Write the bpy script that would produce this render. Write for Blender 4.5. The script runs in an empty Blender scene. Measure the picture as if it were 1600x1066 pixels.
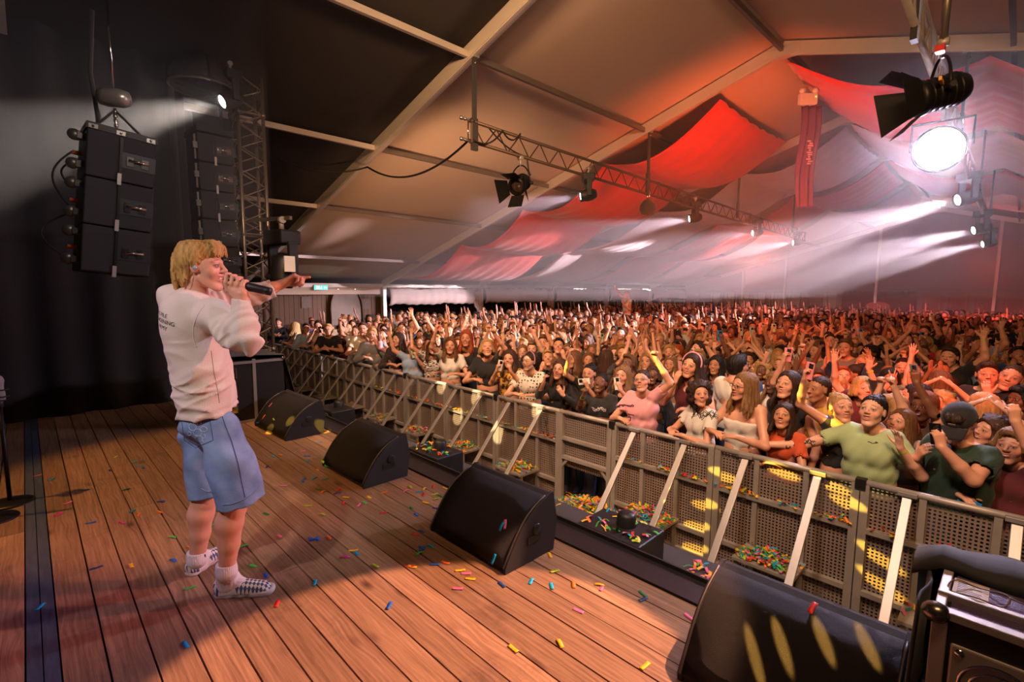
import bpy, bmesh, math, random
import numpy as np
from mathutils import Vector, Matrix
PI = math.pi
rnd = random.Random(7)
sc = bpy.context.scene
COL = sc.collection

# ------------------------------------------------------------------ camera
F = 775.0
PITCH, YAW, ROLL = math.radians(-6.1), math.radians(45.6), math.radians(0.35)
CAM = Vector((0, 0, 2.7))
FW = Vector((-math.sin(YAW)*math.cos(PITCH), math.cos(YAW)*math.cos(PITCH), math.sin(PITCH)))
_rt = Vector((math.cos(YAW), math.sin(YAW), 0))
_up = _rt.cross(FW)
RT = _rt*math.cos(ROLL) + _up*math.sin(ROLL)
UP = -_rt*math.sin(ROLL) + _up*math.cos(ROLL)
cd = bpy.data.cameras.new('camera'); cam = bpy.data.objects.new('camera', cd); COL.objects.link(cam)
cd.sensor_width = 36; cd.lens = F/1600*36; cd.clip_start = 0.05; cd.clip_end = 200
m3 = Matrix((RT, UP, -FW)).transposed()
cam.matrix_world = Matrix.Translation(CAM) @ m3.to_4x4()
sc.camera = cam
sc.view_settings.view_transform = 'Standard'; sc.view_settings.look = 'None'
sc.view_settings.gamma = 1; sc.view_settings.exposure = -0.15; sc.view_settings.use_curve_mapping = False
sc.cycles.use_denoising = True
sc.cycles.max_bounces = 5; sc.cycles.diffuse_bounces = 3; sc.cycles.glossy_bounces = 2
sc.cycles.transmission_bounces = 4; sc.cycles.volume_bounces = 0; sc.cycles.transparent_max_bounces = 8
sc.cycles.caustics_reflective = False; sc.cycles.caustics_refractive = False
sc.cycles.sample_clamp_indirect = 4.0; sc.cycles.sample_clamp_direct = 0
sc.cycles.volume_step_rate = 4; sc.cycles.volume_max_steps = 64

# ------------------------------------------------------------------ measuring helpers: pixel of the 1600x1066 photo -> point in the place
def ray(x, y):
    return (FW*F + RT*(x-800) + UP*(533-y)).normalized()
def onz(x, y, z):
    d = ray(x, y); return CAM + d*((z-CAM.z)/d.z)
def onY(x, y, Y):
    d = ray(x, y); return CAM + d*(Y/d.y)
def onX(x, y, X):
    d = ray(x, y); return CAM + d*(X/d.x)
def at(x, y, depth):
    return CAM + (FW*F + RT*(x-800) + UP*(533-y))*(depth/F)
def proj(p):
    d = Vector(p)-CAM; z = d.dot(FW); return (800+F*d.dot(RT)/z, 533-F*d.dot(UP)/z, z)

# ------------------------------------------------------------------ world and light
w = bpy.data.worlds.new('world'); sc.world = w; w.use_nodes = True
w.node_tree.nodes['Background'].inputs[0].default_value = (0.85, 0.56, 0.42, 1)
w.node_tree.nodes['Background'].inputs[1].default_value = 0.034

def lamp(kind, name, loc, to, power, color, size=0.1, angle=40, blend=0.4, sx=None, sy=None, spread=None):
    l = bpy.data.lights.new(name, kind); o = bpy.data.objects.new(name, l); COL.objects.link(o)
    o.location = loc; l.energy = power; l.color = color
    if to is not None:
        o.rotation_euler = (Vector(to)-Vector(loc)).to_track_quat('-Z', 'Y').to_euler()
    if kind == 'SPOT':
        l.spot_size = math.radians(angle); l.spot_blend = blend; l.shadow_soft_size = size
    elif kind == 'POINT': l.shadow_soft_size = size
    elif kind == 'AREA':
        l.shape = 'RECTANGLE'; l.size = sx or size; l.size_y = sy or size
        if spread: l.spread = math.radians(spread)
    return o
# warm front wash from the lighting bridge over the stage front, onto the crowd and the roof
lamp('AREA', 'front_wash', (-3.2, 1.5, 5.9), (-7.5, 10, 1.6), 190, (1.0, .55, .26), sx=2.0, sy=.4, spread=110)
lamp('AREA', 'front_wash', (0.6, 1.2, 5.4), (-3.0, 7.5, 1.2), 95, (1.0, .55, .26), sx=1.5, sy=.4, spread=110)
lamp('SPOT', 'roof_wash', (-5.6, 4.2, 2.9), (-11.5, 9.0, 4.9), 1050, (1.0, .54, .28), .25, 84, 1.0)
lamp('SPOT', 'roof_wash', (-2.5, 3.6, 3.0), (-5.5, 9.5, 6.6), 60, (1.0, .50, .34), .25, 90, 1.0)
# red wash on the right of the crowd, and on the cloth and far wall
lamp('SPOT', 'red_wash', (1.6, 1.5, 5.6), (-.95, 7.2, 1.7), 3600, (1.0, .06, .015), .12, 17, .5)
lamp('SPOT', 'red_roof_wash', (-3.0, 8.5, 3.2), (-5.5, 14, 5.6), 1600, (1.0, .15, .04), .4, 120, .9)
lamp('SPOT', 'red_back_wash', (-1.0, 24, 3.6), (-.5, 35, 3.0), 1100, (1.0, .16, .12), .4, 130, .9)
lamp('SPOT', 'pink_back_wash', (-8.0, 22, 3.8), (-12.0, 35, 2.6), 1500, (1.0, .42, .42), .4, 130, .9)
# stage: warm beam cut sharp across the boards, red-orange key on the singer from the audience side, lilac light behind him
lamp('SPOT', 'boards_beam', (0.4, 3.9, 5.6), (-1.45, 1.15, 1.1), 3600, (1.0, .46, .27), .03, 19, .12)
lamp('SPOT', 'singer_key', (1.6, 6.6, 5.0), (-2.75, .75, 2.1), 1600, (1.0, .30, .20), .10, 14, .5)
lamp('SPOT', 'stage_back_light', (-1.0, -1.9, 5.0), (-2.95, .62, 2.15), 400, (1.0, .86, .84), .10, 24, .8)
lamp('SPOT', 'stage_lilac', (-3.4, -1.9, 5.8), (-2.5, -.1, 1.1), 200, (.90, .36, .80), .15, 52, .9)
lamp('SPOT', 'stage_amber', (-5.4, -1.7, 5.6), (-4.9, .95, 1.1), 620, (1.0, .46, .10), .1, 40, .5)
lamp('SPOT', 'array_fill', (-3.6, 1.6, 5.4), (-7.2, .9, 3.8), 150, (1.0, .80, .68), .2, 60, .8)  # added dim fill that lifts the speaker arrays, no fixture stands here
lamp('SPOT', 'pit_fill', (-1.4, 1.6, 5.8), (-1.3, 5.0, .5), 720, (1.0, .70, .56), .2, 62, .6)  # added fill pair brightening the barrier's stage side, no fixture behind them
lamp('SPOT', 'pit_fill', (-5.6, 1.6, 5.8), (-5.8, 5.0, .5), 700, (1.0, .64, .47), .2, 72, .6)
# yellow pattern light: one lamp head, a fan of narrow rays
def pattern(src, pts, ang, pw, col=(1.0, .62, .07), squash=(1, 1, 1)):
    for p in pts: lamp('SPOT', 'pattern_beam', src, p, pw, col, .008, ang, .5).scale = squash
pattern((-1.9, .6, 5.5), [(-2.02, 4.65, .59), (-2.09, 4.65, .346), (-2.1, 4.65, .11), (-1.85, 4.65, .94), (-.85, 4.65, .99), (-.97, 4.65, 1.11), (-.61, 4.65, .62), (-.59, 4.65, .41), (-1.35, 4.65, 1.12)], 3.0, 11000, squash=(1, .22, 1))
pattern((-1.5, -1.6, 5.6), [(-5.94, 4.65, .73), (-5.5, 4.65, 1.1), (-6.35, 4.65, 1.15), (-4.27, 4.65, 1.13), (-5.0, 4.65, .63)], 1.6, 16000, (1.0, .75, .36))
pattern((-1.6, -1.7, 5.6), [(-5.68, 1.85, 1.1), (-5.47, 2.07, 1.1), (-5.3, 2.3, 1.1)], 1.1, 18000)
def on_grille(x, y):   # sloping front of the nearest floor monitor
    d = ray(x, y); n = Vector((0, -.92, 1)); return CAM + d*((Vector((0, 1.81, 1.205))-CAM).dot(n)/d.dot(n))
pattern((-2.2, 1.2, 5.7), [on_grille(1178, 1022), on_grille(1222, 1008), on_grille(1285, 996), on_grille(1350, 998)], 2.2, 17000, (1.0, .52, .09), (1, .24, 1))
pattern((-5.5, 1.0, 5.6), [(-1.15, 5.05, 1.62), (-2.5, 5.2, 1.6), (-3.9, 5.0, 1.55), (-4.9, 5.0, 1.62)], 1.5, 14000)


# ------------------------------------------------------------------ materials
def mat(name, col, rough=0.6, metal=0.0, var=0.12, scale=8.0, bump=0.0, bscale=None, stretch=None, emit=None, es=1.0, spec=0.5, coat=0.0, trans=0.0, sheen=0.0, col2=None, obj_rand=0.0):
    m = bpy.data.materials.new(name); m.use_nodes = True
    nt = m.node_tree; N = nt.nodes; L = nt.links
    b = N['Principled BSDF']
    b.inputs['Roughness'].default_value = rough; b.inputs['Metallic'].default_value = metal
    b.inputs['Specular IOR Level'].default_value = spec; b.inputs['Coat Weight'].default_value = coat
    b.inputs['Transmission Weight'].default_value = trans; b.inputs['Sheen Weight'].default_value = sheen
    tc = N.new('ShaderNodeTexCoord'); mp = N.new('ShaderNodeMapping'); L.new(tc.outputs['Object'], mp.inputs[0])
    if stretch: mp.inputs['Scale'].default_value = stretch
    nz = N.new('ShaderNodeTexNoise'); nz.inputs['Scale'].default_value = scale; nz.inputs['Detail'].default_value = 4
    L.new(mp.outputs[0], nz.inputs['Vector'])
    rp = N.new('ShaderNodeMix'); rp.data_type = 'RGBA'
    c = Vector(col[:3]); d = Vector(col2[:3]) if col2 else c*(1+var)
    c0 = c*(1-var) if not col2 else c
    rp.inputs[6].default_value = (*c0, 1); rp.inputs[7].default_value = (*d, 1)
    L.new(nz.outputs[0], rp.inputs[0])
    L.new(rp.outputs[2], b.inputs['Base Color'])
    if bump:
        nb = N.new('ShaderNodeTexNoise'); nb.inputs['Scale'].default_value = bscale or scale*4; nb.inputs['Detail'].default_value = 3
        L.new(mp.outputs[0], nb.inputs['Vector'])
        bp = N.new('ShaderNodeBump'); bp.inputs['Strength'].default_value = bump; bp.inputs['Distance'].default_value = 0.01
        L.new(nb.outputs[0], bp.inputs['Height']); L.new(bp.outputs[0], b.inputs['Normal'])
    if emit:
        b.inputs['Emission Color'].default_value = (*emit, 1); b.inputs['Emission Strength'].default_value = es
    return m
def S(r, g, b):   # 0-255 sRGB -> linear
    f = lambda v: (v/255/12.92) if v <= 10 else ((v/255+0.055)/1.055)**2.4
    return (f(r), f(g), f(b))
M = {}
M['black_metal'] = mat('black_metal', S(34, 32, 32), 0.45, 0.6, bump=.05)
M['black_plastic'] = mat('black_plastic', S(26, 25, 26), 0.5)
M['black_cloth'] = mat('black_cloth', S(50, 45, 43), 0.9, bump=.3, bscale=60, sheen=.2)
M['liner'] = mat('roof_liner', S(56, 51, 47), 0.85, scale=1.2, bump=.3, bscale=3, stretch=(1, .2, 1))
M['alu'] = mat('aluminium', S(178, 172, 168), 0.45, 0.6, scale=5, var=.15, bump=.04)
M['alu_dull'] = mat('dull_aluminium', S(176, 168, 160), 0.5, 0.4, scale=7, var=.2, bump=.06)
M['chrome'] = mat('chrome', S(215, 210, 205), 0.16, 1.0)
M['steel_tube'] = mat('steel_tube', S(150, 140, 130), 0.35, 0.8)
M['speaker_paint'] = mat('speaker_paint', S(40, 37, 37), 0.62, var=.2, scale=300, bump=.5, bscale=450, spec=.4)
M['grille'] = mat('speaker_grille', S(34, 31, 33), 0.55, 0.2, var=.55, scale=520, bump=.8, bscale=600)
M['membrane'] = mat('roof_membrane', S(204, 178, 156), 0.75, scale=.7, var=.06, bump=.2, bscale=1.5)
M['beam'] = mat('tent_beam', S(214, 202, 188), 0.42, 0.35, scale=3, var=.1, bump=.05)
M['purlin'] = mat('tent_purlin', S(120, 108, 98), 0.5, 0.4, scale=4)
M['white_plastic'] = mat('white_plastic', S(220, 214, 205), 0.4)
M['red_fabric'] = mat('red_drape_fabric', S(226, 40, 8), 0.8, scale=3, var=.15, bump=.35, bscale=14, stretch=(1, .25, 1), sheen=.3)
M['white_fabric'] = mat('white_drape_fabric', S(225, 205, 200), 0.8, scale=3, var=.1, bump=.35, bscale=14, stretch=(1, .25, 1), sheen=.3)
M['banner'] = mat('banner_cloth', S(104, 24, 30), 0.8, scale=5, var=.15, bump=.2)
M['orange_cable'] = mat('orange_plug', S(235, 110, 20), 0.5)
M['cable'] = mat('cable_rubber', S(24, 22, 22), 0.6)
def emis(name, col, s):
    m = mat(name, (0.02, 0.02, 0.02), 0.3, emit=col, es=s); return m
M['lens_white'] = emis('lit_lens', (1.0, .93, .9), 30)
M['lens_flood'] = emis('lit_flood_lens', (1.0, .88, .86), 220)
M['lens_dark'] = mat('dark_lens', S(60, 45, 38), 0.08, 0.2, coat=.6)

# ------------------------------------------------------------------ mesh helpers
class MB:
    """collects shapes, links them as ONE mesh object"""
    def __init__(s): s.v = []; s.f = []; s.sm = []; s.mi = []; s.cur = 0
    def add(s, vs, fs, smooth=False):
        o = len(s.v); s.v += [tuple(v) for v in vs]
        for f in fs: s.f.append([i+o for i in f]); s.sm.append(smooth); s.mi.append(s.cur)
        return s
    def box(s, lo, hi, mtx=None):
        x0, y0, z0 = lo; x1, y1, z1 = hi
        vs = [Vector(p) for p in ((x0,y0,z0),(x1,y0,z0),(x1,y1,z0),(x0,y1,z0),(x0,y0,z1),(x1,y0,z1),(x1,y1,z1),(x0,y1,z1))]
        if mtx is not None: vs = [mtx @ v for v in vs]
        return s.add(vs, [(0,3,2,1),(4,5,6,7),(0,1,5,4),(1,2,6,5),(2,3,7,6),(3,0,4,7)])
    def cbox(s, c, size, mtx=None):
        c = Vector(c); h = Vector(size)/2
        return s.box(c-h, c+h, mtx)
    def beam(s, a, b, w, h=None, up=(0, 0, 1)):
        a = Vector(a); b = Vector(b); h = h or w; d = (b-a); L = d.length; d.normalize()
        u = Vector(up); sd = d.cross(u)
        if sd.length < 1e-4: sd = d.cross(Vector((1, 0, 0)))
        sd.normalize(); u = sd.cross(d)
        m = Matrix((sd, d, u)).transposed().to_4x4(); m.translation = a
        return s.box((-w/2, 0, -h/2), (w/2, L, h/2), m)
    def tube(s, pts, r, n=10, r2=None, caps=True, smooth=True):
        pts = [Vector(p) for p in pts]; k = len(pts); rs = r if isinstance(r, (list, tuple)) else [r + ((r2 if r2 is not None else r)-r)*i/max(1, k-1) for i in range(k)]
        vs = []; up = None
        for i, p in enumerate(pts):
            d = (pts[min(i+1, k-1)] - pts[max(i-1, 0)])
            if d.length < 1e-7: d = Vector((0, 0, 1))
            d.normalize()
            if up is None:
                up = Vector((0, 0, 1)) if abs(d.z) < .9 else Vector((1, 0, 0))
            a = d.cross(up); a.normalize(); up = a.cross(d)
            for j in range(n):
                t = 2*PI*j/n; vs.append(p + (a*math.cos(t) + up*math.sin(t))*rs[i])
        fs = [(i*n+j, i*n+(j+1) % n, (i+1)*n+(j+1) % n, (i+1)*n+j) for i in range(k-1) for j in range(n)]
        o = len(vs)
        s.add(vs, fs, smooth)
        if caps:
            b0 = len(s.v)-o
            s.f.append([b0+j for j in range(n)][::-1]); s.sm.append(False); s.mi.append(s.cur)
            s.f.append([b0+(k-1)*n+j for j in range(n)]); s.sm.append(False); s.mi.append(s.cur)
        return s
    def lathe(s, prof, c=(0, 0, 0), n=20, mtx=None, axis=None):
        """prof: (radius, height) pairs; axis: direction of the height axis"""
        m = Matrix.Identity(4)
        if axis is not None: m = Vector(axis).to_track_quat('Z', 'Y').to_matrix().to_4x4()
        m.translation = Vector(c)
        if mtx is not None: m = mtx @ m
        vs = []
        for r, h in prof:
            for j in range(n):
                t = 2*PI*j/n; vs.append(m @ Vector((max(r, 1e-4)*math.cos(t), max(r, 1e-4)*math.sin(t), h)))
        k = len(prof)
        fs = [(i*n+j, i*n+(j+1) % n, (i+1)*n+(j+1) % n, (i+1)*n+j) for i in range(k-1) for j in range(n)]
        return s.add(vs, fs, True)
    def ball(s, c, r, n=14, sc=(1, 1, 1)):
        vs = []; k = n//2+1
        for i in range(k):
            a = PI*i/(k-1)
            for j in range(n):
                t = 2*PI*j/n; vs.append(Vector(c)+Vector((r*sc[0]*max(1e-4, math.sin(a))*math.cos(t), r*sc[1]*max(1e-4, math.sin(a))*math.sin(t), r*sc[2]*math.cos(a))))
        return s.add(vs, [(i*n+j, (i+1)*n+j, (i+1)*n+(j+1) % n, i*n+(j+1) % n) for i in range(k-1) for j in range(n)], True)
    def prism(s, poly, axis, lo, hi, mtx=None):
        """poly in the two other axes, extruded along axis"""
        def P(a, b, c):
            v = Vector({'x': (c, a, b), 'y': (a, c, b), 'z': (a, b, c)}[axis]); return mtx @ v if mtx is not None else v
        n = len(poly); vs = [P(a, b, lo) for a, b in poly] + [P(a, b, hi) for a, b in poly]
        fs = [tuple(range(n)), tuple(range(2*n-1, n-1, -1))] + [(i, n+i, n+(i+1) % n, (i+1) % n) for i in range(n)]
        return s.add(vs, fs)
    def sheet(s, grid, smooth=True, thick=0.0):
        """grid[i][j] of points"""
        a = len(grid); b = len(grid[0]); vs = [p for r in grid for p in r]
        s.add(vs, [(i*b+j, i*b+j+1, (i+1)*b+j+1, (i+1)*b+j) for i in range(a-1) for j in range(b-1)], smooth); return s
    def build(s, name, material, parent=None, origin=None, bevel=0, solid=0, **kw):
        me = bpy.data.meshes.new(name)
        org = Vector(origin) if origin is not None else Vector((0, 0, 0))
        me.from_pydata([Vector(v)-org for v in s.v], [], s.f)
        me.polygons.foreach_set('use_smooth', s.sm)
        ms = material if isinstance(material, (list, tuple)) else [material]
        for m in ms: me.materials.append(m)
        if len(ms) > 1: me.polygons.foreach_set('material_index', s.mi)
        bm = bmesh.new(); bm.from_mesh(me); bmesh.ops.recalc_face_normals(bm, faces=bm.faces); bm.to_mesh(me); bm.free()
        o = bpy.data.objects.new(name, me); COL.objects.link(o); o.location = org
        if parent is not None:
            o.parent = parent; o.location = org
        if bevel:
            b = o.modifiers.new('bevel', 'BEVEL'); b.width = bevel; b.segments = 2; b.limit_method = 'ANGLE'; b.angle_limit = math.radians(40)
        if solid:
            b = o.modifiers.new('solid', 'SOLIDIFY'); b.thickness = solid; b.offset = 0
        if kw: tag(o, **kw)
        return o
def tag(o, label=None, cat=None, group=None, kind=None):
    if label: o['label'] = label
    if cat: o['category'] = cat
    if group: o['group'] = group
    if kind: o['kind'] = kind
    return o
def thing(name, label, cat, loc=(0, 0, 0), rz=0, group=None, rot=None):
    o = bpy.data.objects.new(name, None); COL.objects.link(o); o.location = loc
    o.rotation_euler = rot or (0, 0, rz); o.empty_display_size = .1
    return tag(o, label, cat, group)
def dup(root, loc=None, rot=None, label=None, group=None, parent=None):
    r = root.copy(); COL.objects.link(r)
    if loc is not None: r.location = loc
    if rot is not None: r.rotation_euler = rot
    if label: r['label'] = label
    if group: r['group'] = group
    for ch in list(root.children):
        c = ch.copy(); COL.objects.link(c); c.parent = r
        for g in ch.children:
            d = g.copy(); COL.objects.link(d); d.parent = c
    return r
def obj(name, mb, m, parent=None, **k): return mb.build(name, m, parent, **k)

# ------------------------------------------------------------------ the tent
XL, XR, YE, BAY = -17.5, 10.8, 35.15, 5.02
XRIDGE, ZE, ZR = -3.35, 2.85, 7.02
SL = (ZR-ZE)/(XRIDGE-XL)
def zroof(x): return ZE + (x-XL)*SL if x < XRIDGE else ZR - (x-XRIDGE)*SL
# ground
MB().box((-26, -8, -.1), (14, 42, 0)).build('floor', mat('event_floor', S(58, 50, 44), .8, scale=1.5, var=.25, bump=.2), kind='structure')
# roof skins, one per slope; the stage bay wears a dark liner
def roof(name, x0, x1, y0, y1, m, off=.14):
    nx, ny = 24, 24
    g = [[Vector((x0+(x1-x0)*i/nx, y0+(y1-y0)*j/ny, zroof(x0+(x1-x0)*i/nx)+off + .05*math.sin(3.1*i/nx*6)*math.sin(PI*((y0+(y1-y0)*j/ny) % BAY)/BAY))) for j in range(ny+1)] for i in range(nx+1)]
    return MB().sheet(g).build(name, m, solid=.01, kind='structure')
roof('ceiling', XL, XRIDGE, BAY+.05, YE, M['membrane'])
roof('ceiling', XRIDGE, XR, BAY+.05, YE, M['membrane'])
roof('ceiling', XL, XRIDGE, -7, BAY-.05, M['liner'], .1)
roof('ceiling', XRIDGE, XR, -7, BAY-.05, M['liner'], .1)
# rafters (each a pair of profiles) and legs
tr = 0
def trim(mb, m, **k):
    global tr; tr += 1
    return mb.build('trim_%d' % tr, m, kind='structure', **k)
for k in range(-1, 8):
    y = k*BAY+.03 if k > 0 else k*BAY
    b = MB()
    for (xa, xb) in ((XL, XRIDGE), (XRIDGE, XR)):
        b.beam((xa, y, zroof(xa)), (xb, y, zroof(xb)), .13, .2)
        b.beam((xa, y-.03, zroof(xa)-.11), (xb, y-.03, zroof(xb)-.11), .05, .03)
    for xa in (XL, XR): b.box((xa-.1, y-.07, 0), (xa+.1, y+.07, zroof(xa)))
    b.box((XRIDGE-.3, y-.08, ZR-.16), (XRIDGE+.3, y+.08, ZR-.02))
    if k >= 1 or k == 0: trim(b, M['beam'])
for k in range(-1, 7):   # purlins between the rafters
    y0, y1 = k*BAY+.1, (k+1)*BAY-.04
    for x in (-14.9, -11.6, -8.9, -6.1, -3.35, -.35, 2.5, 5.5, 8.5):
        trim(MB().beam((x, y0, zroof(x)-.03), (x, y1, zroof(x)-.03), .06, .09), M['beam'] if k < 1 else M['purlin'])
    for x in (XL, XR): trim(MB().box((x-.06, y0, ZE-.16), (x+.06, y1, ZE-.02)), M['beam'])
# side wall on the left: dark opening, wooden boards, rolled-up valances
WOOD = mat('wall_boards', S(88, 58, 34), .7, scale=4, var=.4, stretch=(1, 1, .08), bump=.3, bscale=9)
b = MB()
y = 5.2
while y < 10: b.box((XL-.25, y, 0), (XL-.2+.02*rnd.random(), y+.155, 2.7)); y += .165
b.build('wall_left', WOOD, kind='structure')
DARKW = mat('dark_wall', S(46, 40, 44), .9, scale=1, var=.3)
MB().box((XL-3.2, -8, 0), (XL-3.1, YE+2, 3.4)).build('wall_left', DARKW, kind='structure')
MB().box((XL-.3, -8, 0), (XL-.22, 5.1, 2.8)).build('wall_left', M['liner'], kind='structure')
ROLL = mat('rolled_valance', S(200, 180, 172), .8, scale=3, var=.12, bump=.5, bscale=9, stretch=(1, .5, 3))
for i, k in enumerate((2, 3, 4, 5, 6)):
    y0, y1 = k*BAY+.2, (k+1)*BAY-.5
    g = []
    for a in range(9):
        t = -PI/2+PI*a/8; row = []
        for q in range(41):
            yy = y0+(y1-y0)*q/40; r = .29+.018*math.sin(q*1.7)+.014*math.sin(q*.6+k)
            row.append(Vector((XL+.05+r*math.cos(t)*.6, yy, ZE-.52+r*1.15*math.sin(t)+.02*math.sin(q*.3))))
        g.append(row)
    t = thing('rolled_valance', 'rolled-up white tent side wall hanging under the eave, %s bay from the stage' % ('second', 'third', 'fourth', 'fifth', 'last')[i], 'valance', (XL, y0, ZE-.2), group='rolled-up side walls')
    gm = [[p-Vector((XL, y0, ZE-.2)) for p in r] for r in g]
    MB().sheet(gm).build('roll', ROLL, t, solid=.02)
    g2 = [[Vector((.06+.05*math.sin(a*1.9), y1-y0+.02+.5*(a/12), -.1-1.25*(c/6)*(1-.55*(1-a/12)))) for c in range(7)] for a in range(13)]
    MB().sheet(g2).build('gathered_curtain', ROLL, t, solid=.015)
MB().box((XL-.05, BAY+.2, ZE-.42), (XL, 2*BAY-.1, ZE-.16)).build('trim_200', M['membrane'], kind='structure')
# far end wall: hard panels with windows, gable above
PANEL = mat('end_wall_panel', S(150, 112, 100), .55, scale=2, var=.15, bump=.1)
x = XL; i = 0
b = MB()
while x < XR-.1:
    b.box((x+.02, YE+.2, 0), (min(x+1.0, XR)-.02, YE+.26, 2.72)); x += 1.02
b.build('wall_far', PANEL, kind='structure')
b = MB(); x = XL
while x < XR: b.box((x-.03, YE+.14, 0), (x+.03, YE+.24, 2.75)); x += 1.02
b.box((XL, YE+.08, 2.68), (XR, YE+.26, 2.8))
trim(b, M['purlin'])
b = MB(); b.add([(XL, YE+.3, 2.7), (XR, YE+.3, 2.7), (XR, YE+.3, zroof(XR)+.1), (XRIDGE, YE+.3, ZR+.1), (XL, YE+.3, zroof(XL)+.1)], [(0, 1, 2, 3, 4)])
b.build('wall_gable', mat('gable_cloth', S(150, 95, 95), .8, scale=1, var=.15), solid=.02, kind='structure')
for x in (-13.4, -8.35-2.4, -5.9, -.95, 4): trim(MB().beam((x, YE+.1, 0), (x, YE+.1, zroof(x)), .12, .16, up=(0, 1, 0)), M['beam'])
# windows, doors and boards on the end wall
gl = mat('window_glass', S(180, 165, 140), .15, coat=.5)
wn = 0
for x in (-15.3, -14.3, -13.3, -12.3, -11.2, -10.2, -8.2, -6.2):
    wn += 1
    f = MB()
    for (a0, a1, c0, c1) in ((-.4, .4, 2.5, 2.55), (-.4, .4, 1.5, 1.55), (-.4, -.35, 1.5, 2.55), (.35, .4, 1.5, 2.55)): f.box((x+a0, YE+.13, c0), (x+a1, YE+.2, c1))
    o = f.build('window_%d' % wn, M['purlin'], kind='structure')
    MB().box((x-.35, YE+.17, 1.55), (x+.35, YE+.19, 2.5)).build('pane', gl, o)
for i, x in enumerate((-3.35, -2.3, -1.25, -.2, .8)):
    f = MB().box((x-.42, YE+.12, .05), (x+.42, YE+.2, 2.6))
    o = f.build('door_%d' % (i+1), mat('door_panel', S(150, 80, 62), .5, var=.2), kind='structure')
    q = MB()
    for zc, hh in ((1.95, .42), (.9, .5)):
        for (dx, dz, ww, h2) in ((0, hh, .62, .04), (0, -hh, .62, .04), (-.3, 0, .04, 2*hh), (.3, 0, .04, 2*hh)):
            q.cbox((x+dx, YE+.11, zc+dz), (ww, .03, h2))
    q.build('moulding', mat('door_moulding', S(170, 100, 75), .5), o)
    MB().tube([(x+.34, YE+.1, 1.1), (x+.34, YE+.05, 1.1), (x+.24, YE+.05, 1.1)], .012).build('door_handle', M['chrome'], o)
# large banner board on the far wall
b = MB().box((-7.55, YE+.05, 1.45), (-4.0, YE+.1, 2.55))
o = b.build('banner_board', mat('board_face', S(120, 52, 40), .7, var=.25), label='wide dark red banner board with scalloped top on the far wall', cat='banner')
q = MB()
for i in range(14): q.ball((-7.4+i*.25, YE+.04, 2.56), .09, 10, (1, .2, 1))
q.build('scalloped_trim', M['banner'], o)
MB().ball((-5.75, YE+.04, 1.75), .6, 20, (1, .05, .5)).build('emblem', mat('board_emblem', S(200, 105, 80), .6), o)
# bar signs and lamps along the left side at the back
for i, (x, y, wd) in enumerate(((560, 0, 0),)): pass
bar = thing('bar_hatch', 'brightly lit bar hatch with white light strips at the back left', 'bar', (XL-.6, 26.5, 0))
MB().box((-.2, 0, 0), (.5, 7.6, 1.15)).build('counter', mat('bar_counter', S(70, 55, 60), .6), bar)
MB().box((-.05, .3, 2.35), (.0, 3.0, 2.72)).build('menu_board', mat('menu_board', S(220, 205, 180), .5, emit=(1, .85, .7), es=.7), bar)
for (a, c, z) in ((.1, 1.3, 2.72), (1.5, 2.3, 2.74), (3.5, 4.6, 2.66), (5.2, 7.2, 2.62)):
    MB().box((.1, a, z-.04), (.16, c, z+.03)).build('light_strip', emis('bar_light', (.85, .95, 1), 9), bar)
lp = lamp('AREA', 'bar_light_lamp', (XL-.3, 30, 2.5), (XL+4, 30, 1.0), 40, (.8, .9, 1), sx=4, sy=.2)
o = MB().box((XL-.05, 22.0, 2.6), (XL+.05, 23.1, 2.69)).build('strip_light', emis('strip_glow', (.95, .95, 1), 7), label='small white strip light hanging over the crowd beside the rolled wall', cat='lamp')
# exit sign (running-man pictogram and arrow)
ex = thing('exit_sign', 'small lit green emergency exit sign on the left side wall', 'sign', onX(501, 449.5, XL+.09))
MB().cbox((0, 0, 0), (.05, .5, .17)).build('case', M['white_plastic'], ex)
MB().box((.026, -.24, -.075), (.03, .24, .075)).build('lit_panel', emis('exit_green', (.05, .75, .55), 2.2), ex)
q = MB()
q.box((.031, -.16, -.055), (.034, -.05, .055)); q.ball((.033, .02, .035), .014, 8, (.1, 1, 1)); q.beam((.033, .03, .02), (.033, .0, -.01), .004, .018, up=(0, 0, 1)); q.beam((.033, .0, -.01), (.033, .03, -.05), .004, .012); q.beam((.033, .0, -.01), (.033, -.04, -.045), .004, .012)
q.add([(.033, .1, 0), (.033, .15, .045), (.033, .15, .015), (.033, .21, .015), (.033, .21, -.015), (.033, .15, -.015), (.033, .15, -.045)], [(0, 1, 2, 3, 4, 5, 6)])
q.build('pictogram', emis('exit_white', (.8, 1, .95), 3), ex)
# arched mirror on the board wall, small notices
am = thing('arched_frame', 'pointed arch frame with dark panel mounted on the wooden side wall', 'decoration', (XL-.1, 8.55, 1.0))
ar = [(-.62+1.24*0, 0)]
arc = [(math.cos(t)*.62, .9+math.sin(t)*.85) for t in np.linspace(0, PI, 21)]
pts = [Vector((.04, .62, 0))] + [Vector((.04, a, c)) for a, c in arc] + [Vector((.04, -.62, 0))]
MB().tube(pts, .035, 8).build('frame', mat('arch_metal', S(70, 50, 36), .4, .7), am)
MB().prism([(.6, 0)]+[(a*.97, c) for a, c in arc]+[(-.6, 0)], 'x', .0, .03).build('panel', mat('arch_panel', S(96, 72, 50), .5, var=.4, scale=5), am)
q = MB()
for t in (PI*.32, PI*.68): q.ball((.07, math.cos(t)*.62, .9+math.sin(t)*.85), .035)
q.build('bulb', emis('warm_bulb', (1, .6, .15), 6), am)
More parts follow.
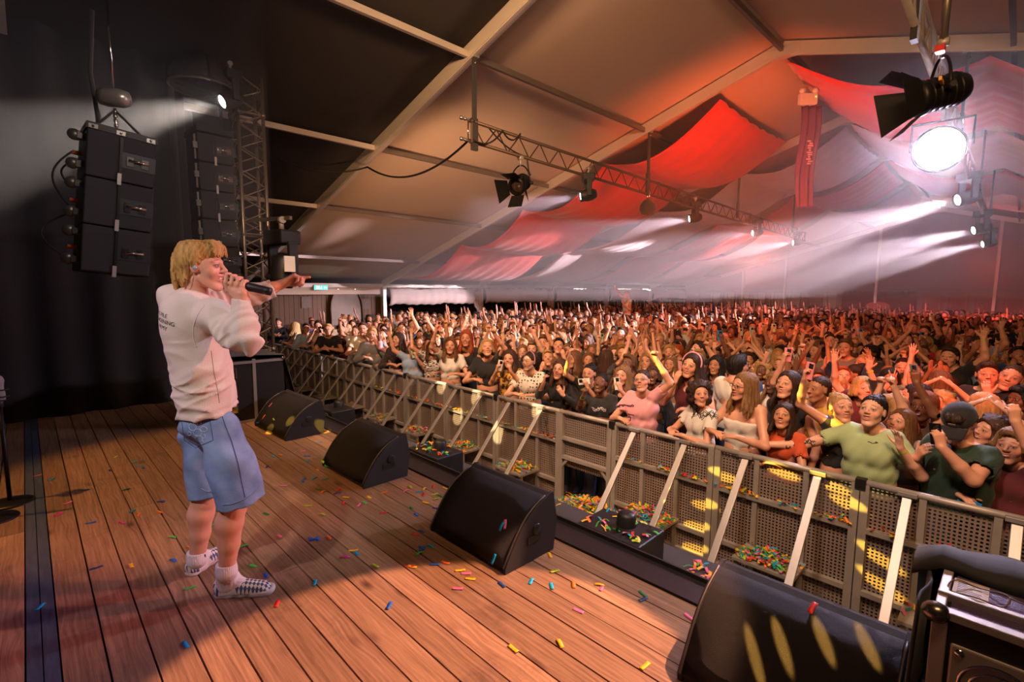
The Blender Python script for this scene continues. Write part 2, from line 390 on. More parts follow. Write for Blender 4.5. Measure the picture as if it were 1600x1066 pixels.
for i, (y, z, n) in enumerate(((7.1, 2.15, 'square dark notice on the boards left of the arch'), (9.35, 2.05, 'ornate notice on the boards right of the arch'))):
    MB().box((XL-.2, y-.17, z-.2), (XL-.16, y+.17, z+.2)).build('notice_board', mat('notice', S(88, 66, 48), .6, var=.4, scale=12), label=n, cat='notice')

# ceiling drapes: long swags hung between the purlins under the roof
def drape(y0, y1, xs, sag, m, label):
    """a cloth swag: hangs between purlins, spans y0..y1, runs up the slope through xs"""
    g = []; nx = 60; ny = 26
    for i in range(nx+1):
        t = i/nx*(len(xs)-1); k = min(int(t), len(xs)-2); f = t-k
        x = xs[k]+(xs[k+1]-xs[k])*f
        row = []
        for j in range(ny+1):
            v = j/ny; y = y0+(y1-y0)*v
            z = zroof(x)-.1 - sag*math.sin(PI*f)*(1+.08*math.sin(9*v+k)) - .09*math.sin(PI*v)
            z += .022*math.sin(v*46+2.5*math.sin(f*3+k)) + .012*math.sin(v*90+k+f*4)
            row.append(Vector((x, y, z)))
        g.append(row)
    o = MB().sheet(g).build('ceiling_drape', m, solid=.006)
    return tag(o, label, 'drape', 'fabric swags under the roof')
drape(2*BAY+.35, 3*BAY-.5, [-16.3, -13.0, -10.2, -7.4, -4.6], .42, M['red_fabric'], 'orange-red ceiling swag nearest the stage, rising from the left eave')
drape(3*BAY+.3, 4*BAY-.4, [-16.3, -12.6, -8.9, -6.1, -3.5], .4, M['white_fabric'], 'white ceiling swag directly behind the nearest red one')
drape(4*BAY+.3, 5*BAY-.4, [-16.3, -12.6, -8.9, -6.1, -3.5], .4, M['red_fabric'], 'red ceiling swag behind the white one, left of the ridge')
drape(5*BAY+.3, 6*BAY-.4, [-16.3, -12.6, -8.9, -6.1, -3.5], .4, M['white_fabric'], 'pale ceiling swag two bays before the far wall')
drape(2*BAY+.35, 3*BAY-.5, [-3.5+.1, -.6, 2.4, 5.4], .45, M['red_fabric'], 'red ceiling swag to the right of the ridge behind the emergency lamp')
drape(3*BAY+.3, 4*BAY-.4, [-3.4, -.6, 2.4, 5.4], .4, M['white_fabric'], 'pale pink ceiling swag to the right of the ridge behind the bright flood')
drape(4*BAY+.3, 5*BAY-.4, [-3.4, -.6, 2.4, 5.4], .4, M['red_fabric'], 'dim red ceiling swag far right near the three moving heads')
# hanging flag banner and emergency lamp on the ridge
p = onY(1262, 155, 2*BAY+1.2)
el = thing('emergency_lamp', 'white box emergency lamp with two round heads under the ridge', 'lamp', p)
EM = Matrix.Rotation(math.radians(45), 4, 'Z')
MB().box((-.17, -.05, -.1), (.17, .05, .1), EM).build('box', M['white_plastic'], el, bevel=.01)
for s in (-1, 1): MB().lathe([(0, .06), (.05, .05), (.06, 0), (.03, -.05), (0, -.05)], EM @ Vector((s*.12, -.02, .15)), 14, axis=EM @ Vector((s*.4, -.8, .2))).build('lamp_head', M['white_plastic'], el)
MB().ball(EM @ Vector((.13, -.055, .03)), .012, 8).build('status_led', emis('green_led', (.1, 1, .1), 4), el)
p2 = onY(1268, 165, 2*BAY+1.9)
fb = thing('flag_banner', 'long red flag banner with faint white lettering hanging from the roof', 'banner', p2)
g = [[EM @ Vector((-.2+.4*j/16 + .03*math.sin(i*.3), .05*math.sin(j*1.1+i*.12)+.03*math.sin(j*.5), -i/24*2.05)) for j in range(17)] for i in range(25)]
MB().sheet(g).build('cloth', M['banner'], fb, solid=.006)
def text(s, size, mtx, m, name='lettering', parent=None, ext=.002, align='CENTER'):
    c = bpy.data.curves.new('t', 'FONT'); c.body = s; c.size = size; c.extrude = ext; c.align_x = align; c.align_y = 'CENTER'
    o = bpy.data.objects.new('t', c); COL.objects.link(o)
    dg = bpy.context.evaluated_depsgraph_get(); me = bpy.data.meshes.new_from_object(o.evaluated_get(dg))
    bpy.data.objects.remove(o); me.transform(mtx)
    me.materials.clear(); me.materials.append(m)
    t = bpy.data.objects.new(name, me); COL.objects.link(t); t.parent = parent
    return t
PRINT = mat('faded_print', S(225, 160, 150), .8)
q = MB()
for i in range(11): q.box((-.06+.022*math.sin(i*2.3), -.085, -1.2+i*.045), (.02+.03*math.sin(i*1.7), -.08, -1.17+i*.045), EM)
q.build('faded_print', PRINT, fb)

# ------------------------------------------------------------------ stage
ST = 1.1
def plank_mat():
    m = bpy.data.materials.new('stage_planks'); m.use_nodes = True; nt = m.node_tree; N = nt.nodes; L = nt.links; b = N['Principled BSDF']
    tc = N.new('ShaderNodeTexCoord'); at_ = N.new('ShaderNodeAttribute'); at_.attribute_name = 'board'
    add = N.new('ShaderNodeVectorMath'); add.operation = 'MULTIPLY_ADD'
    L.new(at_.outputs['Color'], add.inputs[0]); add.inputs[1].default_value = (37, 13, 5); L.new(tc.outputs['Object'], add.inputs[2])
    mp = N.new('ShaderNodeMapping'); mp.inputs['Scale'].default_value = (.9, 22, 1); L.new(add.outputs[0], mp.inputs[0])
    # knots bend the grain
    vk = N.new('ShaderNodeTexVoronoi'); vk.inputs['Scale'].default_value = 1.0; mk = N.new('ShaderNodeMapping'); mk.inputs['Scale'].default_value = (2.6, 6.0, 1); L.new(add.outputs[0], mk.inputs[0]); L.new(mk.outputs[0], vk.inputs['Vector'])
    kr = N.new('ShaderNodeMapRange'); kr.inputs[1].default_value = .03; kr.inputs[2].default_value = .21; kr.inputs[3].default_value = 1; kr.inputs[4].default_value = 0; L.new(vk.outputs['Distance'], kr.inputs[0])
    kb = N.new('ShaderNodeMapRange'); kb.inputs[1].default_value = .0; kb.inputs[2].default_value = .45; kb.inputs[3].default_value = 1.0; kb.inputs[4].default_value = 0; L.new(vk.outputs['Distance'], kb.inputs[0])
    nz = N.new('ShaderNodeTexNoise'); nz.inputs['Scale'].default_value = 3; nz.inputs['Detail'].default_value = 6; nz.inputs['Roughness'].default_value = .65; nz.inputs['Distortion'].default_value = .4
    vm = N.new('ShaderNodeVectorMath'); vm.operation = 'ADD'; L.new(mp.outputs[0], vm.inputs[0]); sc2 = N.new('ShaderNodeVectorMath'); sc2.operation = 'SCALE'; sc2.inputs['Scale'].default_value = .5
    cb = N.new('ShaderNodeCombineXYZ'); L.new(kb.outputs[0], cb.inputs[1]); L.new(cb.outputs[0], sc2.inputs[0]); L.new(sc2.outputs[0], vm.inputs[1]); L.new(vm.outputs[0], nz.inputs['Vector'])
    wv = N.new('ShaderNodeTexWave'); wv.wave_type = 'BANDS'; wv.bands_direction = 'Y'; wv.inputs['Scale'].default_value = .7; wv.inputs['Distortion'].default_value = 3; wv.inputs['Detail'].default_value = 3; wv.inputs['Detail Scale'].default_value = .6; L.new(vm.outputs[0], wv.inputs['Vector'])
    r1 = N.new('ShaderNodeValToRGB'); r1.color_ramp.elements[0].position = .25; r1.color_ramp.elements[0].color = (*S(116, 84, 62), 1); r1.color_ramp.elements[1].position = .75; r1.color_ramp.elements[1].color = (*S(188, 150, 116), 1)
    L.new(nz.outputs[0], r1.inputs[0])
    m1 = N.new('ShaderNodeMix'); m1.data_type = 'RGBA'; m1.blend_type = 'MULTIPLY'; L.new(r1.outputs[0], m1.inputs[6])
    r2 = N.new('ShaderNodeValToRGB'); r2.color_ramp.elements[0].color = (.86, .82, .78, 1); r2.color_ramp.elements[1].color = (1, 1, 1, 1); L.new(wv.outputs[0], r2.inputs[0]); L.new(r2.outputs[0], m1.inputs[7]); m1.inputs[0].default_value = .8
    m2 = N.new('ShaderNodeMix'); m2.data_type = 'RGBA'; m2.inputs[7].default_value = (*S(62, 36, 22), 1); L.new(m1.outputs[2], m2.inputs[6])
    ks = N.new('ShaderNodeTexNoise'); ks.inputs['Scale'].default_value = 1.3; L.new(add.outputs[0], ks.inputs['Vector']); kt = N.new('ShaderNodeMapRange'); kt.inputs[1].default_value = .47; kt.inputs[2].default_value = .55; L.new(ks.outputs[0], kt.inputs[0])
    km = N.new('ShaderNodeMath'); km.operation = 'MULTIPLY'; L.new(kr.outputs[0], km.inputs[0]); L.new(kt.outputs[0], km.inputs[1]); k2 = N.new('ShaderNodeMath'); k2.operation = 'MULTIPLY'; k2.inputs[1].default_value = .9; L.new(km.outputs[0], k2.inputs[0]); L.new(k2.outputs[0], m2.inputs[0])
    # scuffs and board-to-board tone
    m3_ = N.new('ShaderNodeMix'); m3_.data_type = 'RGBA'; m3_.blend_type = 'MULTIPLY'; m3_.inputs[0].default_value = 1; L.new(m2.outputs[2], m3_.inputs[6])
    sp = N.new('ShaderNodeSeparateColor'); L.new(at_.outputs['Color'], sp.inputs[0]); tr_ = N.new('ShaderNodeMapRange'); tr_.inputs[3].default_value = .66; tr_.inputs[4].default_value = 1.08; L.new(sp.outputs[2], tr_.inputs[0])
    L.new(tr_.outputs[0], m3_.inputs[7])
    sn = N.new('ShaderNodeTexNoise'); sn.inputs['Scale'].default_value = 2.4; sn.inputs['Detail'].default_value = 8; sn.inputs['Roughness'].default_value = .7; L.new(tc.outputs['Object'], sn.inputs['Vector'])
    sr = N.new('ShaderNodeMapRange'); sr.inputs[1].default_value = .56; sr.inputs[2].default_value = .72; sr.inputs[4].default_value = .55; L.new(sn.outputs[0], sr.inputs[0])
    m4 = N.new('ShaderNodeMix'); m4.data_type = 'RGBA'; m4.inputs[7].default_value = (*S(70, 52, 44), 1); L.new(sr.outputs[0], m4.inputs[0]); L.new(m3_.outputs[2], m4.inputs[6])
    L.new(m4.outputs[2], b.inputs['Base Color']); b.inputs['Roughness'].default_value = .55; b.inputs['Specular IOR Level'].default_value = .35
    bp = N.new('ShaderNodeBump'); bp.inputs['Strength'].default_value = .25; bp.inputs['Distance'].default_value = .006; L.new(nz.outputs[0], bp.inputs['Height']); L.new(bp.outputs[0], b.inputs['Normal'])
    return m
PL = plank_mat()
def boards(x0, x1, ys, name='stage_floor'):
    b = MB(); ids = []
    for j, (ya, yb) in enumerate(ys):
        x = x0
        while x < x1-.01:
            xe = x1 if j % 3 else min(x1, x+rnd.uniform(2.2, 4.6))
            n = len(b.f); b.box((x+.002, ya+.0038, ST-.04), (xe-.002, yb-.0038, ST + rnd.uniform(-.0012, .0012)))
            ids += [(rnd.random(), rnd.random(), rnd.random())]*(len(b.f)-n); x = xe
    o = b.build(name, PL, kind='structure')
    a = o.data.attributes.new('board', 'FLOAT_COLOR', 'FACE')
    for i, c in enumerate(ids): a.data[i].color = (*c, 1)
    return o
ys = []; y = 0.0
for k in range(16): ys.append((y, y+.1453)); y += .1453
front = y
boards(-8.4, 1.6, ys)
ys = []; y = -.107
for k in range(14): ys.append((y-.1453, y)); y -= .1453
boards(-8.4, 1.6, ys)
MB().box((-8.4, -2.2, .2), (1.6, front, ST-.045)).build('stage_deck', M['black_metal'], kind='structure')
strip = mat('strip_metal', S(98, 108, 128), .42, .55, scale=6, var=.5, stretch=(1, 8, 1), bump=.15, bscale=30)
o = MB().box((-8.4, -.1045, ST-.04), (1.6, -.0555, ST+.002)).box((-8.4, -.0515, ST-.04), (1.6, -.0025, ST+.002)).build('joint_strip', strip, label='pair of worn grey metal strips joining the stage boards at left', cat='metal strip')
# apron: black painted edge with a lip, and a low black platform in the pit that carries the lights
EDGE = mat('black_edge_paint', S(32, 30, 32), .4, var=.3, scale=9, bump=.1)
b = MB(); b.box((-8.4, front+.003, ST-.12), (1.6, front+.025, ST+.012)); b.box((-8.4, front+.028, ST-.15), (1.6, front+.27, ST-.03)); b.box((-8.4, front+.27, ST-.15), (1.6, front+.285, ST-.005))
b.build('stage_edge', EDGE, kind='structure')
MB().box((-8.4, front+.29, ST-.36), (1.6, front+.98, ST-.30)).build('pit_shelf', M['black_cloth'], kind='structure')
MB().box((-8.4, front+.04, 0), (1.6, front+.30, ST-.16)).build('stage_skirt', M['black_cloth'], kind='structure')
MB().box((-8.4, front+.90, 0), (1.6, front+.95, ST-.36)).build('stage_skirt', M['black_cloth'], kind='structure')
# black wings: drape to stage left and back
def drapewall(name, x0, y0, x1, y1, z0, z1, fold=.05, m=None, waves=6):
    L_ = math.hypot(x1-x0, y1-y0); n = int(L_*22); nx, ny = (y1-y0)/L_, -(x1-x0)/L_
    g = [[Vector((x0+(x1-x0)*i/n+nx*fold*math.sin(i*waves/10.)*(1.2-h*.2/3), y0+(y1-y0)*i/n+ny*fold*math.sin(i*waves/10.)*(1.2-h*.2/3), z0+(z1-z0)*h/3)) for h in range(4)] for i in range(n+1)]
    return MB().sheet(g).build(name, m or M['black_cloth'], solid=.01, kind='structure')
drapewall('wall_left_curtain', -8.05, -3.2, -8.2, 1.55, ST+.0, 6.6, .045)
drapewall('wall_back_curtain', -8.0, -2.2, 1.6, -2.2, ST, 6.6, .06)
drapewall('wall_left_curtain', -8.2, 1.55, -9.2, 2.0, ST-.9, 5.6, .045)

# ------------------------------------------------------------------ trusses
def truss(name, a, b_, size, n, label, cat='truss', tri=False, up=(0, 0, 1), r=.024, m=None, group=None, flat=False):
    a = Vector(a); b_ = Vector(b_); d = (b_-a); L_ = d.length; d.normalize()
    u = Vector(up); s = d.cross(u).normalized(); u = s.cross(d)
    t = thing(name, label, cat, a, group=group)
    offs = [s*size/2+u*size/2, -s*size/2+u*size/2, -s*size/2-u*size/2, s*size/2-u*size/2]
    if flat: offs = [u*size/2, -u*size/2]
    if tri: offs = [u*size/2, s*size/2-u*size/2, -s*size/2-u*size/2]
    m = m or M['alu_dull']
    for o_ in offs:
        ch = MB().tube([o_, o_+d*L_], r, 10)
        for i in range(0, n+1, max(1, n//3)):
            c = o_+d*(L_*i/n); ch.tube([c-d*.03, c+d*.03], r*1.35, 10)
        ch.build('chord', m, t)
    lac = MB(); k = len(offs)
    for f in range(k if not flat else 1):
        p, q = offs[f], offs[(f+1) % k]
        for i in range(n):
            x0 = L_*i/n; x1 = L_*(i+.5)/n; x2 = L_*(i+1)/n
            lac.tube([p+d*x0, q+d*x1], r*.42, 6, caps=False); lac.tube([q+d*x1, p+d*x2], r*.42, 6, caps=False)
        for i in range(0, n+1, max(1, n//3)): lac.tube([p+d*L_*i/n, q+d*L_*i/n], r*.6, 6, caps=False)
    lac.build('lacing', m, t)
    return t
# audience truss left of the ridge, hung along the tent
TX, TZ = -6.0, 4.92
LT = truss('hanging_truss', (TX, 5.0, TZ+.13), (TX, 21.6, TZ-.2), .3, 33, 'dark ladder truss with moving heads hung over the left of the crowd', flat=True, r=.026, m=mat('dark_truss', S(92, 74, 62), .45, .5))
RTX = -.82
RT_ = truss('hanging_truss', (RTX, 4.3, 5.15), (RTX, 21.6, 4.55), .3, 33, 'ladder truss at the far right carrying the bright flood and moving heads', flat=True, r=.03, m=M['alu_dull'])
for i, (x, y, lb) in enumerate(((TX, BAY+.03, 'black strap holding the front end of the left truss'), (TX, 2*BAY+.03, 'black strap holding the left truss beside the round dark bag'), (TX, 3*BAY+.03, 'thin dark strap holding the left truss at the third rafter'), (TX, 4*BAY+.03, 'thin dark strap at the far end of the left truss'), (RTX, BAY+.6, 'black strap at the near end of the right truss'), (RTX, 2*BAY+.03, 'black strap behind the near stage fresnel on the right truss'), (RTX, 3*BAY+.03, 'dark strap at the right truss beyond the bright flood'), (RTX, 4*BAY+.03, 'dark strap near the last moving head of the right truss'))):
    z1 = zroof(x)-.12; z0 = TZ-.02 if x == TX else 4.95
    h = thing('hanging_strap', lb, 'strap', (x, y, z1), group='straps holding the trusses')
    q = MB().beam((0, 0, 0), (.0, 0, z0-z1+.3), .07, .035).beam((0, 0, z0-z1+.35), (0, 0, z0-z1-.12), .11, .05); q.build('strap', M['black_cloth'], h)
    MB().cbox((0, 0, .02), (.12, .1, .06)).build('bracket', M['alu_dull'], h)
    MB().tube([(0, 0, -.02), (.03, 0, -.08), (0, 0, -.12), (-.03, 0, -.08), (0, 0, -.02)], .012, 6).build('shackle', M['chrome'], h)
# clamp ends on the near end of the left truss
q = MB()
for dz in (.15, -.15): q.tube([(TX, 4.8, TZ+.13+dz), (TX, 5.02, TZ+.13+dz)], .018, 8); q.ball((TX, 4.8, TZ+.13+dz), .03); q.ball((TX, 4.87, TZ+.13+dz), .026)
q.tube([(TX, 4.93, TZ+.28), (TX, 4.93, TZ-.02)], .012, 8)
q.build('truss_end_pins', M['chrome'], None, label='shiny conical coupler pins on the open end of the left truss', cat='truss fitting')
def cable(pts, r, label, m=None, sag=0, n=24, group=None):
    P_ = [Vector(p) for p in pts]; out = []
    for i in range(len(P_)-1):
        for j in range(n):
            t = j/n; p = P_[i].lerp(P_[i+1], t); p.z -= sag*4*t*(1-t); out.append(p)
    out.append(P_[-1])
    return MB().tube(out, r, 6).build('cable', m or M['cable'], label=label, cat='cable', group=group)
cable([(TX, 4.95, TZ), (-9.2, 5.0, 5.05), (-10.5, 3.0, 5.6)], .018, 'black cable swooping from the left truss end towards the tower', sag=.35)
cable([(TX+.04, 5.0, TZ+.0), (TX+.04, 5.6, TZ+.26), (TX+.04, 6.0, TZ+.3)], .014, 'black cable looped along the near end of the left truss', sag=.12)
cable([(TX, 5.35, TZ+.25), (TX, 6.2, TZ-.02), (TX, 6.3, TZ-.3)], .012, 'thin black lead dropping to the barn-door lamp on the left truss', sag=.08)

def moving_head(loc, to, label, lit=True, up=False, s=1.0, power=250, col=(1, .86, .9), angle=16, lens='lens_white'):
    t = thing('moving_head', label, 'stage light', loc, group='moving head lights')
    sg = 1 if up else -1
    d = (Vector(to)-Vector(loc)).normalized(); az = math.atan2(d.y, d.x)
    R_ = Matrix.Rotation(az-PI/2, 4, 'Z')
    MB().cbox((0, 0, sg*-.02*s), (.34*s, .26*s, .16*s), R_).build('base', M['black_plastic'], t, bevel=.02*s)
    cl = MB(); cl.tube([(0, 0, sg*-.1*s), (0, 0, sg*-.22*s)], .03*s, 8); cl.tube([(-.05*s, 0, sg*-.22*s), (.05*s, 0, sg*-.22*s)], .04*s, 10)
    if not up: cl.build('clamp', M['alu_dull'], t)
    hz = sg*.36*s
    y_ = MB()
    for sx in (-1, 1): y_.prism([(-.06*s, sg*.06*s), (.06*s, sg*.06*s), (.05*s, sg*.4*s), (-.05*s, sg*.4*s)], 'x', sx*.18*s-.025*s, sx*.18*s+.025*s, R_)
    y_.box((-.2*s, -.06*s, sg*.05*s-.02*s), (.2*s, .06*s, sg*.05*s+.02*s), R_)
    y_.build('yoke', M['black_plastic'], t, bevel=.01*s)
    hd = MB(); c = Vector((0, 0, hz))
    hd.lathe([(0, -.2*s), (.09*s, -.19*s), (.13*s, -.1*s), (.14*s, .02*s), (.125*s, .1*s), (.13*s, .18*s), (.105*s, .185*s), (.1*s, .16*s)], c, 22, axis=d)
    hd.build('head', M['black_plastic'], t)
    MB().lathe([(0, .172*s), (.07*s, .168*s), (.1*s, .158*s)], c, 22, axis=d).build('lens', M[lens] if lit else M['lens_dark'], t)
    if lit:
        L0 = Vector(loc)+c+d*.24*s
        lamp('SPOT', 'moving_head_beam', L0, L0+d, power, col, .08*s, angle, .35)
    return t
def barn_fresnel(loc, to, label, s=1.0):
    """theatre lantern with four barn doors, hung under a truss"""
    t = thing('fresnel_lantern', label, 'stage light', loc)
    d = (Vector(to)-Vector(loc)).normalized()
    Q = d.to_track_quat('Z', 'Y').to_matrix().to_4x4(); Q.translation = Vector((0, 0, -.42*s))
    b = MB().lathe([(0, -.2*s), (.1*s, -.2*s), (.13*s, -.15*s), (.13*s, .1*s), (.15*s, .12*s), (.15*s, .17*s), (.11*s, .17*s)], n=22, mtx=Q)
    for i in range(5): b.lathe([(.128*s, -.13*s+i*.05*s), (.142*s, -.12*s+i*.05*s), (.128*s, -.11*s+i*.05*s)], n=22, mtx=Q)
    b.build('lamp_body', M['black_metal'], t)
    MB().lathe([(0, .15*s), (.06*s, .145*s), (.11*s, .12*s)], n=22, mtx=Q).build('lens', M['lens_dark'], t)
    for k in range(4):
        Rk = Q @ Matrix.Rotation(k*PI/2, 4, 'Z')
        w0, w1 = .12*s, (.2 if k % 2 else .13)*s
        f = MB().add([Rk @ Vector(p) for p in ((-w0, .14*s, .17*s), (w0, .14*s, .17*s), (w1, .27*s, .36*s), (-w1, .27*s, .36*s))], [(0, 1, 2, 3)])
        f.build('barn_door', M['black_metal'], t, solid=.004)
    y = MB(); sd = Vector((0, 0, 1)).cross(d).normalized()
    arc = [Vector((0, 0, -.42*s)) + sd*(.18*s*math.cos(a)) + Vector((0, 0, 1))*(.3*s*math.sin(a)) for a in np.linspace(0, PI, 15)]
    y.tube(arc, .012*s, 8); y.build('yoke', M['black_metal'], t)
    c = MB().tube([(0, 0, -.13*s), (0, 0, -.02*s)], .018*s, 8).tube([(-.04*s, 0, 0), (.04*s, 0, 0)], .035*s, 10); c.build('clamp', M['alu_dull'], t)
    for sx in (-1, 1): MB().tube([Vector((0, 0, -.42*s))+sd*.17*s*sx, Vector((0, 0, -.42*s))+sd*.23*s*sx], .025*s, 10).build('tilt_knob', M['black_plastic'], t)
    return t
barn_fresnel((TX, 6.05, TZ-.07), (-4.4, 1.0, 2.2), 'black fresnel lantern with open barn doors hanging on the near end of the left truss', 1.0)
for (y, dz, dx, pw, lb) in ((7.9, -.12, -7, 4500, 'lit moving head on the left truss over the nearest rafter, casting a beam left'), (12.4, -.1, -8, 10000, 'lit moving head on the left truss beyond the round bag'), (16.7, -.12, -8, 5000, 'third lit moving head along the left truss'), (20.7, -.16, -9, 13000, 'farthest lit moving head at the end of the left truss')):
    moving_head((TX, y, TZ+dz), (TX+dx, y-7.5, TZ-2.0), lb, s=.85, power=pw, angle=21, col=(1, .78, .90))
b = thing('cable_bag', 'round black motor bag hanging under the left truss between two moving heads', 'bag', (TX, 10.1, TZ))
MB().lathe([(.02, -.22), (.1, -.26), (.17, -.36), (.18, -.46), (.13, -.56), (0, -.59)], n=16).build('bag', M['black_cloth'], b)
q = MB().tube([(-.02, 0, -.24), (-.03, 0, 0)], .012, 6).tube([(.03, 0, -.24), (.03, 0, 0)], .012, 6); q.build('chain', M['chrome'], b)
for (y, z, dx, pw, lb) in ((12.3, 4.72, -7, 19000, 'nearest of the three small moving heads on the right truss, beam to the left'), (16.9, 4.56, -8, 19000, 'middle one of the three small moving heads on the right truss'), (21.2, 4.5, -9, 19000, 'farthest of the three small moving heads on the right truss')):
    moving_head((RTX, y, z), (RTX+dx, y-5, z-2.4), lb, s=.95, power=pw, angle=21, col=(1, .80, .92))
# the big flood that faces the stage
fl = thing('flood_light', 'large blazing white flood light facing the stage under the right truss', 'stage light', (RTX+.02, 7.8, 4.72))
fd = (Vector((-1.2, 0, 2.0))-Vector((RTX, 7.8, 4.3))).normalized()
MB().lathe([(0, -.2), (.16, -.18), (.24, -.02), (.26, .1), (.23, .1)], (0, 0, -.36), 26, axis=fd).build('lamp_body', M['black_metal'], fl)
MB().lathe([(0, .09), (.14, .085), (.23, .07)], (0, 0, -.36), 26, axis=fd).build('lens', M['lens_flood'], fl)
MB().tube([(-.28, 0, -.36), (-.28, 0, -.05), (.28, 0, -.05), (.28, 0, -.36)], .014, 8).build('yoke', M['black_metal'], fl)
MB().tube([(0, 0, -.05), (0, 0, .08)], .02, 8).tube([(-.05, 0, .1), (.05, 0, .1)], .04, 10).build('clamp', M['alu_dull'], fl)
L0 = Vector((RTX, 7.8, 4.36))+fd*.2
lamp('SPOT', 'flood_beam', L0, L0+fd, 800, (.74, .60, 1), .2, 120, .9)
# near fresnel, big in view, hung on the right truss
bp0 = onY(1474, 66, 5.5)
bf = barn_fresnel(bp0, bp0+Vector((-2.8, -1.6, -.75)), 'large black fresnel lantern with barn doors hanging close to the camera above the bright flood', .95)
MB().tube([(0, .0, .0), (.0, 0, .9)], .03, 10).build('drop_tube', M['steel_tube'], bf)
q = MB().cbox((.03, -.16, -.36), (.02, .2, .03)); q.build('caution_label', mat('yellow_label', S(215, 160, 60), .5), bf)
q = MB().cbox((0, -.14, -.1), (.06, .08, .05)); q.build('red_clamp', mat('red_clamp', S(180, 30, 26), .4, .4), bf)

# ------------------------------------------------------------------ tower, PA and wing truss at stage left
tw = truss('truss_tower', (-8.22, 2.53, ST-1.1), (-8.22, 2.53, 5.9), .34, 17, 'tall aluminium truss tower beside the speaker arrays at stage left', r=.026, up=(0, 1, 0), m=M['steel_tube'])
truss('wing_truss', (-8.6, -2.6, 6.05), (-8.45, 2.3, 5.62), .42, 12, 'dim horizontal truss running from the upper left edge to the tower', r=.026, m=mat('dim_truss', S(60, 54, 50), .5, .5))
WH = mat('castor_grey', S(88, 84, 80), .35, .5)
def pa_box(parent, w, d, h, z, tilt, latch=True):
    """one cabinet, front to +X side seen by the stage"""
    R_ = Matrix.Rotation(tilt, 4, 'X'); R_.translation = Vector((0, 0, z))
    b = MB().box((-w/2, -d/2, -h+.008), (w/2, d/2, 0), R_)
    c = b.build('cabinet', M['speaker_paint'], parent, bevel=.012)
    g = MB().box((w/2+.001, -d*.04, -h+.02), (w/2+.012, d*.0, -.02), R_); g.build('flying_strip', M['black_metal'], c)
    hx = d*.24
    q = MB().box((w/2-.01, hx-.14, -h*.68), (w/2+.006, hx+.14, -h*.34), R_); q.build('handle_cup', M['black_plastic'], c)
    q = MB()
    for s in (-1, 1): q.box((w/2+.004, hx+s*.06-.035, -h*.62), (w/2+.014, hx+s*.06+.02, -h*.42), R_)
    q.tube([R_ @ Vector((w/2+.02, hx-.08, -h*.5)), R_ @ Vector((w/2+.02, hx+.08, -h*.5))], .012, 8)
    q.build('handle_bar', M['chrome'], c)
    l = MB().box((w/2, -d*.06, -h-.03), (w/2+.018, -d*.0, -h+.08), R_); l.build('latch', M['alu_dull'], c)
    return c, R_
sub = thing('subwoofer_array', 'hanging stack of three black subwoofers with castors facing the camera at upper left', 'loudspeaker', (-6.62, .79, 4.16), rot=(math.radians(-6), 0, math.radians(2)))
MB().box((-.33, -.28, -.0), (.33, .28, .06)).build('flying_frame', M['black_metal'], sub)
for y in (-.23, -.02, .22): MB().cbox((.335, y, .02), (.01, .07, .04)).ball((.345, y, .02), .012, 8).build('frame_pin', M['chrome'], sub)
cab = MB()
for i in range(3):
    c, R_ = pa_box(sub, .66, .54, .45, -i*.453, 0)
    for s in (.07, .34):
        k = MB(); p = R_ @ Vector((.2, -.30, -s)); k.lathe([(0, -.018), (.05, -.018), (.055, 0), (.05, .018), (0, .018)], p+Vector((0, -.05, 0)), 14, axis=(1, 0, 0)); k.box(p+Vector((-.03, -.03, -.03)), p+Vector((.03, .03, .03)))
        k.build('castor', WH, c)
    k = MB(); k.tube([R_ @ Vector((.1, -.28, -.22)), R_ @ Vector((.1, -.35, -.22))], .02, 8); k.build('speaker_plug', M['orange_cable'], c)
q = MB()
for (z0, z1, r) in ((-.2, -.75, .14), (-.8, -1.25, .2), (-.3, -.55, .08)):
    q.tube([Vector((.1, -.34-r*math.sin(PI*t), z0+(z1-z0)*t)) for t in np.linspace(0, 1, 14)], .009, 6)
q.build('speaker_lead', M['cable'], sub)
mo = thing('chain_hoist', 'shiny chain hoist above the subwoofer stack', 'hoist', (-6.62, .79, 4.48))
MB().lathe([(0, -.14), (.07, -.13), (.09, -.06), (.09, .06), (.07, .13), (0, .14)], (0, 0, .12), 16, axis=(.5, .86, 0)).build('motor', mat('hoist_grey', S(170, 160, 150), .3, .6), mo)
q = MB().tube([(0, 0, -.28), (0, 0, .02)], .014, 6)
for i in range(6): q.ball((0, 0, -.24+i*.045), .022, 8, (.7, 1, 1))
q.tube([(0, 0, .22), (0, 0, 1.05)], .01, 6); q.build('chain', M['chrome'], mo)
MB().tube([(-.2, -.1, 1.0), (-.25, -.15, .4), (-.18, -.12, -.1), (-.25, -.2, -.3)], .02, 6).build('chain_bag', M['black_cloth'], mo)
q = MB()
for s in (-1, 1): q.tube([(0, 0, .0), (.05*s, .26*s, -.29)], .012, 6)
q.build('bridle', M['black_cloth'], mo)
arr = thing('line_array', 'slim hanging array of six full-range cabinets behind the singer beside the tower', 'loudspeaker', (-7.86, 1.93, 4.70), rot=(0, 0, math.radians(3)))
MB().box((-.27, -.22, 0), (.27, .22, .07)).build('flying_frame', M['black_metal'], arr)
for i in range(7):
    c, R_ = pa_box(arr, .5, .42, .36, -.02-i*.365, math.radians(i*.5))
    k = MB().tube([R_ @ Vector((.2, -.23, -.02)), R_ @ Vector((.2, -.23, -.33))], .012, 8); k.build('side_rail', M['alu_dull'], c)
    k = MB().box((.2, -.26, -.2), (.24, -.21, -.12), R_); k.build('speaker_plug', M['chrome'], c)
    if i == 6: pass
dm = thing('covered_hoist', 'dome-shaped dark rain cover over a hoist at the top of the tower', 'cover', onX(316, 138, -8.0))
g = []
